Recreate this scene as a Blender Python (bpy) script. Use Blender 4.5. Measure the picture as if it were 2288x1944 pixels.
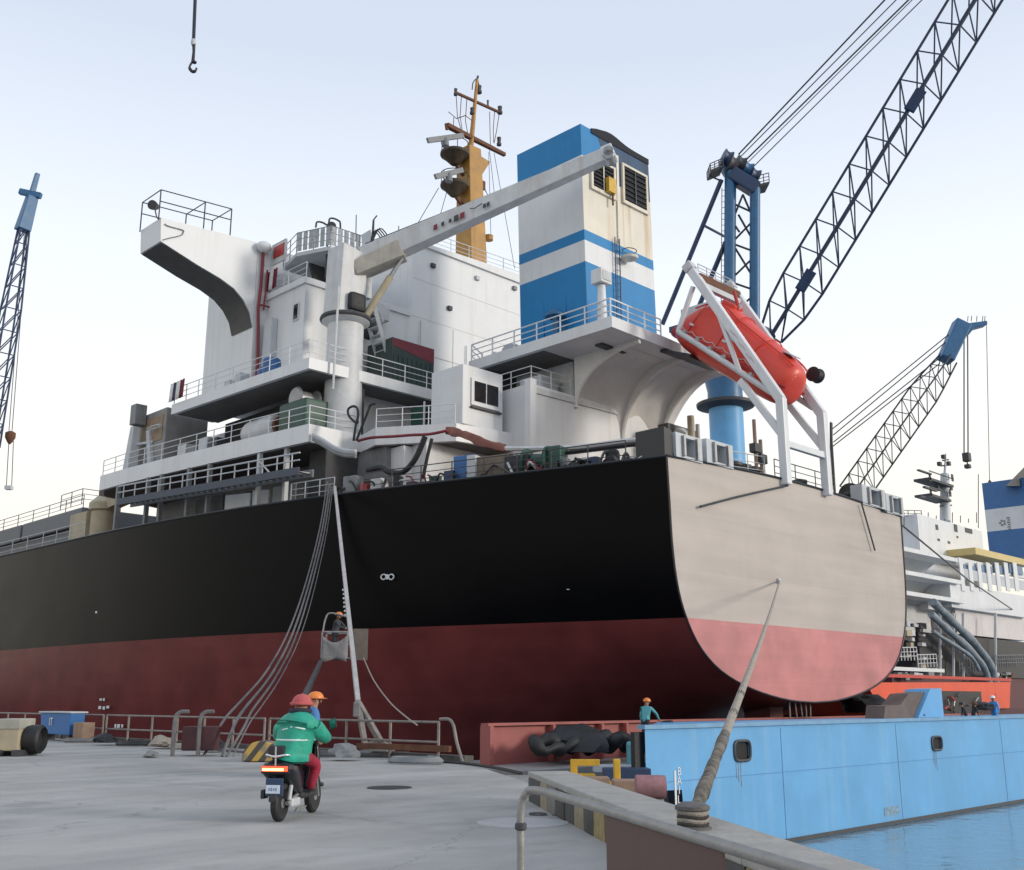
import bpy, bmesh, math, random
from mathutils import Vector, Matrix
random.seed(7)
for o in list(bpy.data.objects): bpy.data.objects.remove(o)
SC = bpy.context.scene
COL = SC.collection
# ------------------------------------------------------------------ camera
CX, CY, FP, HZ = 1144.0, 972.0, 2377.0, 1565.0
PITCH = math.atan((HZ-CY)/FP)
CAMZ = 1.6
cd = bpy.data.cameras.new('camera'); cam = bpy.data.objects.new('camera', cd); COL.objects.link(cam)
cd.sensor_fit = 'HORIZONTAL'; cd.sensor_width = 36; cd.lens = 36*FP/2288; cd.clip_start = .1; cd.clip_end = 9000
cam.location = (0, 0, CAMZ); cam.rotation_euler = (math.pi/2+PITCH, 0, -math.pi/4)
SC.camera = cam
# ------------------------------------------------------------------ sky, sun, exposure
SUN_EL, SUN_ROT = math.radians(15), math.radians(152)
W = bpy.data.worlds.new('World'); SC.world = W; W.use_nodes = True
nt = W.node_tree; nd = nt.nodes; lk = nt.links; nd.clear()
out = nd.new('ShaderNodeOutputWorld'); bg = nd.new('ShaderNodeBackground')
sky = nd.new('ShaderNodeTexSky'); sky.sky_type = 'NISHITA'; sky.sun_disc = False
sky.sun_elevation = SUN_EL; sky.sun_rotation = SUN_ROT; sky.dust_density = 2.5; sky.air_density = 1.0; sky.ozone_density = 1.5
tc = nd.new('ShaderNodeTexCoord'); sp = nd.new('ShaderNodeSeparateXYZ'); lk.new(tc.outputs['Generated'], sp.inputs[0])
cr = nd.new('ShaderNodeValToRGB'); e = cr.color_ramp.elements
# a thin bright evening overcast: warm and pale low down, pale blue higher up
e[0].position = 0.0; e[0].color = (8.9, 8.1, 6.7, 1)
e[1].position = 1.0; e[1].color = (5.2, 6.2, 7.8, 1)
for pos, c in ((.1, (9.2, 8.6, 7.5)), (.22, (9.3, 9.1, 8.6)), (.38, (8.3, 8.8, 9.5)), (.55, (6.1, 6.75, 7.9)), (.72, (5.9, 6.6, 7.8))):
    q = e.new(pos); q.color = (*c, 1)
lk.new(sp.outputs['Z'], cr.inputs[0])
mx = nd.new('ShaderNodeMix'); mx.data_type = 'RGBA'; mx.inputs[0].default_value = .86
lk.new(sky.outputs[0], mx.inputs[6]); lk.new(cr.outputs[0], mx.inputs[7])
lk.new(mx.outputs[2], bg.inputs[0]); bg.inputs[1].default_value = .1
lk.new(bg.outputs[0], out.inputs[0])
sd = bpy.data.lights.new('sun', 'SUN'); sun = bpy.data.objects.new('sun', sd); COL.objects.link(sun)
sd.energy = 1.35; sd.angle = math.radians(10); sd.color = (1, .93, .83)
sv = Vector((math.sin(SUN_ROT)*math.cos(SUN_EL), math.cos(SUN_ROT)*math.cos(SUN_EL), math.sin(SUN_EL)))
sun.rotation_euler = sv.to_track_quat('Z', 'Y').to_euler(); sun.location = (0, 0, 60)
SC.render.engine = 'CYCLES'
SC.view_settings.view_transform = 'Standard'; SC.view_settings.look = 'None'
SC.view_settings.exposure = 0.36; SC.view_settings.gamma = 1

# ------------------------------------------------------------------ measuring: pixel of the photo + a known plane -> point of the place
_c = math.sqrt(.5)
_F = Vector((math.cos(PITCH)*_c, math.cos(PITCH)*_c, math.sin(PITCH))); _R = Vector((_c, -_c, 0)); _U = _R.cross(_F)
_C = Vector((0, 0, CAMZ)); _H = Vector((_c, _c, 0))
def P(u, v, x=None, y=None, z=None, d=None):
    r = _R*(u-CX) + _U*(CY-v) + _F*FP
    if x is not None: t = x/r.x
    elif y is not None: t = y/r.y
    elif z is not None: t = (z-CAMZ)/r.z
    else: t = d/r.dot(_H)
    return _C + r*t
def GR(f, l, z=0.0):            # ground position: f metres ahead of the camera foot, l metres right
    return Vector((f*_c+l*_c, f*_c-l*_c, z))

# ------------------------------------------------------------------ materials
MATS = {}
def M(name, col, rough=.5, metal=0., var=.12, scale=.6, streak=0., scol=(.16, .09, .05), bump=0., bscale=20., spec=.5, fine=.0):
    if name in MATS: return MATS[name]
    m = bpy.data.materials.new(name); m.use_nodes = True; t = m.node_tree; n = t.nodes; l = t.links
    b = n['Principled BSDF']; b.inputs['Roughness'].default_value = rough; b.inputs['Metallic'].default_value = metal
    b.inputs['Specular IOR Level'].default_value = spec
    g = n.new('ShaderNodeNewGeometry')
    no = n.new('ShaderNodeTexNoise'); no.inputs['Scale'].default_value = scale; no.inputs['Detail'].default_value = 6; no.inputs['Roughness'].default_value = .62
    l.new(g.outputs['Position'], no.inputs['Vector'])
    r = n.new('ShaderNodeValToRGB'); r.color_ramp.elements[0].position = .3; r.color_ramp.elements[1].position = .72
    k0, k1 = 1-var, 1+var*.55
    r.color_ramp.elements[0].color = (*[min(1, c*k0) for c in col], 1); r.color_ramp.elements[1].color = (*[min(1, c*k1) for c in col], 1)
    l.new(no.outputs['Fac'], r.inputs[0]); cur = r.outputs[0]
    if streak > 0:
        mp = n.new('ShaderNodeMapping'); mp.inputs['Scale'].default_value = (1.7, 1.7, .09); l.new(g.outputs['Position'], mp.inputs[0])
        n2 = n.new('ShaderNodeTexNoise'); n2.inputs['Scale'].default_value = 1.0; n2.inputs['Detail'].default_value = 7; n2.inputs['Roughness'].default_value = .6
        l.new(mp.outputs[0], n2.inputs['Vector'])
        r2 = n.new('ShaderNodeMapRange'); r2.inputs[1].default_value = .52; r2.inputs[2].default_value = .78; r2.inputs[4].default_value = streak
        l.new(n2.outputs['Fac'], r2.inputs[0])
        x = n.new('ShaderNodeMix'); x.data_type = 'RGBA'; l.new(r2.outputs[0], x.inputs[0]); l.new(cur, x.inputs[6]); x.inputs[7].default_value = (*scol, 1)
        cur = x.outputs[2]
    if fine > 0:
        n4 = n.new('ShaderNodeTexNoise'); n4.inputs['Scale'].default_value = 14; n4.inputs['Detail'].default_value = 8; n4.inputs['Roughness'].default_value = .75
        l.new(g.outputs['Position'], n4.inputs['Vector'])
        r4 = n.new('ShaderNodeMapRange'); r4.inputs[1].default_value = .3; r4.inputs[2].default_value = .7; r4.inputs[3].default_value = 1-fine; r4.inputs[4].default_value = 1+fine*.6
        l.new(n4.outputs['Fac'], r4.inputs[0])
        x = n.new('ShaderNodeVectorMath'); x.operation = 'SCALE'; l.new(cur, x.inputs[0]); l.new(r4.outputs[0], x.inputs['Scale']); cur = x.outputs[0]
    l.new(cur, b.inputs['Base Color'])
    rr = n.new('ShaderNodeMapRange'); rr.inputs[3].default_value = max(.03, rough-.1); rr.inputs[4].default_value = min(1, rough+.12)
    l.new(no.outputs['Fac'], rr.inputs[0]); l.new(rr.outputs[0], b.inputs['Roughness'])
    if bump > 0:
        n3 = n.new('ShaderNodeTexNoise'); n3.inputs['Scale'].default_value = bscale; n3.inputs['Detail'].default_value = 5
        l.new(g.outputs['Position'], n3.inputs['Vector'])
        bp = n.new('ShaderNodeBump'); bp.inputs['Strength'].default_value = bump; bp.inputs['Distance'].default_value = .03
        l.new(n3.outputs['Fac'], bp.inputs['Height']); l.new(bp.outputs[0], b.inputs['Normal'])
    MATS[name] = m; return m
RUST = (.17, .075, .03)
def two_tone(name, lo, hi, zsplit, rough, streak=.2, scol=(.1, .1, .1), var=.15, bands=None, bump=.25):
    """one painted shell: paint changes at given heights"""
    m = M(name, hi, rough, 0, var, .35, streak, scol, bump, .55); t = m.node_tree; n = t.nodes; l = t.links; b = n['Principled BSDF']
    src = b.inputs['Base Color'].links[0].from_socket
    g = n.new('ShaderNodeNewGeometry'); s = n.new('ShaderNodeSeparateXYZ'); l.new(g.outputs['Position'], s.inputs[0])
    no = n.new('ShaderNodeTexNoise'); no.inputs['Scale'].default_value = .5; no.inputs['Detail'].default_value = 7; l.new(g.outputs['Position'], no.inputs['Vector'])
    r = n.new('ShaderNodeValToRGB'); r.color_ramp.elements[0].color = (*[c*.78 for c in lo], 1); r.color_ramp.elements[1].color = (*[c*1.15 for c in lo], 1)
    r.color_ramp.elements[0].position = .3; r.color_ramp.elements[1].position = .7
    l.new(no.outputs['Fac'], r.inputs[0])
    c = n.new('ShaderNodeMath'); c.operation = 'GREATER_THAN'; c.inputs[1].default_value = zsplit; l.new(s.outputs['Z'], c.inputs[0])
    x = n.new('ShaderNodeMix'); x.data_type = 'RGBA'; l.new(c.outputs[0], x.inputs[0]); l.new(r.outputs[0], x.inputs[6]); l.new(src, x.inputs[7])
    # faint plate seams and horizontal rub marks
    mp = n.new('ShaderNodeMapping'); mp.inputs['Scale'].default_value = (.12, .12, 1.9); l.new(g.outputs['Position'], mp.inputs[0])
    n5 = n.new('ShaderNodeTexNoise'); n5.inputs['Scale'].default_value = 1; n5.inputs['Detail'].default_value = 6; l.new(mp.outputs[0], n5.inputs['Vector'])
    r5 = n.new('ShaderNodeMapRange'); r5.inputs[1].default_value = .35; r5.inputs[2].default_value = .65; r5.inputs[3].default_value = 1.05; r5.inputs[4].default_value = .93; l.new(n5.outputs['Fac'], r5.inputs[0])
    fz = n.new('ShaderNodeMath'); fz.operation = 'PINGPONG'; fz.inputs[1].default_value = 1.2; l.new(s.outputs['Z'], fz.inputs[0])
    rz = n.new('ShaderNodeMapRange'); rz.inputs[1].default_value = 0; rz.inputs[2].default_value = .025; rz.inputs[3].default_value = .9; rz.inputs[4].default_value = 1; l.new(fz.outputs[0], rz.inputs[0])
    q5 = n.new('ShaderNodeMath'); q5.operation = 'MULTIPLY'; l.new(r5.outputs[0], q5.inputs[0]); l.new(rz.outputs[0], q5.inputs[1])
    sc5 = n.new('ShaderNodeVectorMath'); sc5.operation = 'SCALE'; l.new(x.outputs[2], sc5.inputs[0]); l.new(q5.outputs[0], sc5.inputs['Scale'])
    l.new(sc5.outputs[0], b.inputs['Base Color'])
    return m
white = M('white_paint', (.68, .69, .70), .42, 0, .08, .5, .38, (.47, .39, .3), .12, .8)
white2 = M('white_paint_weathered', (.6, .605, .61), .5, 0, .16, 1.2, .5, (.38, .3, .22), .15, 3, fine=.08)
greyw = M('pale_grey_paint', (.5, .52, .54), .5, 0, .12, 1.1, .3, (.25, .22, .2), .15, 3)
grey = M('grey_paint', (.2, .21, .22), .55, 0, .25, 1.5, .3, (.1, .06, .04), .2, 5)
dgrey = M('dark_grey_steel', (.06, .062, .068), .55, .2, .3, 2.5, .2, RUST)
black = M('black_rubber', (.016, .016, .018), .6, 0, .35, 4, 0, bump=.4, bscale=12)
blackp = M('black_paint', (.014, .014, .016), .4, 0, .3, 1)
blue = M('crane_blue', (.025, .125, .27), .42, 0, .18, .8, .25, (.03, .06, .1), .1, 3)
dblue = M('dark_blue_paint', (.02, .045, .11), .45, 0, .25, 1.2, .2, (.03, .03, .04))
skyblue = M('light_blue_paint', (.135, .38, .66), .45, 0, .14, .4, .5, (.26, .44, .62), .15, 1, spec=.35, fine=.05)
funblue = M('funnel_blue', (.012, .205, .47), .45, 0, .1, .7, .22, (.02, .09, .22), .1, 1, spec=.3)
cream = M('cream_paint', (.7, .65, .55), .5, 0, .1, .7, .95, (.44, .25, .08), .1, 1)
ochre = M('mast_ochre', (.43, .225, .05), .55, 0, .25, 1.2, .6, (.16, .07, .03), .2, 6)
rusty = M('rusty_steel', (.15, .06, .03), .75, .1, .4, 3, .3, (.05, .025, .015), .3, 12)
brownplate = M('brown_primer_plate', (.10, .055, .048), .55, 0, .2, 1.5, .35, (.05, .028, .026), .12, 4)
redp = M('red_paint', (.42, .035, .035), .45, 0, .2, 2, .2, (.2, .03, .03))
crimson = M('crimson_pipe', (.22, .02, .035), .5, 0, .25, 3)
orange = M('lifeboat_orange', (.68, .055, .03), .38, 0, .1, .9, .25, (.55, .12, .1), .08, 2)
orangeb = M('orange_red_paint', (.75, .09, .03), .45, 0, .15, .8, .3, (.4, .05, .03))
primer = M('pink_red_primer', (.34, .1, .09), .6, 0, .15, .8, .3, (.2, .06, .05), .1, 3)
green = M('dark_green_paint', (.035, .06, .052), .55, 0, .25, 1.2, .3, (.08, .05, .04))
wgreen = M('winch_green', (.02, .075, .055), .5, 0, .3, 2, .2, RUST)
yellow = M('yellow_paint', (.6, .36, .03), .5, 0, .2, 3, .2, (.2, .14, .05))
beige = M('beige_box', (.42, .36, .25), .6, 0, .18, 1.5, .25, (.2, .15, .1))
card = M('brown_cardboard', (.3, .2, .14), .8, 0, .18, 3)
glass = M('dark_glass', (.012, .014, .018), .08, 0, .2, 1)
steel = M('galvanised_steel', (.33, .33, .335), .45, .55, .2, 4, .2, (.16, .12, .09), .1, 20)
railgrey = M('pale_rail_pipe', (.25, .225, .205), .55, .1, .35, 3, .6, (.16, .08, .05))
rope = M('fibre_rope', (.36, .32, .27), .85, 0, .3, 9, 0, bump=.7, bscale=60)
ropedark = M('tarred_chafe_wrap', (.05, .045, .04), .85, 0, .5, 8, 0, bump=.8, bscale=30)
cable = M('wire_cable', (.06, .06, .065), .5, .3, .2, 1)
hosegrey = M('dusty_hose', (.16, .155, .16), .65, 0, .3, 4, bump=.2, bscale=25)
canvas = M('grey_canvas', (.22, .215, .22), .85, 0, .25, 4, .2, (.1, .1, .1), .5, 8)
tarp = M('rust_red_tarp', (.2, .075, .055), .75, 0, .3, 3, .2, (.08, .03, .03), .5, 6)
skin = M('skin', (.36, .19, .12), .55, 0, .1, 8)
EMI = {}
def emit(name, col, s):
    m = bpy.data.materials.new(name); m.use_nodes = True; b = m.node_tree.nodes['Principled BSDF']
    b.inputs['Base Color'].default_value = (*col, 1); b.inputs['Emission Color'].default_value = (*col, 1); b.inputs['Emission Strength'].default_value = s
    return m

# ------------------------------------------------------------------ object helpers (children keep the offset of their thing)
OFF = {}
def V(*a): return Vector(a)
def tag(o, label=None, cat=None, group=None, kind=None):
    if label: o['label'] = label
    if cat: o['category'] = cat
    if group: o['group'] = group
    if kind: o['kind'] = kind
    return o
def thing(name, loc, label=None, cat=None, group=None, kind=None):
    o = bpy.data.objects.new(name, None); o.empty_display_size = .3; COL.objects.link(o); o.location = loc; OFF[o.name] = Vector(loc)
    return tag(o, label, cat, group, kind)
def lift(parent):               # never deeper than thing > part > sub-part
    if parent is not None and parent.parent is not None and parent.parent.parent is not None: return parent.parent
    return parent
def mk(name, vs, fs, mat, parent=None, smooth=False, loc=None):
    parent = lift(parent)
    vs = [Vector(v) for v in vs]
    if parent is not None: off = OFF[parent.name]
    else:
        off = Vector(loc) if loc is not None else Vector((sum(v.x for v in vs)/len(vs), sum(v.y for v in vs)/len(vs), min(v.z for v in vs)))
    me = bpy.data.meshes.new(name); me.from_pydata([v-off for v in vs], [], fs)
    bm = bmesh.new(); bm.from_mesh(me); bmesh.ops.recalc_face_normals(bm, faces=bm.faces); bm.to_mesh(me); bm.free()
    if mat is not None:
        for mm in (mat if isinstance(mat, (list, tuple)) else [mat]): me.materials.append(mm)
    if smooth:
        for p in me.polygons: p.use_smooth = True
    o = bpy.data.objects.new(name, me); COL.objects.link(o)
    if parent is not None: o.parent = parent
    else: o.location = off
    OFF[o.name] = off
    return o
def soft(o, ang=35):
    me = o.data
    for p in me.polygons: p.use_smooth = True
    try: me.set_sharp_from_angle(angle=math.radians(ang))
    except Exception: pass
    return o
def bevel(o, w, seg=2):
    bm = bmesh.new(); bm.from_mesh(o.data)
    bmesh.ops.bevel(bm, geom=list(bm.edges)+list(bm.verts), offset=w, segments=seg, profile=.6, affect='EDGES', clamp_overlap=True)
    bm.to_mesh(o.data); bm.free(); return o
BOXF = [(0, 1, 3, 2), (4, 6, 7, 5), (0, 4, 5, 1), (2, 3, 7, 6), (0, 2, 6, 4), (1, 5, 7, 3)]
def boxv(a, b): return [(x, y, z) for x in (a[0], b[0]) for y in (a[1], b[1]) for z in (a[2], b[2])]
def box(name, a, b, mat, parent=None, bev=0, **k):
    o = mk(name, boxv(a, b), BOXF, mat, parent, **k)
    if bev: bevel(o, bev)
    return o
def obox(name, c, ax, ay, az, mat, parent=None, bev=0, **k):    # oriented box from centre and three half vectors
    c, ax, ay, az = Vector(c), Vector(ax), Vector(ay), Vector(az)
    o = mk(name, [c+ax*i+ay*j+az*kk for i in (-1, 1) for j in (-1, 1) for kk in (-1, 1)], BOXF, mat, parent, **k)
    if bev: bevel(o, bev)
    return o
def frame(d, up=Vector((0, 0, 1))):
    d = Vector(d).normalized()
    if abs(d.dot(up)) > .98: up = Vector((1, 0, 0))
    s = d.cross(up).normalized(); return d, s, s.cross(d).normalized()
def beam(name, a, b, w, h, mat, parent=None, w1=None, h1=None, bev=0, up=Vector((0, 0, 1)), **k):
    a, b = Vector(a), Vector(b); d, s, u = frame(b-a, up); w1 = w if w1 is None else w1; h1 = h if h1 is None else h1
    vs = [p+s*i*ww/2+u*j*hh/2 for p, ww, hh in ((a, w, h), (b, w1, h1)) for i in (-1, 1) for j in (-1, 1)]
    o = mk(name, vs, BOXF, mat, parent, **k)
    if bev: bevel(o, bev)
    return o
def tubegeo(pts, r, n=8, vs=None, fs=None):
    vs = [] if vs is None else vs; fs = [] if fs is None else fs
    pts = [Vector(p) for p in pts]; N = len(pts); R = r if isinstance(r, (list, tuple)) else [r]*N
    b0 = len(vs); pu = None
    for i, p in enumerate(pts):
        d = (pts[min(i+1, N-1)]-pts[max(i-1, 0)]).normalized()
        if pu is None:
            _, s, u = frame(d)
        else:
            s = d.cross(pu)
            if s.length < 1e-6: _, s, u = frame(d)
            else: s.normalize(); u = s.cross(d).normalized()
        pu = u
        for k in range(n):
            a = 2*math.pi*k/n; vs.append(p+(s*math.cos(a)+u*math.sin(a))*R[i])
    for i in range(N-1):
        for k in range(n):
            fs.append((b0+i*n+k, b0+i*n+(k+1) % n, b0+(i+1)*n+(k+1) % n, b0+(i+1)*n+k))
    fs.append(tuple(b0+k for k in range(n))); fs.append(tuple(b0+(N-1)*n+k for k in range(n)))
    return vs, fs
def tube(name, pts, r, mat, parent=None, n=8, **k):
    vs, fs = tubegeo(pts, r, n); return soft(mk(name, vs, fs, mat, parent, **k), 50)
def tubes(name, lst, mat, parent=None, n=6, **k):
    vs, fs = [], []
    for pts, r in lst: tubegeo(pts, r, n, vs, fs)
    return soft(mk(name, vs, fs, mat, parent, **k), 50)
def spline(pts, m=8):
    pts = [Vector(p) for p in pts]; q = [pts[0]*2-pts[1]]+pts+[pts[-1]*2-pts[-2]]; o = []
    for i in range(1, len(q)-2):
        for k in range(m):
            t = k/m; a, b, c, d = q[i-1:i+3]
            o.append(.5*((2*b)+(c-a)*t+(2*a-5*b+4*c-d)*t*t+(3*b-a-3*c+d)*t**3))
    o.append(pts[-1]); return o
def prism(name, poly, ext, mat, parent=None, bev=0, **k):
    n = len(poly); poly = [Vector(p) for p in poly]; ext = Vector(ext)
    vs = poly+[p+ext for p in poly]
    fs = [tuple(range(n)), tuple(range(2*n-1, n-1, -1))]+[(i, (i+1) % n, n+(i+1) % n, n+i) for i in range(n)]
    o = mk(name, vs, fs, mat, parent, **k)
    if bev: bevel(o, bev)
    return o
def lathe(name, c, prof, mat, parent=None, n=24, axis=(0, 0, 1), **k):   # prof: (radius, height along the axis)
    c = Vector(c); d, s, u = frame(axis); vs, fs = [], []
    for r, h in prof:
        for i in range(n):
            a = 2*math.pi*i/n; vs.append(c+d*h+(s*math.cos(a)+u*math.sin(a))*max(r, 1e-4))
    for j in range(len(prof)-1):
        for i in range(n): fs.append((j*n+i, j*n+(i+1) % n, (j+1)*n+(i+1) % n, (j+1)*n+i))
    fs.append(tuple(range(n))); fs.append(tuple((len(prof)-1)*n+i for i in range(n)))
    return soft(mk(name, vs, fs, mat, parent, **k), 35)
def ellips(name, c, rx, ry, rz, mat, parent=None, rot=None, nu=16, nv=10, z0=-1, squash=1., **k):
    c = Vector(c); vs, fs = [], []
    for j in range(nv+1):
        s = z0+(1-z0)*j/nv; s = math.sin(math.pi/2*s) if z0 == -1 else s; rr = math.sqrt(max(0, 1-s*s))
        for i in range(nu):
            a = 2*math.pi*i/nu; v = Vector((rx*rr*math.cos(a), ry*rr*math.sin(a), rz*s))
            if rot is not None: v = rot @ v
            vs.append(c+v)
    for j in range(nv):
        for i in range(nu): fs.append((j*nu+i, j*nu+(i+1) % nu, (j+1)*nu+(i+1) % nu, (j+1)*nu+i))
    fs.append(tuple(range(nu)))
    o = mk(name, vs, fs, mat, parent, **k)
    bm = bmesh.new(); bm.from_mesh(o.data); bmesh.ops.remove_doubles(bm, verts=bm.verts, dist=1e-4); bm.to_mesh(o.data); bm.free()
    return soft(o, 60)
SHARED = {}
def inst(name, key, maker, loc, parent=None, rotz=0.):
    """a copy that shares mesh data; maker() -> (verts, faces, material) about the origin"""
    if key not in SHARED:
        vs, fs, m = maker(); me = bpy.data.meshes.new(name); me.from_pydata([Vector(v) for v in vs], [], fs)
        bm = bmesh.new(); bm.from_mesh(me); bmesh.ops.recalc_face_normals(bm, faces=bm.faces); bm.to_mesh(me); bm.free()
        me.materials.append(m); SHARED[key] = me
    o = bpy.data.objects.new(name, SHARED[key]); COL.objects.link(o); loc = Vector(loc); parent = lift(parent)
    if parent is not None: o.parent = parent; o.location = loc-OFF[parent.name]
    else: o.location = loc
    o.rotation_euler[2] = rotz; OFF[o.name] = loc; return o
def railing(parent, pts, h=1.1, r=.028, step=1.8, mat=None, name='railing', bars=(1, .66, .33), rp=None):
    mat = mat or greyw; pts = [Vector(p) for p in pts]; rp = rp or r
    o = tubes(name, [([p+Vector((0, 0, h*b)) for p in pts], r if b == 1 else r*.75) for b in bars], mat, parent, n=6)
    def post(): return (*tubegeo([(0, 0, 0), (0, 0, h)], rp*1.1, 6), mat)
    for i in range(len(pts)-1):
        L = (pts[i+1]-pts[i]).length; m = max(1, round(L/step))
        for k in range(m+(1 if i == len(pts)-2 else 0)):
            inst('post', ('post', round(h, 2), rp, mat.name), post, pts[i].lerp(pts[i+1], k/m), o)
    return o
def text(name, s, size, origin, right, up, mat, parent=None, depth=.01, align='CENTER', **k):
    cu = bpy.data.curves.new(name, 'FONT'); cu.body = s; cu.size = size; cu.align_x = align; cu.extrude = depth/2
    t = bpy.data.objects.new('t', cu); COL.objects.link(t); bpy.context.view_layer.update()
    me0 = bpy.data.meshes.new_from_object(t.evaluated_get(bpy.context.evaluated_depsgraph_get()))
    right, up = Vector(right).normalized(), Vector(up).normalized(); nn = right.cross(up); origin = Vector(origin)
    vs = [origin+right*v.co.x+up*v.co.y+nn*v.co.z for v in me0.vertices]; fs = [tuple(p.vertices) for p in me0.polygons]
    bpy.data.objects.remove(t); bpy.data.curves.remove(cu); bpy.data.meshes.remove(me0)
    return mk(name, vs, fs, mat, parent, **k)
def cut(o, boxes):
    """real openings: subtract boxes (world corners) from the mesh of o"""
    off = OFF[o.name]; tmp = []
    for a, b in boxes:
        c = mk('tmp', boxv(a, b), BOXF, None, loc=(0, 0, 0)); tmp.append(c)
        c.location = -off if o.parent is not None else (0, 0, 0)
        md = o.modifiers.new('b', 'BOOLEAN'); md.operation = 'DIFFERENCE'; md.object = c; md.solver = 'EXACT'
    sv_p = o.parent; loc = o.location.copy()
    if sv_p is not None: o.parent = None; o.location = (0, 0, 0)
    bpy.context.view_layer.update()
    me = bpy.data.meshes.new_from_object(o.evaluated_get(bpy.context.evaluated_depsgraph_get())); o.modifiers.clear(); old = o.data; o.data = me; bpy.data.meshes.remove(old)
    if sv_p is not None: o.parent = sv_p; o.location = loc
    for c in tmp:
        me = c.data; bpy.data.objects.remove(c); bpy.data.meshes.remove(me)
    return o
# ================================================================== THE SETTING
WL = -3.0
# water
def water_mat():
    m = bpy.data.materials.new('harbour_water'); m.use_nodes = True; t = m.node_tree; n = t.nodes; l = t.links; b = n['Principled BSDF']
    b.inputs['Base Color'].default_value = (.17, .28, .36, 1); b.inputs['Roughness'].default_value = .05; b.inputs['IOR'].default_value = 1.33
    b.inputs['Specular IOR Level'].default_value = .8
    g = n.new('ShaderNodeNewGeometry'); mp = n.new('ShaderNodeMapping'); mp.inputs['Scale'].default_value = (1, 1.3, 1); mp.inputs['Rotation'].default_value = (0, 0, .6)
    l.new(g.outputs['Position'], mp.inputs[0])
    a = n.new('ShaderNodeTexNoise'); a.inputs['Scale'].default_value = .9; a.inputs['Detail'].default_value = 4; l.new(mp.outputs[0], a.inputs['Vector'])
    bp = n.new('ShaderNodeBump'); bp.inputs['Strength'].default_value = .4; bp.inputs['Distance'].default_value = .12; l.new(a.outputs['Fac'], bp.inputs['Height']); l.new(bp.outputs[0], b.inputs['Normal'])
    return m
tag(mk('water', [(-3000, -3000, WL), (3000, -3000, WL), (3000, 3000, WL), (-3000, 3000, WL)], [(0, 1, 2, 3)], water_mat(), loc=(0, 0, WL)), kind='structure')

# quay: concrete apron with its edge
def concrete_mat():
    m = bpy.data.materials.new('quay_concrete'); m.use_nodes = True; t = m.node_tree; n = t.nodes; l = t.links; b = n['Principled BSDF']
    b.inputs['Roughness'].default_value = .75; g = n.new('ShaderNodeNewGeometry')
    def noise(s, d, r=.6, mapn=None):
        x = n.new('ShaderNodeTexNoise'); x.inputs['Scale'].default_value = s; x.inputs['Detail'].default_value = d; x.inputs['Roughness'].default_value = r
        l.new((mapn or g).outputs[0 if mapn else 'Position'], x.inputs['Vector']); return x
    def ramp(src, p0, p1, c0, c1):
        x = n.new('ShaderNodeValToRGB'); x.color_ramp.elements[0].position = p0; x.color_ramp.elements[1].position = p1
        x.color_ramp.elements[0].color = (*c0, 1); x.color_ramp.elements[1].color = (*c1, 1); l.new(src, x.inputs[0]); return x
    def mult(a, c, f=1.):
        x = n.new('ShaderNodeMix'); x.data_type = 'RGBA'; x.blend_type = 'MULTIPLY'; x.inputs[0].default_value = f; l.new(a, x.inputs[6]); l.new(c, x.inputs[7]); return x.outputs[2]
    mp = n.new('ShaderNodeMapping'); mp.inputs['Rotation'].default_value = (0, 0, math.radians(-38)); mp.inputs['Scale'].default_value = (.32, 1.1, 1); l.new(g.outputs['Position'], mp.inputs[0])
    base = ramp(noise(.22, 6).outputs['Fac'], .32, .7, (.335, .325, .305), (.45, .44, .42))
    drag = ramp(noise(.55, 7, .62, mp).outputs['Fac'], .36, .62, (.62, .62, .63), (1.06, 1.06, 1.06))
    blot = ramp(noise(1.1, 8, .66).outputs['Fac'], .33, .47, (.74, .73, .72), (1, 1, 1))
    grit = ramp(noise(38, 6, .8).outputs['Fac'], .3, .7, (.82, .82, .82), (1.12, 1.12, 1.12))
    c = mult(base.outputs[0], drag.outputs[0], .6); c = mult(c, blot.outputs[0], .6); c = mult(c, grit.outputs[0], .8)
    # cracks
    vo = n.new('ShaderNodeTexVoronoi'); vo.feature = 'DISTANCE_TO_EDGE'; vo.inputs['Scale'].default_value = .16
    wv = noise(.8, 5); ad = n.new('ShaderNodeVectorMath'); ad.operation = 'MULTIPLY_ADD'; l.new(wv.outputs['Color'], ad.inputs[0]); ad.inputs[1].default_value = (1.6, 1.6, 0); l.new(g.outputs['Position'], ad.inputs[2])
    l.new(ad.outputs[0], vo.inputs['Vector'])
    ck = ramp(vo.outputs['Distance'], .0, .004, (.45, .44, .43), (1, 1, 1)); c = mult(c, ck.outputs[0], .5)
    # oil spots
    v2 = n.new('ShaderNodeTexVoronoi'); v2.inputs['Scale'].default_value = .33; l.new(ad.outputs[0], v2.inputs['Vector'])
    ol = ramp(v2.outputs['Distance'], .06, .15, (.4, .39, .38), (1, 1, 1)); c = mult(c, ol.outputs[0], .4)
    l.new(c, b.inputs['Base Color'])
    rr = n.new('ShaderNodeMapRange'); rr.inputs[3].default_value = .55; rr.inputs[4].default_value = .95; l.new(noise(.6, 6).outputs['Fac'], rr.inputs[0]); l.new(rr.outputs[0], b.inputs['Roughness'])
    bp = n.new('ShaderNodeBump'); bp.inputs['Strength'].default_value = .35; bp.inputs['Distance'].default_value = .012; l.new(noise(26, 7, .7).outputs['Fac'], bp.inputs['Height']); l.new(bp.outputs[0], b.inputs['Normal'])
    return m
conc = concrete_mat()
kd = GR(-10.1, 1.55).normalized()                         # kerb runs toward the camera and to the right
K0 = GR(18.4, .26); kn = Vector((-kd.y, kd.x, 0)); kn = kn if kn.dot(GR(0, 1)) > 0 else -kn
K1 = K0+kd*45
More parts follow.
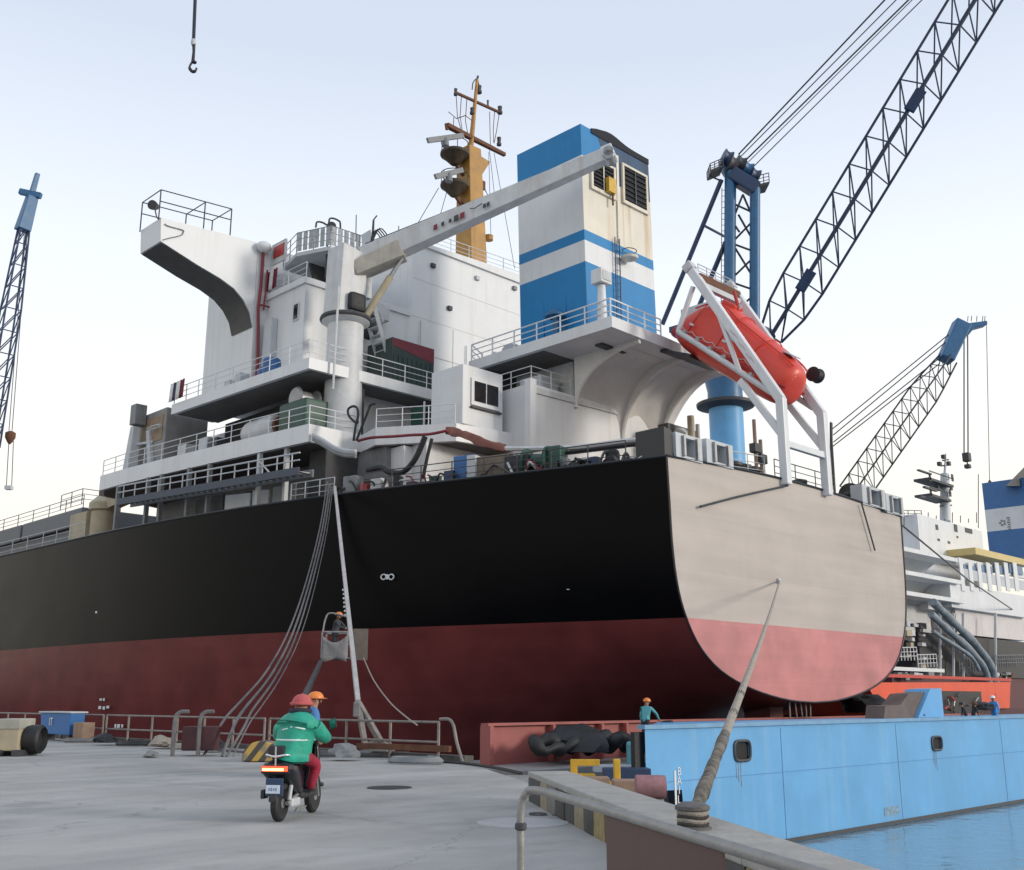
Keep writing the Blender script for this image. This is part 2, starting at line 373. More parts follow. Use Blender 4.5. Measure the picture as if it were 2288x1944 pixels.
E1 = P(1035, 1702, z=0); E2 = P(1172, 1746, z=0)
edge = [Vector((E1.x+.2, 150, 0)), E1, E2, K0+kn*.62-kd*.1, K1+kn*.62]
poly = edge+[Vector((K1.x-5, -60, 0)), Vector((-120, -60, 0)), Vector((-120, 150, 0))]
quay = tag(prism('quay', poly, (0, 0, -9), conc, loc=(0, 0, 0)), kind='structure')
# edge beam along the dock: a low dark coping under the rail
# kerb of single blocks
kcols = [M('kerb_tan', (.30, .25, .17), .8, 0, .3, 4, 0, bump=.5, bscale=14), M('kerb_dark', (.075, .072, .07), .8, 0, .35, 4, 0, bump=.5, bscale=14), M('kerb_grey', (.2, .195, .185), .8, 0, .3, 4, 0, bump=.5, bscale=14), M('kerb_yellow_worn', (.30, .235, .11), .8, 0, .4, 5, 0, bump=.5, bscale=14)]
s = 0.; i = 0
seq = [1, 1, 0, 2, 1, 1, 0, 1, 3, 1, 3, 1, 0, 1, 3, 1, 3, 1, 3, 1, 3]
while s < 22:
    L = .62+random.uniform(-.06, .08); a = K0+kd*s; jz = random.uniform(-.012, .012); jn = random.uniform(-.012, .012)
    o = obox('kerb_block', a+kd*(L/2)+kn*(.3+jn)+Vector((0, 0, .19+jz)), kd*(L/2-.008), kn*.3, (0, 0, .2), kcols[seq[i % len(seq)]], quay, bev=.035); soft(o, 40)
    s += L; i += 1
capm = M('kerb_cap', (.36, .345, .32), .8, 0, .2, 2, 0, bump=.4, bscale=10, fine=.15)
s = 0.
while s < 22:
    L = 2.4+random.uniform(-.2, .2); a = K0+kd*s
    obox('kerb_cap', a+kd*(L/2)+kn*.34+Vector((0, 0, .42)), kd*(L/2-.006), kn*.34, (0, 0, .045), capm, quay, bev=.02); s += L
# round patched concrete, darker stain and the painted black marks on the apron
pc = P(1168, 1838, z=0)
lathe('round_patch', pc+Vector((0, 0, -.05)), [(0.02, .0), (.62, .0), (.62, .054), (.6, .057), (0.02, .057)], M('patch_concrete', (.42, .415, .41), .8, 0, .12, 2, 0, bump=.3, bscale=30, fine=.12), quay, n=40)
mkp = P(1242, 1822, z=.006); text('painted_mark', '8N', .62, mkp, GR(0, 1), GR(1, -.05), M('worn_black_marking', (.06, .06, .062), .8, 0, .7, 6), quay, depth=.004)

# far quay on the other side of the ship
far = [(82, -20), (400, -120), (600, 700), (-400, 700), (-200, 330), (76, 300)]
tag(prism('far_quay', [Vector((x, y, .1)) for x, y in [(84, 52), (92, 52), (92, 120), (400, 120), (400, 700), (-300, 700), (-300, 260), (84, 260)]], (0, 0, -8), conc, loc=(90, 100, .1)), kind='structure')

# ================================================================== THE BULK CARRIER
CLX = 48.2
SHIP = thing('bulk_carrier', (CLX, 27.4, WL), 'large black hulled bulk carrier with red lower hull and beige stern moored at the quay', 'ship')
HT = [(27.4, 36.95), (31, 35.95), (35.1, 34.72), (39.7, 33.4), (44.4, 32.2), (52, 30.7), (58, 29.9), (64.8, 29.3), (83, 28.9), (150, 28.9), (168, 31), (185, 37), (196, 43), (203, 47.6)]
def hx(y):
    for (a, xa), (b, xb) in zip(HT, HT[1:]):
        if a <= y <= b: return xa+(xb-xa)*(y-a)/(b-a)
    return HT[0][1] if y < 27.4 else HT[-1][1]
def PH(u, v, out=0.):                                     # pixel -> point on the near side of the hull
    x = 32.
    for _ in range(30):
        p = P(u, v, x=x); x = .5*x+.5*(hx(p.y)-out)
    return P(u, v, x=x)
trn = [(1, 12), (.992, 10), (.985, 8.2), (.965, 6.6), (.925, 5.3), (.85, 4.05), (.74, 3.1), (.6, 2.45), (.42, 1.95), (.2, 1.6), (0, 1.5)]
mid = [(1, 12), (1, 10), (1, 8), (1, 6), (1, 4), (.995, 2), (.985, 0), (.965, -1.6), (.92, -3.2), (.8, -4.6), (0, -5)]
def dense(pr): return [(q.x, q.y) for q in spline([Vector((a, b, 0)) for a, b in pr], 3)]
trn, mid = dense(trn), dense(mid)
def section(y):
    t = max(0, min(1, (y-27.4)/24)); t = t*t*(3-2*t) if y < 60 else 1
    t = t**.9; w = CLX-hx(y)
    return [((a[0]+(b[0]-a[0])*t)*w, a[1]+(b[1]-a[1])*t) for a, b in zip(trn, mid)]
ys = [27.4, 29, 31, 33, 35.1, 37.5, 39.7, 42, 44.4, 48, 52, 58, 64.8, 74, 83, 100, 125, 150, 160, 168, 177, 185, 191, 196, 200, 203]
vs, fs = [], []; n = 2*len(trn)-1
for y in ys:
    sec = section(y); ring = [(CLX-w, y, z) for w, z in sec]+[(CLX+w, y, z) for w, z in sec[-2::-1]]
    vs += ring
for i in range(len(ys)-1):
    for k in range(n-1): fs.append((i*n+k, i*n+k+1, (i+1)*n+k+1, (i+1)*n+k))
hullmat = two_tone('hull_black_and_antifouling', (.15, .035, .034), (.003, .003, .0037), 5.05, .3, .25, (.0045, .0045, .005), .3)
hullmat.node_tree.nodes['Principled BSDF'].inputs['Specular IOR Level'].default_value = .065
hull = mk('hull', vs, fs, hullmat, SHIP); soft(hull, 40)
tm = two_tone('transom_beige_and_pink', (.50, .185, .18), (.455, .395, .35), 5.05, .5, .3, (.38, .33, .29), .1, bump=.12)
ring = [Vector((x, 27.38, z)) for x, y, z in vs[:n]]
nr = len(ring)
camber = [Vector((59.45-(59.45-36.95)*k/16, 27.38, 12+.36*math.sin(math.pi*k/16))) for k in range(1, 16)]
oc = ring+camber; no_ = len(oc)
tr = mk('transom', oc+[v+Vector((0, .3, 0)) for v in oc], [tuple(range(no_))]+[(i, (i+1) % no_, no_+(i+1) % no_, no_+i) for i in range(no_)], tm, SHIP)
tube('edge_moulding', [v+Vector((0, -.02, 0)) for v in ring], .05, blackp, SHIP, n=6)
# deck with a low bulwark rail
dvs = []
for y in ys: dvs += [(hx(y)+.02, y+.01, 11.4), (2*CLX-hx(y)-.02, y+.01, 11.4)]
mk('deck', dvs, [(2*i, 2*i+1, 2*i+3, 2*i+2) for i in range(len(ys)-1)], M('deck_red', (.14, .05, .04), .7, 0, .3, 1), SHIP)
near = [Vector((hx(y), y, 12)) for y in ys]; farr = [Vector((2*CLX-hx(y), y, 12)) for y in ys]
tube('deck_edge', near, .07, blackp, SHIP, n=6); tube('deck_edge', farr, .07, blackp, SHIP, n=6)
# cambered top strake over the transom
tops = [Vector((36.95+(59.45-36.95)*k/16, 27.4, 12+.36*math.sin(math.pi*k/16))) for k in range(17)]
tube('edge_moulding', [t+Vector((0, -.05, .02)) for t in tops], .06, blackp, SHIP, n=6)
# black corner bulwark and framed fairleads on the stern
cb = P(1487, 968, y=27.6)
prism('corner_bulwark', [(36.9, 27.42, 11.95), (37.45, 27.42, 11.95), (37.45, 27.42, 13.25), (36.9, 27.42, 13.35)], (0, 1.6, 0), blackp, SHIP)
box('bulwark_plate', (37.46, 27.44, 12.0), (42.2, 27.56, 12.25), blackp, SHIP)
def fairlead(x0, x1, z0, z1):
    p = thing0 = None
    f = tubes('fairlead_frame', [], greyw, SHIP) if False else None
    w = (x1-x0)
    o = box('fairlead', (x0, 27.3, z0), (x1, 28.0, z1), greyw, SHIP)
    cut(o, [((x0+w*.3, 27.2, z0+.14), (x0+w*.72, 28.2, z1-.16))])
    box('roller', (x0+w*.22, 27.16, z0+.1), (x0+w*.29, 27.32, z1-.1), steel, o); box('roller', (x0+w*.73, 27.16, z0+.1), (x0+w*.8, 27.32, z1-.1), steel, o)
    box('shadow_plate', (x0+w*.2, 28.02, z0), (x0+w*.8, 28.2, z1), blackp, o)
for u0, u1, v0, v1 in ((1507, 1563, 962, 1012), (1576, 1632, 980, 1030), (1925, 1972, 1082, 1128), (1978, 2012, 1098, 1142)):
    a = P(u0, v1, y=27.4); b = P(u1, v0, y=27.4); zc = 12+.36*math.sin(math.pi*max(0, min(1, ((a.x+b.x)/2-36.95)/22.5)))
    fairlead(a.x, b.x, zc-.02, zc+1.12)
# little white marks on the side
def sidemark(name, u, v, w, h, mat=white, out=.03):
    a, b = PH(u-w/2, v), PH(u+w/2, v); t = (b-a); z = t.length; up = Vector((0, 0, h*a.y/47*.0225))
    nrm = t.cross(Vector((0, 0, 1))).normalized(); nrm = nrm if nrm.x < 0 else -nrm
    c = (a+b)/2+nrm*out
    return obox(name, c, t/2, nrm*.006, up/2, mat, SHIP)
for u in (857, 874): 
    c = PH(u, 1289, .03); d = PH(u+1, 1289, .03)-c; d.z = 0; d.normalize()
    tube('load_line_ring', [c+d*.16*math.cos(a*.5236)+Vector((0, 0, .13*math.sin(a*.5236))) for a in range(13)], .035, white, SHIP, n=5)
sidemark('load_line_bar', 866, 1289, 5, 12)
for k in range(7): sidemark('draught_mark', 769+k*.6, 1318+k*9.4, 5 if k % 2 else 7, 4.4)
for u, v, w, h in ((226, 1563, 5, 4), (233, 1563, 4, 5), (224, 1581, 6, 6), (233, 1582, 5, 6), (242, 1580, 6, 5), (259, 1622, 4, 7), (266, 1622, 6, 7), (274, 1622, 4, 6), (216, 1368, 4, 4), (1270, 1317, 6, 2)):
    sidemark('draught_mark', u, v, w, h)

# ---------------- superstructure blocks
A0, A1, B0, B1 = 15.3, 16.3, 19.55, 20.2                   # fascia heights of the two lower decks
LOW = box('lower_house', (35.6, 45.5, 11.42), (60.8, 72, A0), grey, SHIP)  # grey instead of white: the gallery's shade is put into the wall colour
cut(LOW, [((35, 58.6, 12.2), (61.5, 61.6, 14.6))])
# A deck plate: outline follows the side, with the notch abaft the crane
oa = [(32, 47.7), (35.6, 47.75), (35.1, 45.8), (37.6, 41.9), (42.6, 41.2), (54, 41.2), (61, 45), (64.4, 48), (66.3, 66), (66, 70), (60, 73), (36, 73), (30.9, 71.2), (30.1, 69.4), (30.2, 66), (30.7, 60), (31.4, 53)]
prism('deck_plate', [Vector((x, y, A0)) for x, y in oa], (0, 0, A1-A0), white, SHIP)
ob = [(32, 48), (44.2, 48), (44.2, 52.4), (34.4, 52.4), (34.4, 62.6), (31.4, 62.6), (31.5, 59.6)]
prism('deck_plate', [Vector((x, y, B0)) for x, y in ob], (0, 0, B1-B0), white, SHIP)
soff = M('soffit_shade_tone', (.13, .12, .115), .7, 0, .25, 1.5)  # dark sheets below the decks put underdeck shade into colour
def inset(poly, k=.25):
    c = Vector((sum(p[0] for p in poly)/len(poly), sum(p[1] for p in poly)/len(poly), 0)); return [Vector((p[0]+(k if p[0] < c.x else -k), p[1]+(k if p[1] < c.y else -k), 0)) for p in poly]
prism('soffit_shade_sheet', [p+V(0, 0, A0-.02) for p in inset(oa)], (0, 0, .016), soff, SHIP)
prism('soffit_shade_sheet', [p+V(0, 0, B0-.02) for p in inset(ob)], (0, 0, .016), soff, SHIP)
# A-to-B storey walls, set in
box('house_wall', (36.4, 50.2, A1), (60, 66, B0), white2, SHIP)
MAIN = box('accommodation_block', (34.4, 52.4, B1+.003), (61.2, 62.6, 26.7), white, SHIP)
tower = box('side_house', (33.5, 56.7, B1+.006), (36.4, 62.7, 30.3), white, SHIP)
UP = box('upper_house', (42.8, 52.38, 26.703), (60.4, 63, 32.1), white, SHIP)
mk('house_roof', [(42.6, 52.2, 32.1), (60.6, 52.2, 32.9), (60.6, 63.2, 32.9), (42.6, 63.2, 32.1), (42.6, 52.2, 31.9), (60.6, 52.2, 31.9), (60.6, 63.2, 31.9), (42.6, 63.2, 31.9)], [(0, 1, 2, 3), (4, 7, 6, 5), (0, 4, 5, 1), (1, 5, 6, 2), (2, 6, 7, 3), (3, 7, 4, 0)], white, SHIP)
box('wheelhouse', (36.6, 57.2, 26.71), (59.8, 62.6, 30.4), white, SHIP)
# plate seams on the big walls
seam = M('weld_seam', (.5, .5, .5), .6)
for z in (24.2, 29.4): box('seam', (42.9 if z > 27 else 36.5, 52.37, z), (60.3, 52.395, z+.03), seam, SHIP)
for x in (40.4, 46.6): box('seam', (x, 52.375, 20.3), (x+.03, 52.398, 26.6), seam, SHIP)
# cornice of the main block
box('cornice', (34.25, 52.25, 26.55), (42.7, 63, 26.95), white, SHIP)
# windows
def port(name, c, w, h, n, mat=glass):
    n = Vector(n); s = n.cross(Vector((0, 0, 1)))
    f = obox(name, Vector(c)+n*.03, s*(w/2+.1), n*.05, (0, 0, h/2+.1), white2, SHIP, bev=.03)
    obox('pane', Vector(c)+n*.07, s*(w/2), n*.03, (0, 0, h/2), mat, f)
port('window', P(663, 697, x=34.4), .42, .95, (-1, 0, 0))
port('window', P(602, 604, x=34.4)+Vector((0, 0, -40)), .3, .5, (-1, 0, 0)) if False else None
# bridge wing
wz = [(26.8, 29.85), (26.9, 28.35), (29.3, 27.6), (31.0, 27.15), (32.0, 26.75), (32.7, 26.2), (33.2, 25.5), (33.48, 24.6), (33.48, 30.35)]
prism('bridge_wing', [Vector((x, 56.72, z)) for x, z in wz], (0, 2.6, 0), white, SHIP)
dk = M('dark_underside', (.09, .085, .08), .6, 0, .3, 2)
und = [(26.95, 28.3), (29.3, 27.55), (31.0, 27.1), (32.0, 26.7), (32.7, 26.15), (33.2, 25.45), (33.46, 24.6)]
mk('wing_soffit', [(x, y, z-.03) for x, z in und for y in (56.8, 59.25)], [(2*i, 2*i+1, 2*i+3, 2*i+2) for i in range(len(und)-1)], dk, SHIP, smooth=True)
# open pipe cage on the wing tip
wt = lambda u, v, y=56.8: P(u, v, y=y)
n0, n1, n2 = wt(360, 424), wt(459, 452), wt(518, 467); yy = 59.2; f0 = Vector((n0.x, yy, n0.z)); f1 = Vector((n1.x, yy, n1.z)); f2 = Vector((n2.x, yy, n2.z))
for nm, a, b in (('cage_bar', n0, n2), ('cage_bar', f0, f2), ('cage_bar', n0, f0), ('cage_bar', n1, f1), ('cage_bar', n2, f2), ('cage_bar', n0-V(0, 0, .75), n2-V(0, 0, .75)), ('cage_bar', f0-V(0, 0, .75), f2-V(0, 0, .75))):
    tube(nm, [a, b], .035, dgrey, SHIP, n=6)
for p in (n0, n1, n2, f0, f1, f2): tube('cage_post', [p, Vector((p.x, p.y, 29.7+(p.x-26.8)*.08))], .04, dgrey, SHIP, n=6)
sl = lathe('searchlight', wt(345, 460, 57.6), [(.02, -.3), (.2, -.25), (.28, .1), (.3, .3), (.02, .3)], dgrey, SHIP, n=14, axis=(-.7, -.5, -.2))
tube('searchlight_bracket', [wt(345, 462, 57.6), wt(350, 485, 57.6), wt(362, 500, 57.6)], .04, dgrey, sl, n=6)
# loop shaped plate on the wing side
a = [P(u, v, y=56.66) for u, v in ((368, 500), (376, 505), (408, 514), (410, 518), (404, 526), (378, 532), (364, 536))]
tube('cable_loop', spline(a, 4), .03, grey, SHIP, n=5)
# red hydrant pipe and white junction at the corner of the side house
px = [P(u, v, y=56.5) for u, v in ((588, 560), (586, 600), (583, 640), (577, 690), (577, 740), (576, 800), (573, 850))]
tube('fire_pipe', px, .1, crimson, SHIP, n=7); tube('fire_pipe', [p+V(.35, -.05, 0) for p in px[1:4]], .06, crimson, SHIP, n=6)
tube('fire_branch', [px[3]+V(0, 0, .3), px[3]+V(.9, -.1, .3), px[3]+V(1.3, -.1, .7)], .06, crimson, SHIP, n=6)
ellips('ventilator_head', P(590, 552, y=56.4), .5, .45, .38, white, SHIP)
box('pipe_casing', (34.45, 55.2, 20.3), (34.9, 56.2, 25.2), greyw, SHIP) if False else box('pipe_casing', (33.95, 55.3, 20.3), (34.38, 56.2, 25.0), greyw, SHIP)
# deck rails
railing(SHIP, [(31.5, 62.5, B1), (31.6, 59.6, B1), (32.08, 48.1, B1), (44.1, 48.1, B1)], mat=white)
railing(SHIP, [(30.3, 69.5, A1), (30.35, 66, A1), (30.85, 60, A1), (31.5, 53, A1), (32.1, 47.85, A1), (35.5, 47.85, A1)], mat=white)
railing(SHIP, [(35.2, 45.9, A1), (37.6, 42.0, A1)], mat=white)
railing(SHIP, [(34.5, 52.5, 26.95), (34.5, 56.5, 26.95)], mat=white)
railing(SHIP, [(42.9, 52.5, 32.2), (60.3, 52.5, 32.85)], mat=white2, h=1.0)
railing(SHIP, [(42.7, 52.6, 32.2), (42.7, 62, 32.2)], mat=white2, h=1.0)
# pilot platform with screens on the corner of the house top
pf = [Vector((x, y, 28.7)) for x, y in ((35.3, 51.2), (38.4, 51.0), (39.3, 52.4), (39.3, 56), (35.0, 56), (34.4, 53.6))]
prism('lookout_platform', pf, (0, 0, .25), greyw, SHIP)
prism('platform_bracket', [(36.2, 53.8, 27), (36.6, 53.8, 27), (37.6, 53.8, 28.7), (35.6, 53.8, 28.7)], (0, .2, 0), dgrey, SHIP)
prism('platform_bracket', [(37.6, 52.3, 27), (38.2, 52.3, 27), (39.0, 52.3, 28.7), (36.6, 52.3, 28.7)], (0, .2, 0), dgrey, SHIP)
scr = M('screen_mesh', (.4, .42, .43), .7, 0, .5, 7)
for a, b in zip([pf[5], pf[0]], [pf[0], pf[1]]):
    L = (b-a).length; m = max(2, int(L/.42))
    for k in range(m):
        q = a.lerp(b, (k+.5)/m)+V(0, 0, .95); obox('screen_panel', q, (b-a)/m*.36, (b-a).cross(V(0, 0, 1)).normalized()*.015, (0, 0, .62), scr, SHIP)
railing(SHIP, [p+V(0, 0, .25) for p in pf[4:]+pf[:4]], mat=grey, h=1.35, step=1.1)
for u, v, hgt in ((706, 498, 1), (735, 490, 1)):
    b = P(u, v, y=52); tube('lamp_davit', spline([b+V(.9, 0, -3.4), b+V(.9, 0, -.3), b+V(.7, 0, .15), b+V(.1, 0, .1), b+V(0, 0, -.3)], 5), .06, dgrey, SHIP, n=6)
lathe('speaker_horn', P(741, 507, y=52), [(.02, -.2), (.12, -.2), (.3, .2), (.02, .2)], dgrey, SHIP, n=12, axis=(-.6, -.8, -.2))
for u, v0, v1 in ((795, 480, 540), (835, 490, 520), (890, 505, 540)): 
    tube('whip_aerial', [P(u, v1, y=54), P(u+1, v0, y=54)], .035, dgrey, SHIP, n=5)
tube('bent_aerial', [P(830, 545, y=53), P(834, 492, y=53), P(842, 482, y=53)], .05, dgrey, SHIP, n=6)
# red framed board and flags on the house side
sg = box('notice_board', (34.5, 55.0, 29.0), (34.6, 56.6, 30.4), white2, SHIP); box('red_panel', (34.46, 55.2, 29.4), (34.498, 56.4, 30.2), redp, sg)
tube('notice_frame', [(34.5, 55, 27), (34.5, 55, 30.4), (34.5, 56.6, 30.4), (34.5, 56.6, 27)], .04, greyw, SHIP, n=6)
mar = M('maroon_cloth', (.15, .015, .03), .8, 0, .2, 3); wcl = M('white_cloth', (.7, .68, .66), .8, 0, .1, 3); ncl = M('navy_cloth', (.05, .04, .09), .8, 0, .2, 3)
def flag(c, dy, h, cols):
    f = thing('hanging_flag', c, None, None)
    return f
def bunting(c, w, h, cols, nm):
    c = Vector(c); k = len(cols); root = None
    for i, m in enumerate(cols):
        vs_, fs_ = [], []
        for a in range(5):
            for b in range(4):
                vs_.append(c+V(-.04*math.sin(a*1.7+i)-.02*b, w*((i+a/4)/k), -h*b/3))
        for a in range(4):
            for b in range(3): fs_.append((a*4+b, (a+1)*4+b, (a+1)*4+b+1, a*4+b+1))
        if root is None:
            root = mk(nm, vs_, fs_, m, None, True, loc=c)
            root.modifiers.new('s', 'SOLIDIFY').thickness = .02
        else:
            s_ = mk('cloth_strip', vs_, fs_, m, root, True); s_.modifiers.new('s', 'SOLIDIFY').thickness = .02
    return root
tag(bunting((34.3, 53.9+1.6, 28.5), 1.25, 1.35, [mar, wcl, mar], 'hanging_flag'), 'maroon and white striped flag hung on the rail above the small window', 'flag')
tag(bunting((31.3, 60.9, 21.6), 1.9, 1.25, [mar, wcl, ncl, wcl], 'hanging_flag'), 'maroon white and navy flag at the end of the upper deck rail', 'flag')

# ---------------- stern house, funnel deck, brackets
RW = box('stern_house', (41.5, 40, 11.42), (55, 50.1, 19.0), white, SHIP)
box('stern_house_upper', (45.6, 40.4, 19.003), (54.6, 52.3, 21.35), white2, SHIP); box('under_deck_house', (43.4, 45.2, 19.003), (45.59, 52.3, 21.34), dgrey, SHIP)  # under deck house is dark grey to carry the recess shade in its colour
railing(SHIP, [(41.7, 43.4, 19.0), (41.7, 40.15, 19.0), (45.0, 40.15, 19.0)], mat=white2)
box('vent_cowl', (43.6, 41.2, 19.003), (45.2, 43.0, 20.3), greyw, SHIP, bev=.15)
prism('bulwark_coping', [P(u, v, y=39.96) for u, v in ((1192, 877), (1400, 932), (1400, 922), (1192, 865))], (0, -.06, 0), white2, SHIP)
box('corner_post', (41.2, 39.75, 15.0), (41.7, 40.2, 19.2), white, SHIP)
FD0, FD1 = 21.35, 22.0
prism('funnel_deck', [Vector((x, y, FD0)) for x, y in ((42.6, 34.9), (47.5, 35.0), (54.5, 35.4), (54.8, 47.3), (44.4, 47.3), (42.6, 46.4))], (0, 0, FD1-FD0), white, SHIP)
prism('soffit_shade_sheet', [Vector((x, y, FD0-.02)) for x, y in ((42.9, 40.3), (45.1, 40.3), (54.4, 41), (54.4, 47), (44.5, 47), (42.9, 46.2))], (0, 0, .016), soff, SHIP)  # dark sheet paints in the shade below the funnel deck
warmw = M('bracket_cream_white', (.70, .68, .65), .5, 0, .1, .8, .25, (.5, .4, .33), .1, 1)  # warm white of the brackets and curved soffit
def ribcurve(y0, z0, y1, z1, m=12):
    pts = []
    for k in range(m+1):
        t = k/m; a = t*math.pi/2; pts.append((y0-(y0-y1)*(1-math.cos(a)), z0+(z1-z0)*math.sin(a)))
    return pts
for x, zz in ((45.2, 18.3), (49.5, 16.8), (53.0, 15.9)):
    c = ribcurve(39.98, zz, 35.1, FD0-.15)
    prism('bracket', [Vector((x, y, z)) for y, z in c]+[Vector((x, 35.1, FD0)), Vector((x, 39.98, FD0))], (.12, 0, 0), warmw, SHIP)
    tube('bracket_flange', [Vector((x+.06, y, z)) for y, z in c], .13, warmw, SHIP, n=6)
# curved soffit plating between the brackets
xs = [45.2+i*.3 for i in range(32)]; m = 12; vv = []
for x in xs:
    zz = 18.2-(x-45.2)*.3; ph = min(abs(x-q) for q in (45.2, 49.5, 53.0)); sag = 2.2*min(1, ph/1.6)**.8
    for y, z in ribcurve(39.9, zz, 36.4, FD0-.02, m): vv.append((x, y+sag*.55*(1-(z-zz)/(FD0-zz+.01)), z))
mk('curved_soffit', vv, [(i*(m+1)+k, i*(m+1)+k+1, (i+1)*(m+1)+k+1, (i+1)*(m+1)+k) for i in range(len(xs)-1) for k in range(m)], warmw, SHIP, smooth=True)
box('soffit_light', (44.2, 37, FD0-.12), (46.4, 37.5, FD0-.003), dgrey, SHIP)
railing(SHIP, [(44.5, 47.2, FD1), (42.75, 46.3, FD1), (42.75, 35.1, FD1), (47.4, 35.2, FD1)], mat=white, r=.045)
# floodlight post, drum ventilator, mushroom ventilator on the funnel deck
fl = P(1345, 690, y=36); tube('floodlight_post', [(fl.x, 36, FD1), (fl.x, 36, FD1+2.2)], [.3, .22], white, SHIP, n=10)
fb = box('floodlight_box', (fl.x-.45, 35.6, FD1+2.25), (fl.x+.45, 36.4, FD1+3.1), white, SHIP, bev=.06); box('lens', (fl.x-.36, 35.56, FD1+2.4), (fl.x+.36, 35.61, FD1+2.95), greyw, fb)
mvp = P(1236, 720, x=43.3)
lathe('mushroom_vent', (43.5, mvp.y, FD1), [(.18, 0), (.18, 1.5), (.62, 1.45), (.6, 1.6), (.35, 1.85), (.05, 1.95)], blue, SHIP, n=16)
dv = P(1148, 780, y=47.0)
lathe('drum_ventilator', (dv.x, 47.2, FD1-.6), [(.3, 0), (.3, .4), (.62, .5), (.66, 1.2), (.66, 2.6), (.5, 2.9), (.05, 2.95)], greyw, SHIP, n=18)
for k in range(3): tube('vent_hoop', [(dv.x+.7*math.cos(a*.35), 47.2+.7*math.sin(a*.35), FD1+.2+k*.8) for a in range(19)], .03, dgrey, SHIP, n=5)
# funnel
FX0, FX1, FY0, FY1, FT = 44.2, 50.8, 38, 43.4, 35.45
def ftp(z): return (z-22)/13.5
def fring(z):
    t = ftp(z); return [Vector((FX0-.35*t, FY0, z)), Vector((FX1-.35*t, FY0, z)), Vector((FX1-.35*t, FY1, z)), Vector((FX0-.35*t, FY1, z))]
def fband(name, z0, z1, mat, out=0.):
    a, b = fring(z0), fring(z1); cc = Vector(((FX0+FX1)/2, (FY0+FY1)/2, 0))
    if out:
        for r in (a, b):
            for v in r: v.x += out*(1 if v.x > cc.x else -1); v.y += out*(1 if v.y > cc.y else -1)
    return mk(name, a+b, [(0, 1, 5, 4), (1, 2, 6, 5), (2, 3, 7, 6), (3, 0, 4, 7), (0, 3, 2, 1), (4, 5, 6, 7)], mat, FUN, loc=None)
FUN = thing('funnel', (47.5, 40.7, 22)); FUN.parent = SHIP; FUN.location = Vector((47.5, 40.7, 22))-OFF[SHIP.name]
fb1 = fband('funnel_casing', 22.004, 26.6, funblue)
fw = fband('funnel_casing', 26.6, 27.95, white)
fbl = fband('funnel_stripe', 27.95, 28.6, funblue, .006)
# the white middle has a cream after face, the cap blue with a sooty lip
def fface(name, z0, z1, mat, sides, ring=fring):
    a, b = ring(z0), ring(z1); r = []
    for i in sides: r.append((i, (i+1) % 4, 4+(i+1) % 4, 4+i))
    return mk(name, a+b, r, mat, FUN)
midc = fband('funnel_casing', 28.6, 33.4, cream)
a, b = fring(28.6), fring(33.4)
mk('funnel_side_plate', [v+V(-.006, 0, 0) for v in (a[0], a[3], b[3], b[0])], [(0, 1, 2, 3)], white, FUN)
capb = fband('funnel_cap', 33.4, FT, funblue)
sootm = M('soot', (.012, .014, .02), .8, 0, .4, 1.2)
sb_ = M('sooty_blue', (.02, .07, .15), .6, 0, .5, .6, .8, (.01, .012, .016))
r0 = fring(32.6); r1 = fring(FT+.01)
mk('soot_stain', [v+V(0, -.008, 0) for v in (r0[0].lerp(r0[1], .42), r0[1], r1[1], r1[0].lerp(r1[1], .22))], [(0, 1, 2, 3)], sb_, FUN)
tr_ = fring(FT); mk('funnel_lip', [tr_[0].lerp(tr_[1], t)+V(0, -.06, .03+.32*math.exp(-((t-.42)/.18)**2)+(.1 if t > .2 else 0)) for t in [i/14 for i in range(15)]]+[tr_[0].lerp(tr_[1], t)+V(0, -.06, -.25-.9*max(0, t-.25)*0) for t in [i/14 for i in range(15)]]+[tr_[0].lerp(tr_[1], t)+V(0, .7, .03+.3*math.exp(-((t-.42)/.18)**2)) for t in [i/14 for i in range(15)]],
   [(i, i+1, 16+i, 15+i) for i in range(2, 14)]+[(i, i+1, 31+i, 30+i) for i in range(2, 14)], sootm, FUN)
for x in (45.4, 47.2, 48.8): lathe('exhaust_pipe', (x, 40.5, FT-.5), [(.4, 0), (.4, .8), (.33, .8), (.33, .2)], sootm, FUN, n=14)
# louvred openings
def louvre(us, part):
    p0, p1 = P(us[0], us[2], y=FY0), P(us[1], us[3], y=FY0); x0, x1 = p0.x, p1.x; zt, zb = us[4], us[5]
    fr = box('louvre_frame', (x0-.18, FY0-.16, zb-.22), (x1+.18, FY0+.02, zt+.15), cream, FUN)
    cut(fr, [((x0, FY0-.4, zb), (x1, FY0-.06, zt))])
    box('louvre_back', (x0+.003, FY0-.062, zb+.003), (x1-.003, FY0-.05, zt-.003), sootm, fr)
    for k in range(7):
        z = zb+(zt-zb)*(k+.5)/7; obox('slat', ((x0+x1)/2, FY0-.115, z), ((x1-x0)/2-.01, 0, 0), (0, .04, .05), (0, -.008, .01), dgrey, fr)
    box('mullion', ((x0+x1)/2-.04, FY0-.165, zb+.003), ((x0+x1)/2+.04, FY0-.13, zt-.003), cream if part else dgrey, fr)
    return fr
lz = lambda u, v: P(u, v, y=FY0).z
f1 = louvre((1322, 1368, 400, 400, lz(1345, 368), lz(1345, 428)), True)
f2 = louvre((1392, 1440, 420, 420, lz(1416, 385), lz(1416, 460)), False)
yb = P(1364, 416, y=FY0-.3); box('yellow_box', (yb.x-.3, FY0-.45, yb.z-.45), (yb.x+.35, FY0-.17, yb.z+.5), yellow, f1)
tube('bracket_arm', [(yb.x+.2, FY0-.3, yb.z-.45), (yb.x+.2, FY0-.3, yb.z-1.2)], .06, rusty, f1, n=6)
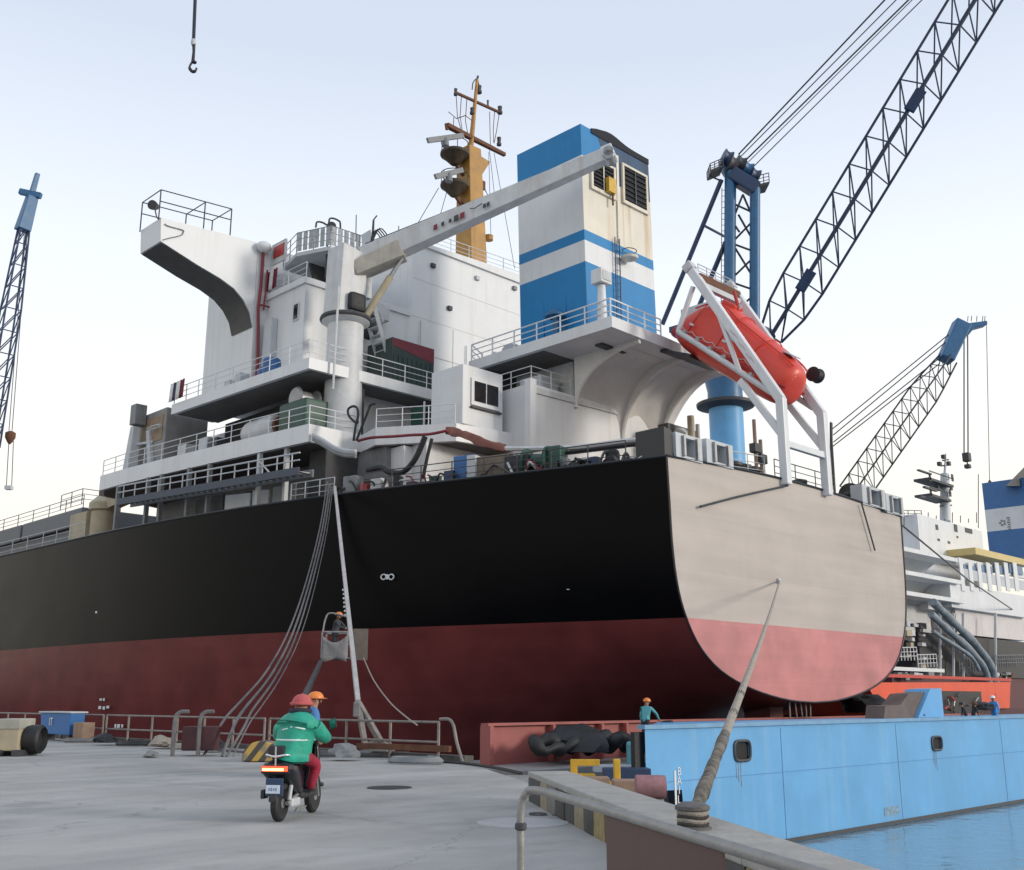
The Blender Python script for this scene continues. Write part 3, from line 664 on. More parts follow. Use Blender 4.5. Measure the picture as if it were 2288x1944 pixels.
box('vertical_stiffener', ((P(1378, 400, y=FY0).x-.1), FY0-.1, 28.7), ((P(1378, 400, y=FY0).x+.1), FY0+.01, 34.6), cream, FUN)
for y in (39.6, 41.4): box('seam', (44.12, y, 22.2), (44.2, y+.04, 26.5), M('funnel_seam', (.02, .14, .34), .5), FUN)
# ladder on the after face
la = P(1377, 600, y=37.8); 
for dx in (0, .42): tube('ladder_rail', [(la.x+dx, 37.85, 22.2), (la.x+dx, 37.85, 28.9)], .04, dblue, FUN, n=5)
for k in range(15): tube('rung', [(la.x, 37.85, 22.6+k*.42), (la.x+.42, 37.85, 22.6+k*.42)], .02, dblue, FUN, n=4)
plt = P(1404, 575, y=37.6); lathe('lamp_platform', (plt.x, 37.5, plt.z-.3), [(.1, 0), (.5, .15), (.55, .3), (.02, .3)], cream, FUN, n=12)
tube('lamp_hoop', [(plt.x+.5*math.cos(a*.45), 37.5+.4*math.sin(a*.45), plt.z+.4) for a in range(15)], .03, dgrey, FUN, n=4)
# ---------------- radar mast
MY = 57.0
def mp(u, v, y=MY): return P(u, v, y=y)
base = mp(1055, 590); MX = base.x
MAST = thing('radar_mast', (MX, MY, 32)); MAST.parent = SHIP; MAST.location = Vector((MX, MY, 32))-OFF[SHIP.name]
mt = mp(1050, 335)
beam('mast_post', (MX, MY, 32), (MX-.45, MY, mt.z), 2.0, 1.8, ochre, MAST, w1=1.45, h1=1.3, bev=.08)
prism('mast_gusset', [(MX+.7, MY, 32), (MX+1.9, MY, 32), (MX+1.3, MY, 34.3), (MX+.7, MY, 36.6)], (0, .25, 0), ochre, MAST)
prism('mast_gusset', [(MX+.55, MY, mt.z-2.4), (MX+1.9, MY, mt.z-.2), (MX+.2, MY, mt.z)], (0, .5, 0), ochre, MAST)
tube('mast_pole', [(MX-.3, MY, mt.z), mp(1066, 178)], [.22, .12], ochre, MAST, n=8)
def plat(c, r, nm='radar_platform'):
    return lathe(nm, c, [(.3, -.9), (r*.8, -.25), (r, -.1), (r, .12), (.02, .12)], M('rusted_dark', (.06, .04, .022), .7, 0, .5, 3), MAST, n=16)
p1, p2 = mp(1016, 345), mp(1015, 415)
plat(p1, 1.15); plat(p2, 1.1)
for c in (p1, p2):
    beam('platform_arm', (MX-.2, MY, c.z-.1), c+V(-.2, 0, -.05), .9, .3, ochre, MAST); beam('platform_strut', (MX-.4, MY, c.z-1.9), c+V(-.5, 0, -.3), .25, .25, rusty, MAST)
    for a in range(6): tube('platform_post', [c+V(1.1*math.cos(a*1.05), 1.05*math.sin(a*1.05), .1), c+V(1.1*math.cos(a*1.05), 1.05*math.sin(a*1.05), .95)], .035, dgrey, MAST, n=5)
for c in (p1, p2): tube('platform_rail', [c+V(1.1*math.cos(a*.35), 1.05*math.sin(a*.35), .95) for a in range(19)], .04, dgrey, MAST, n=5)
for c, u0, v0, u1, v1 in ((p1, 955, 314, 1035, 303), (p2, 972, 395, 1034, 380)):
    m0, m1 = mp(u0, v0, MY-1), mp(u1, v1, MY-1); md = (m0+m1)/2
    lathe('scanner_turret', (md.x, md.y, min(c.z, md.z-.7)), [(.3, 0), (.25, .5), (.15, .75), (.02, .8)], grey, MAST, n=12)
    beam('radar_scanner', m0, m1, .22, .42, grey, MAST, bev=.05)
beam('yardarm', mp(998, 280), mp(1128, 346), .42, .38, rusty, MAST, w1=.3, h1=.3, bev=.05)
beam('yardarm', mp(1016, 206), mp(1118, 252), .2, .2, rusty, MAST, bev=.04)
beam('yard_end', mp(997, 276), mp(999, 290), .2, .2, rusty, MAST)
for u, v0, v1, k in ((1018, 197, 213, .16), (1117, 236, 254, .22), (1115, 305, 325, .2), (1090, 222, 240, .1), (1070, 190, 208, .25), (1055, 240, 255, .2)):
    lathe('navigation_light', mp(u, v1), [(k, 0), (k, .2), (k*.7, .25), (k*.9, (v1-v0)*.036), (.02, (v1-v0)*.036+.05)], dgrey, MAST, n=8)
for pts in ([(1019, 210), (1022, 260), (1030, 290)], [(1031, 215), (1028, 260), (1034, 300)], [(1043, 222), (1040, 270), (1047, 310)], [(1115, 256), (1110, 290), (1104, 320)], [(1105, 250), (1102, 290), (1103, 318)], [(1094, 250), (1095, 300), (1096, 330)], [(1002, 250), (1020, 265), (1040, 258), (1055, 270)], [(1014, 262), (1013, 285), (1020, 295)]):
    tube('signal_halyard', [mp(u, v) for u, v in pts], .04, rusty, MAST, n=4)
tube('topmast_hoop', spline([mp(1055, 200), mp(1057, 185), mp(1066, 176), mp(1070, 190)], 4), .05, dgrey, MAST, n=5)
tube('mast_tip', [mp(1066, 178), mp(1068, 170)], .09, dgrey, MAST, n=6)
for z in (35.2, 38.6, 41.3): box('mast_box', (MX+.5, MY-.4, z), (MX+1.0, MY, z+.7), rusty, MAST)
lathe('mast_lamp', (MX+1.5, MY-.3, 37), [(.1, 0), (.35, .1), (.35, .5), (.05, .6)], ochre, MAST, n=10)
for a, b in (((980, 420), (930, 505)), ((998, 430), (978, 500)), ((1092, 340), (1097, 530)), ((1104, 342), (1150, 600)), ((1072, 395), (1100, 460)), ((1093, 330), (1110, 480)), ((1066, 400), (1092, 438))):
    tube('mast_stay', [mp(*a), mp(*b)], .03, cable, MAST, n=4)

# ---------------- provision crane on its pedestal
CR = thing('provision_crane', (35.1, 49, A1)); CR.parent = SHIP; CR.location = Vector((35.1, 49, A1))-OFF[SHIP.name]
lathe('pedestal', (35.1, 49, 16.303), [(1.12, 0), (1.12, .7), (1.06, 4.2), (1.06, 6.75), (1.2, 6.8), (1.42, 6.95), (1.42, 7.2), (.9, 7.25)], white2, CR, n=36)
lathe('slewing_ring', (35.1, 49, 23.3), [(1.5, 0), (1.55, .1), (1.5, .25), (1.1, .3)], dgrey, CR, n=32)
prism('slewing_column', [(34.0, 48.2, 23.6), (36.0, 48.2, 23.6), (35.85, 48.2, 27.6), (34.15, 48.2, 27.9)], (0, 1.6, 0), white2, CR, bev=.06)
dm = obox('winch_motor', (35.1, 48.0, 24.3), (.55, 0, 0), (0, .25, 0), (0, 0, .55), black, CR, bev=.2)
box('crane_cabinet', (36.0, 48.4, 25.0), (36.5, 49.4, 27.2), greyw, CR, bev=.05)
tipb = P(1362, 345, y=35.6); bb = P(815, 582, y=48.6)
def bo(t, dz=0.): return bb.lerp(tipb, t)+V(0, 0, dz)
beam('boom', bb, tipb, 1.0, 1.45, white2, CR, w1=.7, h1=.75, bev=.03)
beam('boom_foot', bb-V(.6, 0, .9), bo(.16, -.42), 1.25, .9, M('boom_foot_drab', (.42, .39, .34), .6, 0, .2, 1.5, .4, (.2, .15, .1)), CR, w1=1.12, h1=1.1, bev=.05)
beam('boom_head', bo(.975), bo(1.02), .85, .95, white, CR, bev=.1)
for k in (-1, 1): lathe('sheave', bo(1.0, -.1)+V(0, 0, .12*k), [(.3, -.46), (.34, -.4), (.3, 0), (.34, .4), (.3, .46)], steel, CR, n=14, axis=(tipb-bb).cross(V(0, 0, 1)))
for t, h in ((.3, .25), (.33, .2), (.36, .18), (.385, .3), (.41, .3), (.5, .2), (.515, .2)):
    obox('boom_fitting', bo(t, -.12)-_H*.62, (tipb-bb).normalized()*h*.5, _H*.04, (0, 0, h*.6), dgrey if t not in (.3, .41) else crimson, CR, bev=.03)
tube('boom_hose', [bo(.44, .12)-_H*.6, bo(.46, -.02)-_H*.62, bo(.49, .1)-_H*.6], .03, dgrey, CR, n=5)
rp0 = P(818, 705, y=48.0); rp1 = bo(.17, -.7)
tube('luffing_cylinder', [rp0, rp0.lerp(rp1, .62)], .22, beige, CR, n=12); tube('cylinder_rod', [rp0.lerp(rp1, .6), rp1], .13, steel, CR, n=10)
obox('cylinder_lug', rp0+V(-.5, .3, -.1), (.6, 0, 0), (0, .3, 0), (0, 0, .3), greyw, CR, bev=.05)
tube('hoist_wire', [bb+V(0, 0, 1.1), tipb+V(0, 0, .5)], .03, cable, CR, n=4)
prism('winch_guard', [bo(-.01, .7), bo(.03, .75), bo(.02, 1.9), bo(-.02, 1.8)], (.4, .4, 0), greyw, CR)
for k in range(4): tube('guard_hoop', spline([bo(.02, .6), bo(.035+.008*k, 1.7), bo(.08+.01*k, .6)], 4), .04, dgrey, CR, n=5)
tube('pedestal_ladder', [P(744, 870, y=47.7), P(757, 640, y=47.7)], .07, white2, CR, n=6)
# stairs and machinery behind the crane
for k in range(9): obox('stair_tread', (38.2+k*.18, 50.6, 25.2-k*.48), (.2, 0, 0), (0, .5, 0), (0, 0, .03), greyw, SHIP)
for y in (50.1, 51.1): beam('stair_stringer', (37.9, y, 25.6), (39.9, y, 20.6), .06, .3, white2, SHIP)
prism('vent_trunk', [(37.2, 51.6, 25.4), (40.4, 51.6, 25.4), (40.4, 51.6, 26.2), (38.6, 51.6, 27.0), (37.2, 51.6, 26.6)], (0, .75, 0), white2, SHIP, bev=.04)
ellips('air_intake', (38.6, 51.5, 24.6), .75, .5, .9, dgrey, SHIP); tube('air_intake_hood', spline([(37.9, 51.4, 23.2), (38.0, 51.3, 25), (38.9, 51.2, 25.7), (39.5, 51.3, 25)], 5), .22, white2, SHIP, n=8)

# ---------------- cabin and small walls abaft
CAB = box('control_cabin', (37.9, 41.75, A1+.003), (41.0, 44.4, 19.75), white, SHIP, bev=.05)
wx0, wx1 = P(1058, 880, y=41.75).x, P(1110, 880, y=41.75).x; wz1, wz0 = P(1080, 858, y=41.75).z, P(1080, 902, y=41.75).z
wf = box('cabin_window', (wx0-.22, 41.66, wz0-.25), (wx1+.2, 41.78, wz1+.18), white, SHIP, bev=.02)
for a, b in ((0, .47), (.53, 1)): box('pane', (wx0+(wx1-wx0)*a, 41.62, wz0), (wx0+(wx1-wx0)*b, 41.68, wz1), glass, wf)
box('window_sill', (wx0-.25, 41.58, wz0-.42), (wx1+.25, 41.74, wz0-.32), dgrey, SHIP)
box('blue_grey_wall', (41.0, 43.2, A1+.005), (43.6, 43.5, 19.4), M('pale_blue_paint', (.42, .52, .66), .5, 0, .1, 1), SHIP)
# walls and an added dark shade box under the A deck extension
box('fore_peak_house', (36.6, 43.2, 11.42), (41.4, 45.45, A0-.01), white2, SHIP)
prism('white_casing', [(36.2, 44.4, 11.45), (36.2, 47.6, 11.45), (35.9, 47.6, 15.2), (36.0, 44.4, 15.2)], (2.5, 0, 0), white, SHIP)

box('recess_shade_box', (33.4, 48.0, 11.45), (36.1, 49.6, A0-.03), M('recess_shade_grey', (.05, .05, .052), .7, 0, .4, 1.5), SHIP, bev=.05)  # added dark box carries the shade of the gallery recess
for k_, (x_, z_) in enumerate(((44.4, 30.6), (48.6, 30.9), (52.4, 31.2), (46.0, 27.9), (50.5, 25.6), (43.0, 22.6))):
    box('wall_fitting', (x_, 52.18, z_), (x_+.35, 52.37, z_+.3), [dgrey, greyw, grey][k_ % 3], SHIP, bev=.03)
dr_ = box('door', (40.9, 52.3, 20.35), (41.9, 52.39, 22.5), white2, SHIP, bev=.03); box('door_handle', (41.7, 52.22, 21.3), (41.76, 52.3, 21.5), dgrey, dr_)
for k_ in range(3): tube('wall_conduit', [(43.6+k_*4.2, 52.3, 20.3), (43.6+k_*4.2, 52.3, 26.5-k_*.8)], .035, greyw, SHIP, n=5)
# ---------------- open side gallery below the A deck: stanchions, accommodation ladder
for u in (640, 580, 470, 425, 365, 335, 270):
    p = PH(u, 1040, -1.0); box('stanchion', (p.x-.12, p.y-.12, 11.45), (p.x+.12, p.y+.12, A0), grey if u not in (640, 580) else greyw, SHIP)
for u0, u1 in ((440, 500), (505, 560), (565, 600), (610, 660)):
    a = PH(u0, 1090, -1.4); b = PH(u1, 1090, -1.4); prism('gallery_screen', [(a.x, a.y, 11.45), (b.x, b.y, 11.45), (b.x, b.y, 13.0+random.random()*.5), (a.x, a.y, 13.3)], (.1, 0, 0), [grey, greyw, dgrey][random.randrange(3)], SHIP)
lad = thing('accommodation_ladder', PH(460, 1105, .4)); lad.parent = SHIP; lad.location = OFF[lad.name]-OFF[SHIP.name]
la0, la1 = PH(262, 1122, .45), PH(668, 1052, .45)
beam('stringer', la0, la1, .12, .42, M('ladder_navy', (.045, .06, .09), .5, 0, .3, 2), lad); beam('stringer', la0+V(.9, 0, 0), la1+V(.9, 0, 0), .12, .42, grey, lad)
tube('handrail', [la0+V(0, 0, 1.0), la1+V(0, 0, 1.0)], .05, greyw, lad, n=6); tube('handrail', [la0+V(0, 0, .6), la1+V(0, 0, .6)], .04, greyw, lad, n=6)
for k in range(14):
    q = la0.lerp(la1, (k+.5)/14); tube('handrail_post', [q, q+V(0, 0, 1)], .04, greyw, lad, n=5)
for k in range(30):
    q = la0.lerp(la1, (k+.5)/30); obox('tread', q+V(.45, 0, 0), (.4, 0, 0), (0, .16, 0), (0, 0, .02), steel, lad)
tube('brace', [la0.lerp(la1, .87), la0.lerp(la1, .8)+V(0, 0, 1)], .05, greyw, lad, n=5)

# ---------------- foredeck seen past the house
hc = box('hatch_coaming', (34, 80, 11.45), (62, 128, 14.6), M('hatch_grey', (.13, .145, .16), .55, 0, .25, .4, .4, (.12, .07, .05), .2, 1), SHIP)
for k in range(4): box('hatch_cover', (33.6, 80.2+k*12, 14.61), (62.4, 91.8+k*12, 16.0), M('hatch_grey', (.13, .145, .16)), SHIP, bev=.1)
railing(SHIP, [(hx(y)+.25, y, 12) for y in (69.5, 76, 84, 95, 110, 130)], mat=greyw, h=1.1, step=2.4)
railing(SHIP, [(33.8, y, 16.0) for y in (80.5, 100, 126)], mat=dgrey, h=1.0, step=3)
pq = P(225, 1075, x=32.5); lathe('deck_tank', (33, pq.y, 11.45), [(.9, 0), (.9, 3.4), (1.1, 3.5), (1.1, 4.0), (.5, 4.6), (.02, 4.7)], beige, SHIP, n=18)
box('deck_store', (32.2, pq.y+1.2, 11.45), (34.2, pq.y+4, 15.0), beige, SHIP, bev=.05)
beam('crane_jib_rest', (33, pq.y-1, 15.4), (35, pq.y-6.0, 16.9), .9, .9, beige, SHIP)
railing(SHIP, [(31.6, pq.y+4.5, 15.4), (31.6, pq.y+.8, 15.4), (33.2, pq.y+.8, 15.4)], mat=dgrey)
# liferaft davit posts at the forward end of the A deck
dp = P(300, 1010, x=31.2); 
beam('davit_post', (31.0, dp.y, A1), (31.0, dp.y-.3, A1+3.1), .8, .7, greyw, SHIP, w1=.5, h1=.5, bev=.04)
beam('davit_post', (31.6, dp.y-2.0, A1), (31.6, dp.y-1.2, A1+2.8), .5, .5, greyw, SHIP, w1=.4, h1=.4, bev=.04)
box('davit_head_box', (30.7, dp.y-.75, A1+3.2), (31.5, dp.y+.05, A1+4.6), grey, SHIP, bev=.05)
tube('davit_hoop', [(31.2+.2*math.cos(a*.5), dp.y-2.6+.9*math.sin(a*.5), A1+2.7) for a in range(13)], .05, greyw, SHIP, n=5)
beam('davit_tie', (31.0, dp.y, A1+1.9), (31.6, dp.y-1.8, A1+1.9), .15, .15, greyw, SHIP)

# ---------------- stern: freefall lifeboat frame, ventilators, bollards
DX0, DX1 = 46.6, 50.7
FRM = thing('lifeboat_davit', (48.6, 31, 12)); FRM.parent = SHIP; FRM.location = OFF[FRM.name]-OFF[SHIP.name]
a_top = P(1545, 605, x=DX0); a_bot = P(1745, 893, x=DX0)
for x in (DX0, DX1):
    dx = V(x-DX0, 0, 0); wm = white
    beam('arm', a_top+dx, a_bot+dx, .42, .5, wm, FRM, bev=.08)
    beam('arm_head', a_top+dx+(a_top-a_bot).normalized()*.0, a_top+dx+(a_top-a_bot).normalized()*.55+V(0, 0, .0), .52, .6, white2, FRM, bev=.1)
    cz = a_bot+dx
    beam('column', (x, cz.y, 12.05), (x, cz.y, cz.z+.1), .45, .45, wm, FRM, bev=.07)
    beam('diagonal', P(1654, 850, x=DX0)+dx, (x, cz.y, 14.55), .3, .36, wm, FRM, bev=.05)
    # lower skid rail
    s0 = P(1515, 741, x=DX0)+dx; s1 = P(1725, 878, x=DX0)+dx
    tube('skid_rail', [s0, s1], .16, white2, FRM, n=8)
    for k in range(7): q = s0.lerp(s1, (k+.5)/7); obox('skid_lug', q+V(0, 0, .22), (.08, 0, 0), (0, .14, 0), (0, 0, .1), steel, FRM)
    beam('tie', P(1603, 695, x=DX0)+dx, P(1652, 828, x=DX0)+dx, .2, .22, wm, FRM, bev=.04)
    beam('back_leg', P(1549, 640, x=DX0)+dx, P(1515, 742, x=DX0)+dx, .22, .22, wm, FRM, bev=.03)
tb = a_top.lerp(a_bot, .06)
wd = beam('cross_winch', tb, tb+V(DX1-DX0, 0, 0), .55, .55, rusty, FRM, bev=.12)
beam('cross_beam', a_top.lerp(a_bot, .1)+V(0, 0, -.1), a_top.lerp(a_bot, .1)+V(DX1-DX0, 0, -.1), .3, .3, greyw, FRM)
beam('cross_beam', (DX0, a_bot.y, 14.2), (DX1, a_bot.y, 14.2), .26, .34, white, FRM, bev=.03)
railing(FRM, [tb+V(.2, 0, .3), tb+V(3.6, 0, .3)], h=.6, mat=greyw, step=.8)
hk = P(1822, 838, x=DX1); lathe('hook_drum', hk, [(.05, -.3), (.42, -.28), (.3, -.1), (.3, .1), (.42, .28), (.05, .3)], black, FRM, n=16, axis=(1, 0, 0))
text('red_marking', 'lllb', .5, P(1656, 762, x=DX0-.30), a_bot-a_top, V(0, -.2, 1), redp, FRM, depth=.02) if False else None
for k in range(6):
    q = a_top.lerp(a_bot, .5+.045*k)+V(-.235, 0, .06 if k % 2 else -.06); obox('red_marking', q, (.012, 0, 0), (a_bot-a_top).normalized()*.14, V(0, .5, .75)*.1, redp, FRM)
# boat platform linking to the funnel deck
prism('boat_platform', [(47.6, 35.45, 21.2), (52.3, 35.45, 21.2), (52.0, 33.2, 20.3), (47.3, 33.2, 20.3)], (0, 0, .22), dgrey, SHIP)

LB = thing('freefall_lifeboat', P(1660, 800, x=48.6), 'orange red enclosed lifeboat tilted nose down in the white stern frame', 'lifeboat')
ax0 = P(1538, 748, x=48.6); ax1 = P(1772, 872, x=48.6); bd, bs, bu = frame(ax1-ax0); BL = (ax1-ax0).length
# profile: fraction along, top height, bottom depth, half width
def sy(u, v): q = P(u, v, x=48.6)-ax0; return q.dot(bd)/BL, q.dot(bu)
prof = [(-.085, .4, -.3, .3), (-.055, 1.0, -.5, .75), (.02, 1.72, -.75, 1.1), (.12, 2.3, -.9, 1.38), (.2, 2.58, -.95, 1.48), (.3, 2.6, -1.0, 1.55), (.42, 2.3, -1.04, 1.55), (.6, 2.0, -1.08, 1.55), (.78, 1.72, -1.14, 1.5), (.9, 1.5, -1.14, 1.36), (.975, 1.28, -1.0, 1.15), (1.01, 1.0, -.75, .9), (1.02, .45, -.35, .42)]
vs, fs = [], []; nn = 24
for t, tp, bt, hw in prof:
    for k in range(nn):
        a = 2*math.pi*k/nn; cx_, sx_ = math.cos(a), math.sin(a)
        if sx_ >= 0: z = tp*abs(sx_)**.75; x = hw*(abs(cx_)**.5)*(1-.42*abs(sx_)**2)
        else: z = bt*abs(sx_)**1.05; x = hw*abs(cx_)**.85
        vs.append(ax0+bd*(t*BL)+bs*(x*(1 if cx_ >= 0 else -1))+bu*z)
for j in range(len(prof)-1):
    for k in range(nn): fs.append((j*nn+k, j*nn+(k+1) % nn, (j+1)*nn+(k+1) % nn, (j+1)*nn+k))
fs += [tuple(range(nn)), tuple((len(prof)-1)*nn+k for k in range(nn))]
lb = mk('boat_shell', vs, fs, orange, LB); md = lb.modifiers.new('s', 'SUBSURF'); md.levels = md.render_levels = 1; soft(lb, 80)
fend = []
for sd_ in (-1, 1):
    tube('canopy_ridge', spline([ax0+bd*(t*BL)+bs*(sd_*hw*.6)+bu*(tp*.9+.02) for t, tp, bt, hw in prof[2:-2]], 4), .05, orange, LB, n=6)
    for t_, tp_, hw_ in ((.12, 2.3, 1.38), (.42, 2.3, 1.55), (.7, 1.85, 1.52)): tube('canopy_frame', spline([ax0+bd*(t_*BL)+bs*(sd_*hw_*x_)+bu*(tp_*z_) for x_, z_ in ((1.01, .02), (.95, .35), (.85, .6), (.62, .88), (.3, 1.01), (0, 1.03))], 3), .035, orange, LB, n=5)
for side in (-1, 1):
    tube('rubbing_strake', spline([ax0+bd*(t*BL)+bs*(side*(hw+.02))+bu*.02 for t, tp, bt, hw in prof[1:-1]], 4), .07, M('strake_red', (.4, .03, .03), .5), LB, n=6)
bxl = lambda t, s_, u_: ax0+bd*(t*BL)+bs*s_+bu*u_
side = -1 if (bs.x > 0) else 1
obox('conning_hatch', bxl(.24, 0, 2.5), bd*.5, bs*.45, bu*.2, orange, LB, bev=.1)
for t, w in ((.2, .16), (.34, .16)): obox('boat_window', bxl(t, side*.72, 2.1), bd*w, bs*.05, bu*.12, glass, LB, bev=.02)
obox('side_label', bxl(.52, side*1.38, 1.05), bd*.5, bs*.03, bu*.36, M('silver_label', (.5, .54, .56), .4, .2, .3, 8), LB, bev=.02)
for sd_ in (-1, 1):
    tube('grab_line', [ax0+bd*((.08+.8*i/40)*BL)+bs*(sd_*1.56)+bu*(.35-.14*abs(math.sin(i*math.pi/5))) for i in range(41)], .025, white2, LB, n=5)
    for t in (.14, .46, .66): obox('reflective_patch', bxl(t, sd_*1.5, .7), bd*.14, bs*.05, bu*.06, white, LB, bev=.01)
obox('lifting_eye', bxl(.3, 0, 2.7), bd*.1, bs*.06, bu*.14, white2, LB, bev=.03)
tube('lifting_sling', [bxl(.3, 0, 2.6), bxl(.26, 0, 2.6)+V(0, 0, .9)], .1, redp, LB, n=7)
lathe('rudder_nozzle', bxl(-.09, 0, -.2), [(.3, -.3), (.34, 0), (.3, .25)], redp, LB, n=14, axis=bd)
obox('bow_plate', bxl(.88, .2, 1.62), bd*.35, bs*.4, bu*.03, greyw, LB)

for u, v, r in ((1512, 905, 1.0), ):
    p = P(u, v, y=38.2); lathe('mushroom_ventilator', (p.x, 38.2, 12), [(.55, 0), (.6, 2.6), (.62, 3.6), (1.0, 3.5), (1.05, 3.9), (.85, 4.4), (.82, 5.6), (.5, 6.0), (.05, 6.1)], white2, SHIP, n=20)
    lathe('vent_band', (p.x, 38.2, 15.6), [(1.02, 0), (1.1, .1), (1.1, .5), (1.0, .6)], dgrey, SHIP, n=20)
p = P(1543, 930, y=37); tube('exhaust_stack', [(p.x, 37, 12), (p.x, 37, 18.6)], .22, M('soiled_cream', (.45, .38, .28), .6, 0, .3, 2), SHIP, n=10); tube('exhaust_stack', [(p.x+.7, 37, 12), (p.x+.7, 37, 18.2)], .14, greyw, SHIP, n=8)
box('tank_box', (p.x-1, 38, 16.6), (p.x+2.2, 38.8, 18.2), dgrey, SHIP, bev=.05)
railing(SHIP, [P(1565, 985, y=30.5), P(1665, 1005, y=30.5)], mat=greyw, h=1.1) if False else railing(SHIP, [(43.2, 28.2, 12.3), (46.3, 28.2, 12.5)], mat=greyw)
railing(SHIP, [(46.9, 28.0, 12.5), (53.0, 28.0, 12.5)], mat=dgrey, h=1.05)
for u, v, h in ((1690, 1040, 3.6), (1702, 1040, 2.6)):
    p = P(u, v, y=29.2); tube('light_post', [(p.x, 29.2, 12), (p.x, 29.2, 12.3+h)], .1, M('pinkish_post', (.3, .19, .15), .6, 0, .3, 3), SHIP, n=7); box('post_lamp', (p.x-.3, 29.0, 12.3+h*.5), (p.x+.3, 29.4, 12.3+h*.5+.5), dgrey, SHIP, bev=.05)
for u, v in ((1640, 1030), (1660, 1035), (1682, 1045), (1785, 1065), (1893, 1090)):
    p = P(u, v, y=28.6); lathe('bitt', (p.x, 28.6, 12), [(.3, 0), (.3, .75), (.42, .85), (.42, 1.0), (.1, 1.1)], dgrey, SHIP, n=14)
p = P(1912, 1085, y=28.8); lathe('mooring_drum', (p.x, 28.9, 13.1), [(.75, -.6), (.75, -.5), (.35, -.45), (.35, .45), (.75, .5), (.75, .6)], dgrey, SHIP, n=20, axis=(1, 0, .1))
box('deck_locker', (50.0, 28.6, 12.2), (51.2, 29.4, 13.0), M('locker_blue_grey', (.12, .18, .26), .5), SHIP, bev=.04)
p = P(1857, 1000, y=29.5); tube('ensign_staff', [(p.x, 29.5, 12.2), (p.x, 29.4, P(1857, 945, y=29.5).z)], [.09, .05], dgrey, SHIP, n=6)
# ================================================================== THINGS ON THE SHIP'S DECKS
def crate(name, a, b, mat, label, cat, group=None, bev=.04):
    o = box(name, a, b, mat, None, bev); return tag(o, label, cat, group)
# green container with a red band beside the crane
gx0, gx1 = P(874, 860, y=49.4).x, P(968, 880, y=49.4).x
gt = P(874, 752, y=49.4).z
gc = tag(box('deck_container', (gx0, 49.4, B1+.02), (gx1, 51.9, gt), green), 'dark green steel container with red top band behind the upper deck rail', 'container')
prism('red_band', [(gx0, 49.385, gt-.02), (gx1, 49.385, gt-.02), (gx1, 49.385, gt-1.0), (gx0, 49.385, gt-.5)], (0, .012, 0), M('container_red', (.2, .03, .045), .6, 0, .2, 2), gc)
for k in range(9):
    x = gx0+(gx1-gx0)*(k+.5)/9; box('corrugation', (x-.08, 49.35, B1+.2), (x+.08, 49.399, gt-1.1), green, gc)
wt_ = tag(lathe('blue_barrel', (32.9, 53.3, B1+.01), [(.5, 0), (.55, .1), (.55, 1.2), (.45, 1.3), (.02, 1.32)], M('barrel_blue', (.03, .12, .33), .45, 0, .2, 3), n=20), 'blue drum standing at the upper deck rail beside the crane post', 'drum')
tag(lathe('blue_barrel', (33.2, 54.5, B1+.01), [(.42, 0), (.45, .1), (.45, .95), (.36, 1.05), (.02, 1.06)], M('barrel_blue', (.03, .12, .33)), n=20), 'shorter blue drum behind the blue drum at the upper deck rail', 'drum')
for k, (y, h) in enumerate(((56.0, 1.0), (57.2, .8))):
    tag(box('deck_valve_box', (32.4, y, B1+.01), (33.1, y+.7, B1+h), greyw, bev=.05), ('tall' if k == 0 else 'low')+' grey valve box beside the red fire pipe', 'box')
# A deck gallery: drum tank, green machine, container, lockers, added dark shade box
tk = thing('drum_tank', (33.2, 54.5, A1), 'white horizontal tank lying at the A deck rail', 'tank')
lathe('shell', (33.3, 52.6, A1+1.0), [(.1, 0), (.7, .15), (.8, .5), (.8, 3.0), (.7, 3.3), (.1, 3.4)], white2, tk, n=22, axis=(0, 1, 0))
lathe('end_cap', (33.3, 52.4, A1+1.0), [(.1, 0), (.55, .05), (.55, .3)], rusty, tk, n=16, axis=(0, 1, 0))
for y in (53.2, 55.2): box('saddle', (32.7, y, A1), (33.9, y+.25, A1+.5), dgrey, tk)
gm = thing('deck_winch', (33.2, 50.2, A1), 'dark green machine under a clear hood at the lower deck corner', 'winch')
box('body', (32.5, 48.9, A1+.01), (34.2, 51.6, A1+1.9), wgreen, gm, bev=.12); lathe('drum', (32.6, 50.2, A1+2.1), [(.6, 0), (.7, .1), (.5, .2), (.5, 1.3), (.7, 1.4), (.6, 1.5)], steel, gm, n=18, axis=(1, 0, 0))
bc = thing('brown_container', (33, 66, A1), 'grey brown container with an inset panel on the lower deck forward', 'container')
box('shell', (31.6, 63.6, A1+.02), (34.6, 68.2, A1+4.0), M('container_grey', (.24, .235, .23), .6, 0, .2, 1.5, .3), bc, bev=.04); box('panel', (31.56, 64.0, A1+1.9), (31.61, 67.2, A1+3.6), M('container_tan', (.28, .2, .13), .6, 0, .25, 2), bc)
for k in range(4): tag(box('deck_locker', (32.0+.1*(k % 2), 57.6+k*1.35, A1+.01), (33.0, 58.7+k*1.35, A1+1.0+.3*(k % 2)), [dgrey, greyw, grey, white2][k], bev=.05), ['dark grey', 'pale grey', 'mid grey', 'dirty white'][k]+' locker along the lower deck rail', 'locker', 'lockers along the lower deck')
dm_ = tag(box('underdeck_shade_box', (35.0, 48.6, A1+.01), (36.35, 62, B0-.1), M('underdeck_shade_dark', (.035, .035, .038), .6, 0, .3, 2)), 'added dark shade box under the upper deck behind the tank', 'shade box')  # added box, its dark colour imitates shade between the two decks
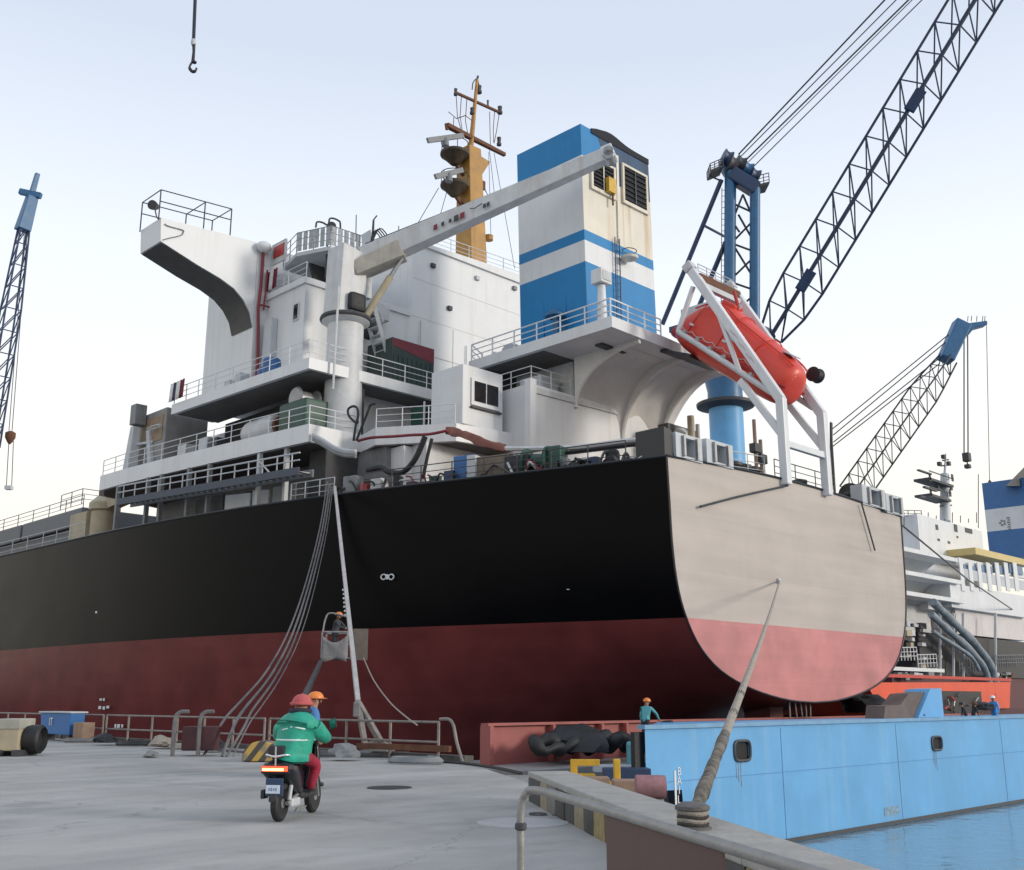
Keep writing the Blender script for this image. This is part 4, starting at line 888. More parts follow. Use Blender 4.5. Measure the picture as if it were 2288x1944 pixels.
# greens and machines right of the pedestal
grn = tag(box('green_cabinet', (41.2, 44.6, A1+.01), (43.9, 45.6, A1+2.0), wgreen, bev=.05), 'dark green cabinet on the lower deck behind the white rail', 'cabinet') if False else None
u0 = P(945, 900, y=46.5); u1 = P(1025, 900, y=46.5)
gb = thing('green_machine_box', (u0.x, 46.5, A1), 'dark green glazed machine box left of the white cabin', 'machine')
box('body', (u0.x, 46.5, A1+.02), (u1.x+.6, 47.6, A1+2.2), wgreen, gb, bev=.04); box('glass_front', (u0.x+.1, 46.45, A1+1.2), (u1.x+.5, 46.51, A1+2.05), glass, gb)
for k in range(3): box('rail_bar', (u0.x-.05+k*1.2, 46.3, A1+.02), (u0.x+.03+k*1.2, 46.4, A1+2.4), white, gb)
# poop deck clutter along the near edge
def edgep(u, v, inn=1.0): return PH(u, v, -inn)
def onpoop(u, inn): p = PH(u, 1075, -inn); return Vector((p.x, p.y, 11.42))
lbl = []
def clutter(name, u, inn, w, d, h, mat, label, cat, bev=.05, kind='box'):
    p = onpoop(u, inn); t = (onpoop(u+20, inn)-onpoop(u-20, inn)).normalized(); nrm = Vector((t.y, -t.x, 0)); 
    if nrm.x < 0: nrm = -nrm
    o = obox(name, p+V(0, 0, h/2+.02), t*w/2, nrm*d/2, (0, 0, h/2), mat, None, bev); return tag(o, label, cat)
o = clutter('tool_locker', 1044, 1.0, 1.15, .8, 1.9, M('locker_blue', (.03, .13, .34), .45, 0, .15, 2), 'blue and white locker on the poop deck edge', 'locker')
p = onpoop(1058, .5); 
o = clutter('grey_locker', 1061, .9, .5, .8, 1.85, greyw, 'narrow pale grey locker right of the blue locker', 'locker')
o = clutter('timber_crate', 1110, 1.2, 1.9, 1.0, 1.75, M('weathered_timber', (.2, .16, .12), .8, 0, .35, 3, .4, (.08, .06, .05)), 'brown weathered timber crate on the poop deck edge', 'crate')
o = clutter('black_crate', 1163, 1.1, 1.3, .9, 1.6, M('black_crate', (.03, .03, .033), .6, 0, .4, 3), 'black crate between timber crate and green mooring winch', 'crate')
wn = thing('mooring_winch', onpoop(1215, 1.2), 'dark green mooring winch on the poop deck edge', 'winch'); p = onpoop(1215, 1.2); t = (onpoop(1240, 1.2)-onpoop(1190, 1.2)).normalized()
lathe('drum', p+V(0, 0, 1.25)-t*.9, [(.75, 0), (.75, .1), (.4, .15), (.4, 1.1), (.75, 1.15), (.75, 1.25), (.3, 1.3), (.3, 1.8)], wgreen, wn, n=22, axis=t)
obox('gearbox', p+V(0, 0, 1.0)+t*.75, t*.35, Vector((t.y, -t.x, 0))*.45, (0, 0, .9), wgreen, wn, bev=.1); obox('bed', p+V(0, 0, .2), t*1.3, Vector((t.y, -t.x, 0))*.6, (0, 0, .18), wgreen, wn)
for k, u in enumerate((1290, 1330, 1370, 1410)):
    clutter('steel_drum', u, .8+.2*(k % 2), .6, .6, .95+.2*(k % 3), [blackp, dblue, black, dgrey][k], ['black oil drum', 'dark navy bin', 'small black chest', 'charcoal chest'][k]+' on the poop deck edge near the stern corner', ['drum', 'bin', 'chest', 'chest'][k], .2)
for k, (u, w, h, m, lb_) in enumerate(((790, .9, 1.6, grey, 'grey dented cabinet beside the hose bundle'), (822, .5, 1.1, redp, 'small red box between grey cabinet and white pump'), (848, .7, 1.3, white2, 'white pump block on the poop edge below red hose'), (925, .5, .9, dgrey, 'dark keg on the poop edge left of the grey toolbox'), (965, .9, .8, dgrey, 'dark grey toolbox with pale end on the poop edge'), (1010, .6, 1.2, dblue, 'navy pump stand left of the blue locker'))):
    clutter(['cabinet', 'red_box', 'pump_block', 'keg', 'toolbox', 'pump_stand'][k], u, .8, w, .7, h, m, lb_, ['cabinet', 'box', 'pump', 'keg', 'toolbox', 'pump'][k], .08)
railing(SHIP, [Vector((hx(y)+.25, y, 12)) for y in (29.4, 33, 36.5, 40, 43.5)], mat=dgrey, h=1.0, step=1.7)
railing(SHIP, [Vector((hx(y)+.2, y, 12)) for y in (45.4, 48.5)], mat=greyw, h=1.0, step=1.0)
# cloth and hoses along the poop
def drape(name, pts, w, mat, label, cat, hang=.5, seed=1):
    rnd = random.Random(seed); pts = spline(pts, 6); vs_, fs_ = [], []; m = 6
    for i, p in enumerate(pts):
        d = (pts[min(i+1, len(pts)-1)]-pts[max(0, i-1)]).normalized(); s_ = d.cross(V(0, 0, 1)).normalized()
        for k in range(m+1):
            a = math.pi*k/m; vs_.append(p+s_*w*math.cos(a)*(1+.25*math.sin(i*1.3))+V(0, 0, hang*(math.sin(a)-.5))+V(rnd.uniform(-.06, .06), rnd.uniform(-.06, .06), rnd.uniform(-.08, .08)))
    for i in range(len(pts)-1):
        for k in range(m): fs_.append((i*(m+1)+k, i*(m+1)+k+1, (i+1)*(m+1)+k+1, (i+1)*(m+1)+k))
    o = mk(name, vs_, fs_, mat, None, True); o.modifiers.new('s', 'SOLIDIFY').thickness = .03; sb = o.modifiers.new('ss', 'SUBSURF'); sb.levels = sb.render_levels = 1
    return tag(o, label, cat)
drape('folded_tarp', [PH(u, v, -2.6) for u, v in ((1000, 962), (1040, 972), (1085, 990), (1130, 1002))], .24, tarp, 'rust red tarpaulin slumped along the poop deck pipes', 'tarpaulin', .5, 3)
tag(tube('red_hose', spline([PH(u, v, -2.2) for u, v in ((800, 985), (830, 978), (880, 975), (920, 972), (960, 970), (1000, 962))], 5), .08, crimson, n=8), 'long crimson hose running along the white casing', 'hose')
tag(tube('black_hose', spline([PH(u, v, -1.2) for u, v in ((950, 975), (940, 1000), (925, 1030), (900, 1055), (870, 1055), (850, 1045), (820, 1052))], 6), .15, black, n=8), 'thick black hose curving down below the red tarpaulin', 'hose')
tag(tube('black_hose', spline([PH(u, v, -.9) for u, v in ((965, 980), (955, 1020), (945, 1070))], 6), .09, black, n=6), 'thin black cable hanging beside the thick black hose', 'cable')
tag(tube('looped_cable', spline([PH(u, v, -1.6) for u, v in ((790, 985), (795, 950), (800, 930), (798, 912), (788, 908), (778, 915), (780, 930), (796, 945), (800, 940))], 5), .07, black, n=6), 'black cable loop hung beside the crane pedestal', 'cable')
tag(tube('cable_riser', spline([PH(u, v, -1.6) for u, v in ((796, 985), (808, 955), (822, 920), (828, 905), (840, 902))], 5), .07, black, n=6), 'black cable rising right of the cable loop', 'cable')
for k in range(3):
    tag(tube('vent_hose', spline([PH(u, v+k*6, -.6) for u, v in ((700, 970), (725, 985), (745, 998), (770, 1006), (795, 1008))], 5), .1, [greyw, steel, grey][k], n=7), ['upper pale', 'middle steel', 'lower grey'][k]+' hose sagging from the lower deck corner', 'hose', 'hoses at the deck corner')
tag(tube('poop_pipe', spline([PH(u, v, -1.7) for u, v in ((1130, 1002), (1200, 1002), (1300, 998), (1400, 985), (1480, 978))], 4), .13, white2, n=7), 'long white pipe along the foot of the stern house', 'pipe')
tag(tube('poop_pipe', spline([PH(u, v, -1.4) for u, v in ((1150, 1022), (1230, 1016), (1320, 1004), (1420, 993))], 4), .1, black, n=7), 'black pipe below the long white pipe', 'pipe')

# ================================================================== HOSES, GANGWAY POLE, LIFT BESIDE THE HULL
def between(u, v, k, ud=0):       # hull point pulled k of the way toward the quay rail line
    h = PH(u, v, .3); q = P(u, v, x=17.2); return h.lerp(q, k)
hp = [[(740, 1088), (727, 1177), (706, 1270), (680, 1365), (652, 1445), (612, 1520), (565, 1585), (545, 1625), (506, 1690)],
      [(734, 1080), (719, 1170), (696, 1268), (668, 1360), (636, 1440), (592, 1515), (540, 1575), (512, 1612), (490, 1690)],
      [(746, 1088), (735, 1180), (716, 1280), (694, 1370), (670, 1440), (636, 1512), (600, 1570), (566, 1610), (530, 1690)],
      [(726, 1070), (711, 1160), (687, 1258), (656, 1352), (620, 1430), (575, 1500), (520, 1555), (470, 1600), (420, 1690)]]
for k, pts in enumerate(hp):
    pts = [(u+(m0[0]-u)*.4, v+(m0[1]-v)*.4) for (u, v), m0 in zip(pts, hp[0])] if k else pts
    N = len(pts); q = [between(u, v, (0, .04, .1, .2, .36, .58, .82, .97, 1.02)[min(8, int(i*8/(N-1)+.5))]) for i, (u, v) in enumerate(pts)]
    tag(tube('quay_hose', spline(q, 6), (.04, .05, .022, .04)[k], hosegrey, n=8), ['thick dusty hose second from the pole', 'broad grey hose third from the pole', 'thin grey line nearest the pole sagging to the quay', 'grey hose farthest from the pole sweeping widest left'][k]+' against the black hull', 'hose', 'hoses slung from ship to quay')
gp = P(838, 1690, z=0); gt_ = PH(748, 1088, .35)
GW = thing('boarding_pole', gp, 'long pale steel pole leaning from a quay base against the ship side', 'pole')
mid_ = gp.lerp(gt_, .30)+V(0, 0, .0); mid_ = P(800, 1570, d=gp.dot(_H)*1.02)
beam('pole', mid_, gt_, .14, .2, M('pole_grey', (.42, .41, .4), .5, 0, .2, 3), GW, w1=.13, h1=.13)
rgt = _R
fl_ = P(816, 1668, d=gp.dot(_H)*.995); fr_ = P(852, 1660, d=gp.dot(_H)*1.0)
beam('leg', fl_, mid_, .14, .16, railgrey, GW); beam('leg', fr_, mid_, .14, .16, railgrey, GW)
c_ = P(838, 1668, d=gp.dot(_H)); prism('base_shoe', [c_-rgt*.36+V(0, 0, -.14), c_+rgt*.55+V(0, 0, -.14), c_+rgt*.5+V(0, 0, .02), c_+rgt*.1+V(0, 0, .2), c_-rgt*.36+V(0, 0, .1)], _H*.5, railgrey, GW, bev=.02)
obox('base_plate', V(c_.x, c_.y, .06), rgt*.95, _H*.7, (0, 0, .05), dgrey, GW, bev=.02)
obox('base_block', V(c_.x, c_.y, (c_.z-.14+.11)/2+.02), rgt*.4, _H*.35, (0, 0, max(.05, (c_.z-.14-.11)/2)), grey, GW, bev=.03)
obox('canvas_sleeve', P(797, 1585, d=gp.dot(_H)*1.0), rgt*.1, _H*.08, (0, 0, .22), canvas, GW, bev=.04)

# lift basket with a worker
BD = 43.
bk = thing('lift_platform', P(745, 1478, d=BD), 'articulated lift with a canvas sided basket raised beside the hull', 'lift')
b0 = P(718, 1470, d=BD); b1 = P(775, 1470, d=BD); bt = P(718, 1412, d=BD).z; dpv = _H*1.0
bw = b1-b0; bw.z = 0
z0_ = b0.z
tubes('basket_frame', [([b0+o_+V(0, 0, h_-z0_) for o_ in (V(0, 0, 0), bw, bw+dpv, dpv, V(0, 0, 0))], .035) for h_ in (z0_, z0_+.55, bt)], steel, bk)
for o_ in (V(0, 0, 0), bw, bw+dpv, dpv): tube('basket_post', [b0+o_, V(b0.x+o_.x, b0.y+o_.y, bt)], .035, steel, bk, n=6)
obox('basket_floor', b0+bw/2+dpv/2, bw/2, dpv/2, (0, 0, .04), dgrey, bk)
# sagging canvas on the front
vs_, fs_ = [], []
for i in range(9):
    for j in range(7):
        t, s_ = i/8, j/6; vs_.append(b0+bw*t-_H*(.06+.03*math.sin(i*1.1+j*.7))+V(0, 0, -.1-.06*math.sin(i*.8+1)*(1-s_)+(bt-z0_-.02-.3*math.sin(math.pi*t))*s_))
for i in range(8):
    for j in range(6): fs_.append((i*7+j, (i+1)*7+j, (i+1)*7+j+1, i*7+j+1))
cv = mk('canvas_screen', vs_, fs_, canvas, bk, True); cv.modifiers.new('s', 'SOLIDIFY').thickness = .02
q0 = P(800, 1405, d=BD+.6); q1 = P(810, 1475, d=BD+.6)
obox('side_panel', (q0+q1)/2, rgt*.3, _H*.03, (0, 0, (q0.z-q1.z)/2), M('brown_grey_panel', (.17, .14, .12), .7, 0, .25, 3), bk)
tube('basket_hoop', spline([P(722, 1410, d=BD), P(727, 1385, d=BD), P(738, 1370, d=BD), P(775, 1378, d=BD)], 5), .035, steel, bk, n=6)
jb = P(716, 1480, d=BD-.5); je = P(672, 1575, d=30); beam('boom_upper', jb, je, .14, .16, dgrey, bk)
lb_ = GR(24.5, -4.75, .0); beam('boom_lower', je, lb_+V(0, 0, .9), .26, .3, grey, bk)
obox('chassis', lb_+V(0, 0, .55), rgt*.3, _H*.7, (0, 0, .25), dgrey, bk, bev=.08)
for a in (-1, 1):
    for b in (-1, 1): lathe('wheel', lb_+rgt*.28*a+_H*.5*b+V(0, 0, .22), [(.1, -.07), (.22, -.07), (.22, .07), (.1, .07)], black, bk, n=16, axis=rgt)
tag(tube('knotted_line', spline([P(812, 1470, d=BD), P(835, 1520, d=38), P(870, 1568, d=34), P(905, 1600, d=31), P(932, 1620, d=29.5)], 6), .022, rope, n=5), 'thin knotted rope running from the lift basket down to the quay rail', 'rope')

# ================================================================== QUAY FURNITURE
rx = E1.x-.25
def railpipe(pts, lab, gate=False):
    th = thing('quay_railing', pts[0], lab, 'railing', 'rail sections along the dock edge'); H_ = 1.02
    r_ = tubes('rail_bar', [([p+V(0, 0, H_*b) for p in pts], .034) for b in (1, .48)], railgrey, th, n=7)
    L = (pts[-1]-pts[0]).length; m = max(1, round(L/2.0))
    for k in range(m+1):
        q = pts[0].lerp(pts[-1], k/m)
        def post(): return (*tubegeo([(0, 0, 0), (0, 0, H_)], .042, 7), railgrey)
        inst('post', 'quaypost', post, q, th)
    return th
yE = P(1012, 1700, x=rx).y
railpipe([Vector((rx, yE+.6, 0)), Vector((rx, yE+9, 0))], 'pale pipe railing section at the right end of the dock edge')
railpipe([Vector((rx, yE+9.3, 0)), Vector((rx, yE+21, 0))], 'pipe railing section on the dock edge behind the striped concrete block')
railpipe([Vector((rx, yE+21.3, 0)), Vector((rx, yE+60, 0))], 'far pipe railing section behind the blue bin')
re_ = thing('rail_end_hoop', (rx, yE+.5, 0), 'bent pipe hoop closing the right end of the dock railing', 'railing')
tube('hoop', spline([(rx, yE+.55, 1.1), (rx, yE+.2, 1.1), (rx, yE, .95), (rx, yE-.15, .5), (rx-.1, yE-.5, .02)], 5), .045, railgrey, re_, n=7); beam('kick_board', (rx-.02, yE+.1, .33), (rx-.02, yE+4.2, .3), .1, .16, rusty, re_)
# low coping and debris on the dock edge
tag(prism('dock_coping', [(rx+.05, yE-.4, 0.001), (rx+.38, yE-.4, 0.001), (rx+.38, 120, 0.001), (rx+.05, 120, 0.001)], (0, 0, .16), M('coping_dark', (.09, .085, .08), .85, 0, .4, 2, 0, bump=.5, bscale=8), loc=(rx, yE, 0)), kind='structure')
bb0 = P(95, 1640, x=rx-1.4); 
bin_ = thing('blue_bin', V(bb0.x, bb0.y, 0), 'blue steel bin with white marks standing by the dock rail', 'bin')
z_ = 1.62; w0 = P(95, 1600, x=rx-1.2).y; w1 = P(158, 1600, x=rx-1.2).y
prism('body', [(rx-1.2, w1, .25), (rx-1.2, w0, .25), (rx-1.25, w0+.1, 1.1), (rx-1.25, w1-.1, 1.1)], (.6, 0, 0), M('bin_blue', (.03, .15, .4), .5, 0, .15, 2, .3, (.1, .12, .15)), bin_, bev=.03)
box('rim', (rx-1.32, w1-.15, 1.1), (rx-.55, w0+.15, 1.16), greyw, bin_, bev=.02)
for a in (0, 1): box('foot', (rx-1.15, w1+.1+a*(w0-w1-.4), .0), (rx-.7, w1+.3+a*(w0-w1-.4), .25), dgrey, bin_)
text('white_lettering', 'IT', .45, (rx-1.275, (w0+w1)/2+.3, .6), (0, -1, 0), (0, 0, 1), white, bin_, depth=.012)
tag(box('cardboard_box', (rx-1.2, w1-1.2, .05), (rx-.7, w1-.35, .75), card, bev=.02), 'brown cardboard box right of the blue bin', 'box')
# generator at the left edge
gl = P(-10, 1690, z=0); ge = P(46, 1690, z=0)
gen = thing('generator', (gl+ge)/2, 'beige boxy generator with round black end at the left edge of the quay', 'generator')
gr_ = _R; gf = _H; gc0 = P(10, 1690, z=0)
obox('cabinet', gc0+V(0, 0, .55)+gf*.5, gr_*.36, gf*.5, (0, 0, .4), beige, gen, bev=.04); obox('top_panel', gc0+V(0, 0, .92)+gf*.49, gr_*.38, gf*.52, (0, 0, .15), M('generator_grey', (.38, .37, .32), .6, 0, .2, 2), gen, bev=.03)
lathe('round_end', gc0+gr_*.36+V(0, 0, .47)+gf*.5, [(.08, 0), (.38, .02), (.42, .15), (.42, .45), (.35, .52), (.3, .35), (.05, .3)], black, gen, n=24, axis=gr_)
for a in (-.3, .3): obox('skid', gc0+gr_*(a+.1)+V(0, 0, .09)+gf*.4, gr_*.12, gf*.6, (0, 0, .09), dgrey, gen)
# striped half-round concrete block
sb0 = P(580, 1703, z=0)
sm = bpy.data.materials.new('faded_hazard_stripes'); sm.use_nodes = True; t_ = sm.node_tree; n_ = t_.nodes; l_ = t_.links
g_ = n_.new('ShaderNodeNewGeometry'); dt = n_.new('ShaderNodeVectorMath'); dt.operation = 'DOT_PRODUCT'; dv_ = (_R*1.0+V(0, 0, -.75)); dt.inputs[1].default_value = dv_*.9; l_.new(g_.outputs['Position'], dt.inputs[0])
fr2 = n_.new('ShaderNodeMath'); fr2.operation = 'FRACT'; mu = n_.new('ShaderNodeMath'); mu.operation = 'MULTIPLY'; mu.inputs[1].default_value = 3.1; l_.new(dt.outputs['Value'], mu.inputs[0]); l_.new(mu.outputs[0], fr2.inputs[0])
st = n_.new('ShaderNodeMath'); st.operation = 'GREATER_THAN'; st.inputs[1].default_value = .5; l_.new(fr2.outputs[0], st.inputs[0])
nz = n_.new('ShaderNodeTexNoise'); nz.inputs['Scale'].default_value = 2.2; nz.inputs['Detail'].default_value = 6; l_.new(g_.outputs['Position'], nz.inputs['Vector'])
cr2 = n_.new('ShaderNodeValToRGB'); cr2.color_ramp.elements[0].position = .42; cr2.color_ramp.elements[0].color = (.22, .2, .17, 1); cr2.color_ramp.elements[1].position = .6; cr2.color_ramp.elements[1].color = (.5, .33, .08, 1); l_.new(nz.outputs['Fac'], cr2.inputs[0])
mx2 = n_.new('ShaderNodeMix'); mx2.data_type = 'RGBA'; l_.new(st.outputs[0], mx2.inputs[0]); mx2.inputs[6].default_value = (.075, .068, .06, 1); l_.new(cr2.outputs[0], mx2.inputs[7]); l_.new(mx2.outputs[2], n_['Principled BSDF'].inputs['Base Color']); n_['Principled BSDF'].inputs['Roughness'].default_value = .8
ell = []
m = 14
for k in range(m+1):
    a = math.pi*k/m; ell.append(sb0+_R*(.5*math.cos(a))+V(0, 0, .015+.53*math.sin(a)**.8))
sbk = prism('striped_block', ell, _H*.75, sm, None, bev=.04, loc=sb0); tag(sbk, 'half round concrete block with faded yellow and black stripes', 'block')
tube('block_pin', [sb0+_H*.4+V(0, 0, .5), sb0+_H*.4+V(0, 0, .98)], .02, steel, sbk, n=6)
# debris: stones, pipe lengths, coils along the dock edge
rnd = random.Random(5); nb = 0
from mathutils import noise as mnoise
def rock(c, r, mat, name, seed):
    bm = bmesh.new(); bmesh.ops.create_icosphere(bm, subdivisions=3, radius=1); vs_ = []; so = Vector((seed*7.3, seed*3.1, seed))
    for v in bm.verts:
        k = 1+.42*mnoise.noise(v.co*1.3+so)+.24*mnoise.noise(v.co*2.9+so)+.12*mnoise.noise(v.co*6+so)
        w_ = v.co*k; vs_.append(Vector(c)+Vector((w_.x*r, w_.y*r*1.1, max(-.32, w_.z)*r*.62)))
    fs_ = [tuple(x.index for x in f.verts) for f in bm.faces]; bm.free()
    return soft(mk(name, vs_, fs_, mat, None), 42)
lk = rock(P(337, 1688, z=.06), .2, grey, 'loose_stone', 3); tag(lk, 'lone grey stone lying on the open concrete', 'stone')
deb = [hosegrey, dgrey, black, grey, rope]
for k in range(9):
    u = (180, 235, 300, 360, 420, 475, 690, 770, 930)[k]; c = P(u, 1664+4*(k % 3), x=rx-1.2-.5*(k % 2)); c.z = .05
    y0 = c.y
    if k % 2 == 0:
        o = tube('hose_coil', [c+V(.55*math.cos(a*.42)*(1-.004*a), .9*math.sin(a*.42)*(1-.004*a), .0+.0022*a) for a in range(46)], .05, deb[k % 5], n=6); tag(o, ['dark', 'black', 'grey', 'tan', 'dusty'][k//2 % 5]+' coiled hose heap on the dock edge '+['right of the cardboard box', 'below the draught marks', 'left of the quay hoses', 'behind the scooter rider', 'near the rail end'][k//2] if False else ['dusty hose coil right of the cardboard box', 'black hose coil below the hull marks', 'tan rope coil where the quay hoses land', 'dark hose coil just left of the pole base', 'thin hose coil near the right end of the railing'][k//2], 'hose coil', 'coils along the dock edge')
    else:
        o = rock(c+V(0, 0, .12), .38, deb[(k+1) % 5], 'rubble_lump', k); tag(o, ['grey rubble lump beside the cardboard box', 'dark lump under the rail left of the hoses', 'pale rubble lump where the hoses land', 'rubble lump at the pole base'][k//2], 'rubble', 'rubble along the dock edge')
wp = thing('welding_cart', P(440, 1690, z=0), 'grey frame cart leaning on the dock rail where the hoses land', 'cart')
q = P(385, 1690, z=0)
for a in (0, .75):
    tube('frame_hoop', spline([q+_R*a, q+_R*a+V(0, 0, 1.0), q+_R*(a+.12)+V(0, 0, 1.25), q+_R*(a+.4)+V(0, 0, 1.28)], 4), .06, hosegrey, wp, n=6)
obox('cart_body', q+_R*.7+_H*.4+V(0, 0, .5), _R*.5, _H*.3, (0, 0, .35), M('dull_maroon', (.08, .03, .035), .7, 0, .3, 3), wp, bev=.05)
for k in range(3):
    a = P(300+k*140, 1672, x=rx-.9); b = P(420+k*140, 1672+3*k, x=rx-1.1-.2*k); a.z = b.z = .06
    tag(tube('scrap_pipe', [a, b], .06, [rusty, steel, dgrey][k], n=7), ['rusty pipe length lying left on the dock edge', 'bright steel pipe length lying on the dock edge middle', 'dark pipe length lying nearest the pole'][k], 'pipe', 'pipe lengths on the dock edge')
# cable lying over the dock edge at the right
tag(tube('ground_cable', spline([P(985, 1702, z=.03), P(1040, 1706, z=.03), P(1110, 1716, z=.03), P(1165, 1728, z=.03)], 5), .04, black, n=6), 'black cable lying along the quay edge right of the railing', 'cable')
wb = P(870, 1760, z=.005); tag(lathe('manhole_cover', wb+V(0, 0, -.01), [(.05, 0), (.42, 0), (.42, .02), (.05, .022)], M('wet_iron', (.05, .05, .052), .5, .3, .3, 6), n=28), 'dark flush manhole cover in the open concrete', 'manhole')

# near handrail with the brown plate
HR = thing('near_handrail', GR(7.7, .08), 'pale bent pipe handrail crossing the lower right foreground', 'handrail')
h0 = P(1168, 1790, d=7.7); h1 = GR(4.1, 1.0, 1.0); zt = 1.02
e1 = GR(7.55, .16, zt); e2 = h1+(h1-GR(7.5, .16, 1.0)).normalized()*6; e2.z = zt
tube('pipe', spline([GR(7.7, .06, 0), GR(7.7, .06, .55), GR(7.7, .06, .86), GR(7.68, .09, .97), GR(7.58, .15, 1.01), e1.lerp(e2, .08), e1.lerp(e2, .3), e1.lerp(e2, .6), e2], 8), .027, M('worn_galvanised_pipe', (.29, .285, .275), .45, .35, .2, 9, .2, (.2, .18, .16), .15, 40), HR, n=14)
for z in (.74, .38): lathe('collar', GR(7.7, .06, z), [(.032, 0), (.041, .01), (.041, .04), (.032, .05)], dgrey, HR, n=14)
hd = (e2-e1).normalized()
pa = e1+hd*1.47; pb = e1+hd*2.96
prism('plate', [V(pa.x, pa.y, .99), V(pb.x, pb.y, .99), V(pb.x, pb.y, .03), V(pa.x, pa.y, .03)], _R*.012, brownplate, HR)
for k in range(1, 4):
    q = e1+hd*(2.6*k); tube('post', [V(q.x, q.y, 0), V(q.x, q.y, zt-.03)], .035, steel, HR, n=8) if k > 1 else None
# mooring bollard and its rope
bo_ = K0+kd*8.25+kn*.14+V(0, 0, .465)
BLD = thing('mooring_bollard', bo_, 'squat grey cast bollard on the kerb holding the mooring rope', 'bollard')
lathe('body', bo_, [(.17, 0), (.17, .02), (.11, .04), (.1, .1), (.11, .14), (.16, .17), (.16, .2), (.1, .23), (.02, .235)], M('cast_iron', (.13, .125, .12), .6, .2, .3, 9, 0, bump=.4, bscale=30), BLD, n=24)
lathe('flange', bo_+kd*.1+kn*.25, [(.05, -.04), (.34, -.04), (.34, .04), (.05, .04)], M('worn_cap', (.25, .23, .2), .7), BLD, n=24, axis=kn+V(0, 0, .4)) if False else None
ts = P(1742, 1298, y=27.3); r0_ = bo_+V(0, 0, .1)
RP = thing('mooring_rope', r0_, 'long mooring rope with dark wrapped lower half from bollard to beige stern', 'rope')
N = 30; rp_ = [r0_.lerp(ts, i/N)+V(0, 0, -.18*math.sin(math.pi*i/N)) for i in range(N+1)]
tube('rope_line', rp_[3:], [.066-.028*i/N for i in range(len(rp_[3:]))], rope, RP, n=8)
wrapm = M('mottled_chafe_wrap', (.16, .14, .115), .85, 0, .9, 7, 0, bump=.8, bscale=30); rr_ = random.Random(2); cw = spline(rp_[:7], 6)
tube('chafe_wrap', cw, [.072-.003*_i/6+rr_.uniform(-.01, .012) for _i in range(len(cw))], wrapm, RP, n=10)
for k in range(4):
    tube('turn', [bo_+V(.12*math.cos(a*.4), .12*math.sin(a*.4), .045+.032*k+.008*math.sin(a)) for a in range(17)], .03, rope if k % 2 else ropedark, RP, n=7)
obox('pad_eye', ts+V(0, .03, 0), (.12, 0, 0), (0, .06, 0), (0, 0, .12), greyw, SHIP, bev=.03)
# slack dark lines over the stern
for k, pts in enumerate(([(1760, 1085), (1700, 1098), (1640, 1112), (1565, 1132)], [(1925, 1125), (1938, 1170), (1955, 1230)])):
    tag(tube('stern_line', spline([P(u, v, y=27.2) for u, v in pts], 5), .06 if k == 0 else .05, cable, n=6), ['dark slack line draped left over the upper stern', 'dark line hanging down the right of the stern'][k], 'rope')
a = P(1975, 1140, y=27.2); b = P(2262, 1362, y=43.05); tag(tube('stern_line', [a, a.lerp(b, .5)+V(0, 0, -.4), b], .06, cable, n=6), 'taut dark line running from the stern right corner toward the white ship', 'rope')

# loose cables looped over the poop rail, indistinguishable from each other
ORD = 'first second third fourth fifth sixth seventh eighth ninth tenth eleventh twelfth thirteenth fourteenth fifteenth sixteenth seventeenth eighteenth'.split()
rc_ = random.Random(31)
for k in range(16):
    u = 775+k*42+rc_.uniform(-10, 10); y_ = PH(u, 1050, -.4); pts_ = []
    for i in range(7): q = PH(u-30+i*11+rc_.uniform(-5, 5), 1050, -.3-.7*rc_.random()); pts_.append(V(q.x, q.y, 12.0+rc_.uniform(-.15, .7)))
    tag(tube('loose_cable', spline(pts_, 5), rc_.uniform(.035, .075), [black, black, hosegrey, white2, crimson, dgrey][k % 6], n=6), ['black', 'thin black', 'dusty grey', 'white', 'crimson', 'dark grey'][k % 6]+' loose cable on the poop rail, '+ORD[k]+' of sixteen from the hoses', 'cable', 'loose cables along the poop rail')
sg_ = random.Random(8)
for k in range(18):
    u = 785+k*37+sg_.uniform(-12, 12); clutter('deck_gear', u, .7+sg_.random()*1.4, sg_.uniform(.25, .7), sg_.uniform(.3, .6), sg_.uniform(.75, 1.35), [white2, dgrey, greyw, black, beige, wgreen, grey][k % 7], ['white', 'charcoal', 'pale grey', 'black', 'beige', 'green', 'mid grey'][k % 7]+' gear box on the poop edge, '+ORD[k]+' of eighteen from the hoses', 'gear', .05)['group'] = 'small gear along the poop deck edge'
# ================================================================== BARGES
BB = thing('blue_barge', (26, 20.1, WL), 'light blue flat sided barge moored in front of the stern', 'barge')
prof_ = [(25.6, .82), (25.6, -.95), (27.3, -1.0), (27.6, -3.8), (120, -3.8), (120, .82)]
n6 = len(prof_); fv = [Vector((x, 20.1, z)) for x, z in prof_]; bv = [v+V(6.6 if v.x < 100 else 0, 4.6, 0) for v in fv]     # raked end: the far side starts further along
hullb = mk('hull', fv+bv, [tuple(range(n6)), tuple(range(2*n6-1, n6-1, -1))]+[(i, (i+1) % n6, n6+(i+1) % n6, n6+i) for i in range(n6)], skyblue, BB)
c0, c1 = P(1642, 1700, y=20.1), P(1673, 1655, y=20.1); d0, d1 = P(2083, 1676, y=20.1), P(2101, 1646, y=20.1)
cut(hullb, [((c0.x, 19.8, c0.z), (c1.x, 20.9, c1.z)), ((d0.x, 19.8, d0.z), (d1.x, 20.9, d1.z))])
blk = M('opening_black', (.012, .012, .013), .8)
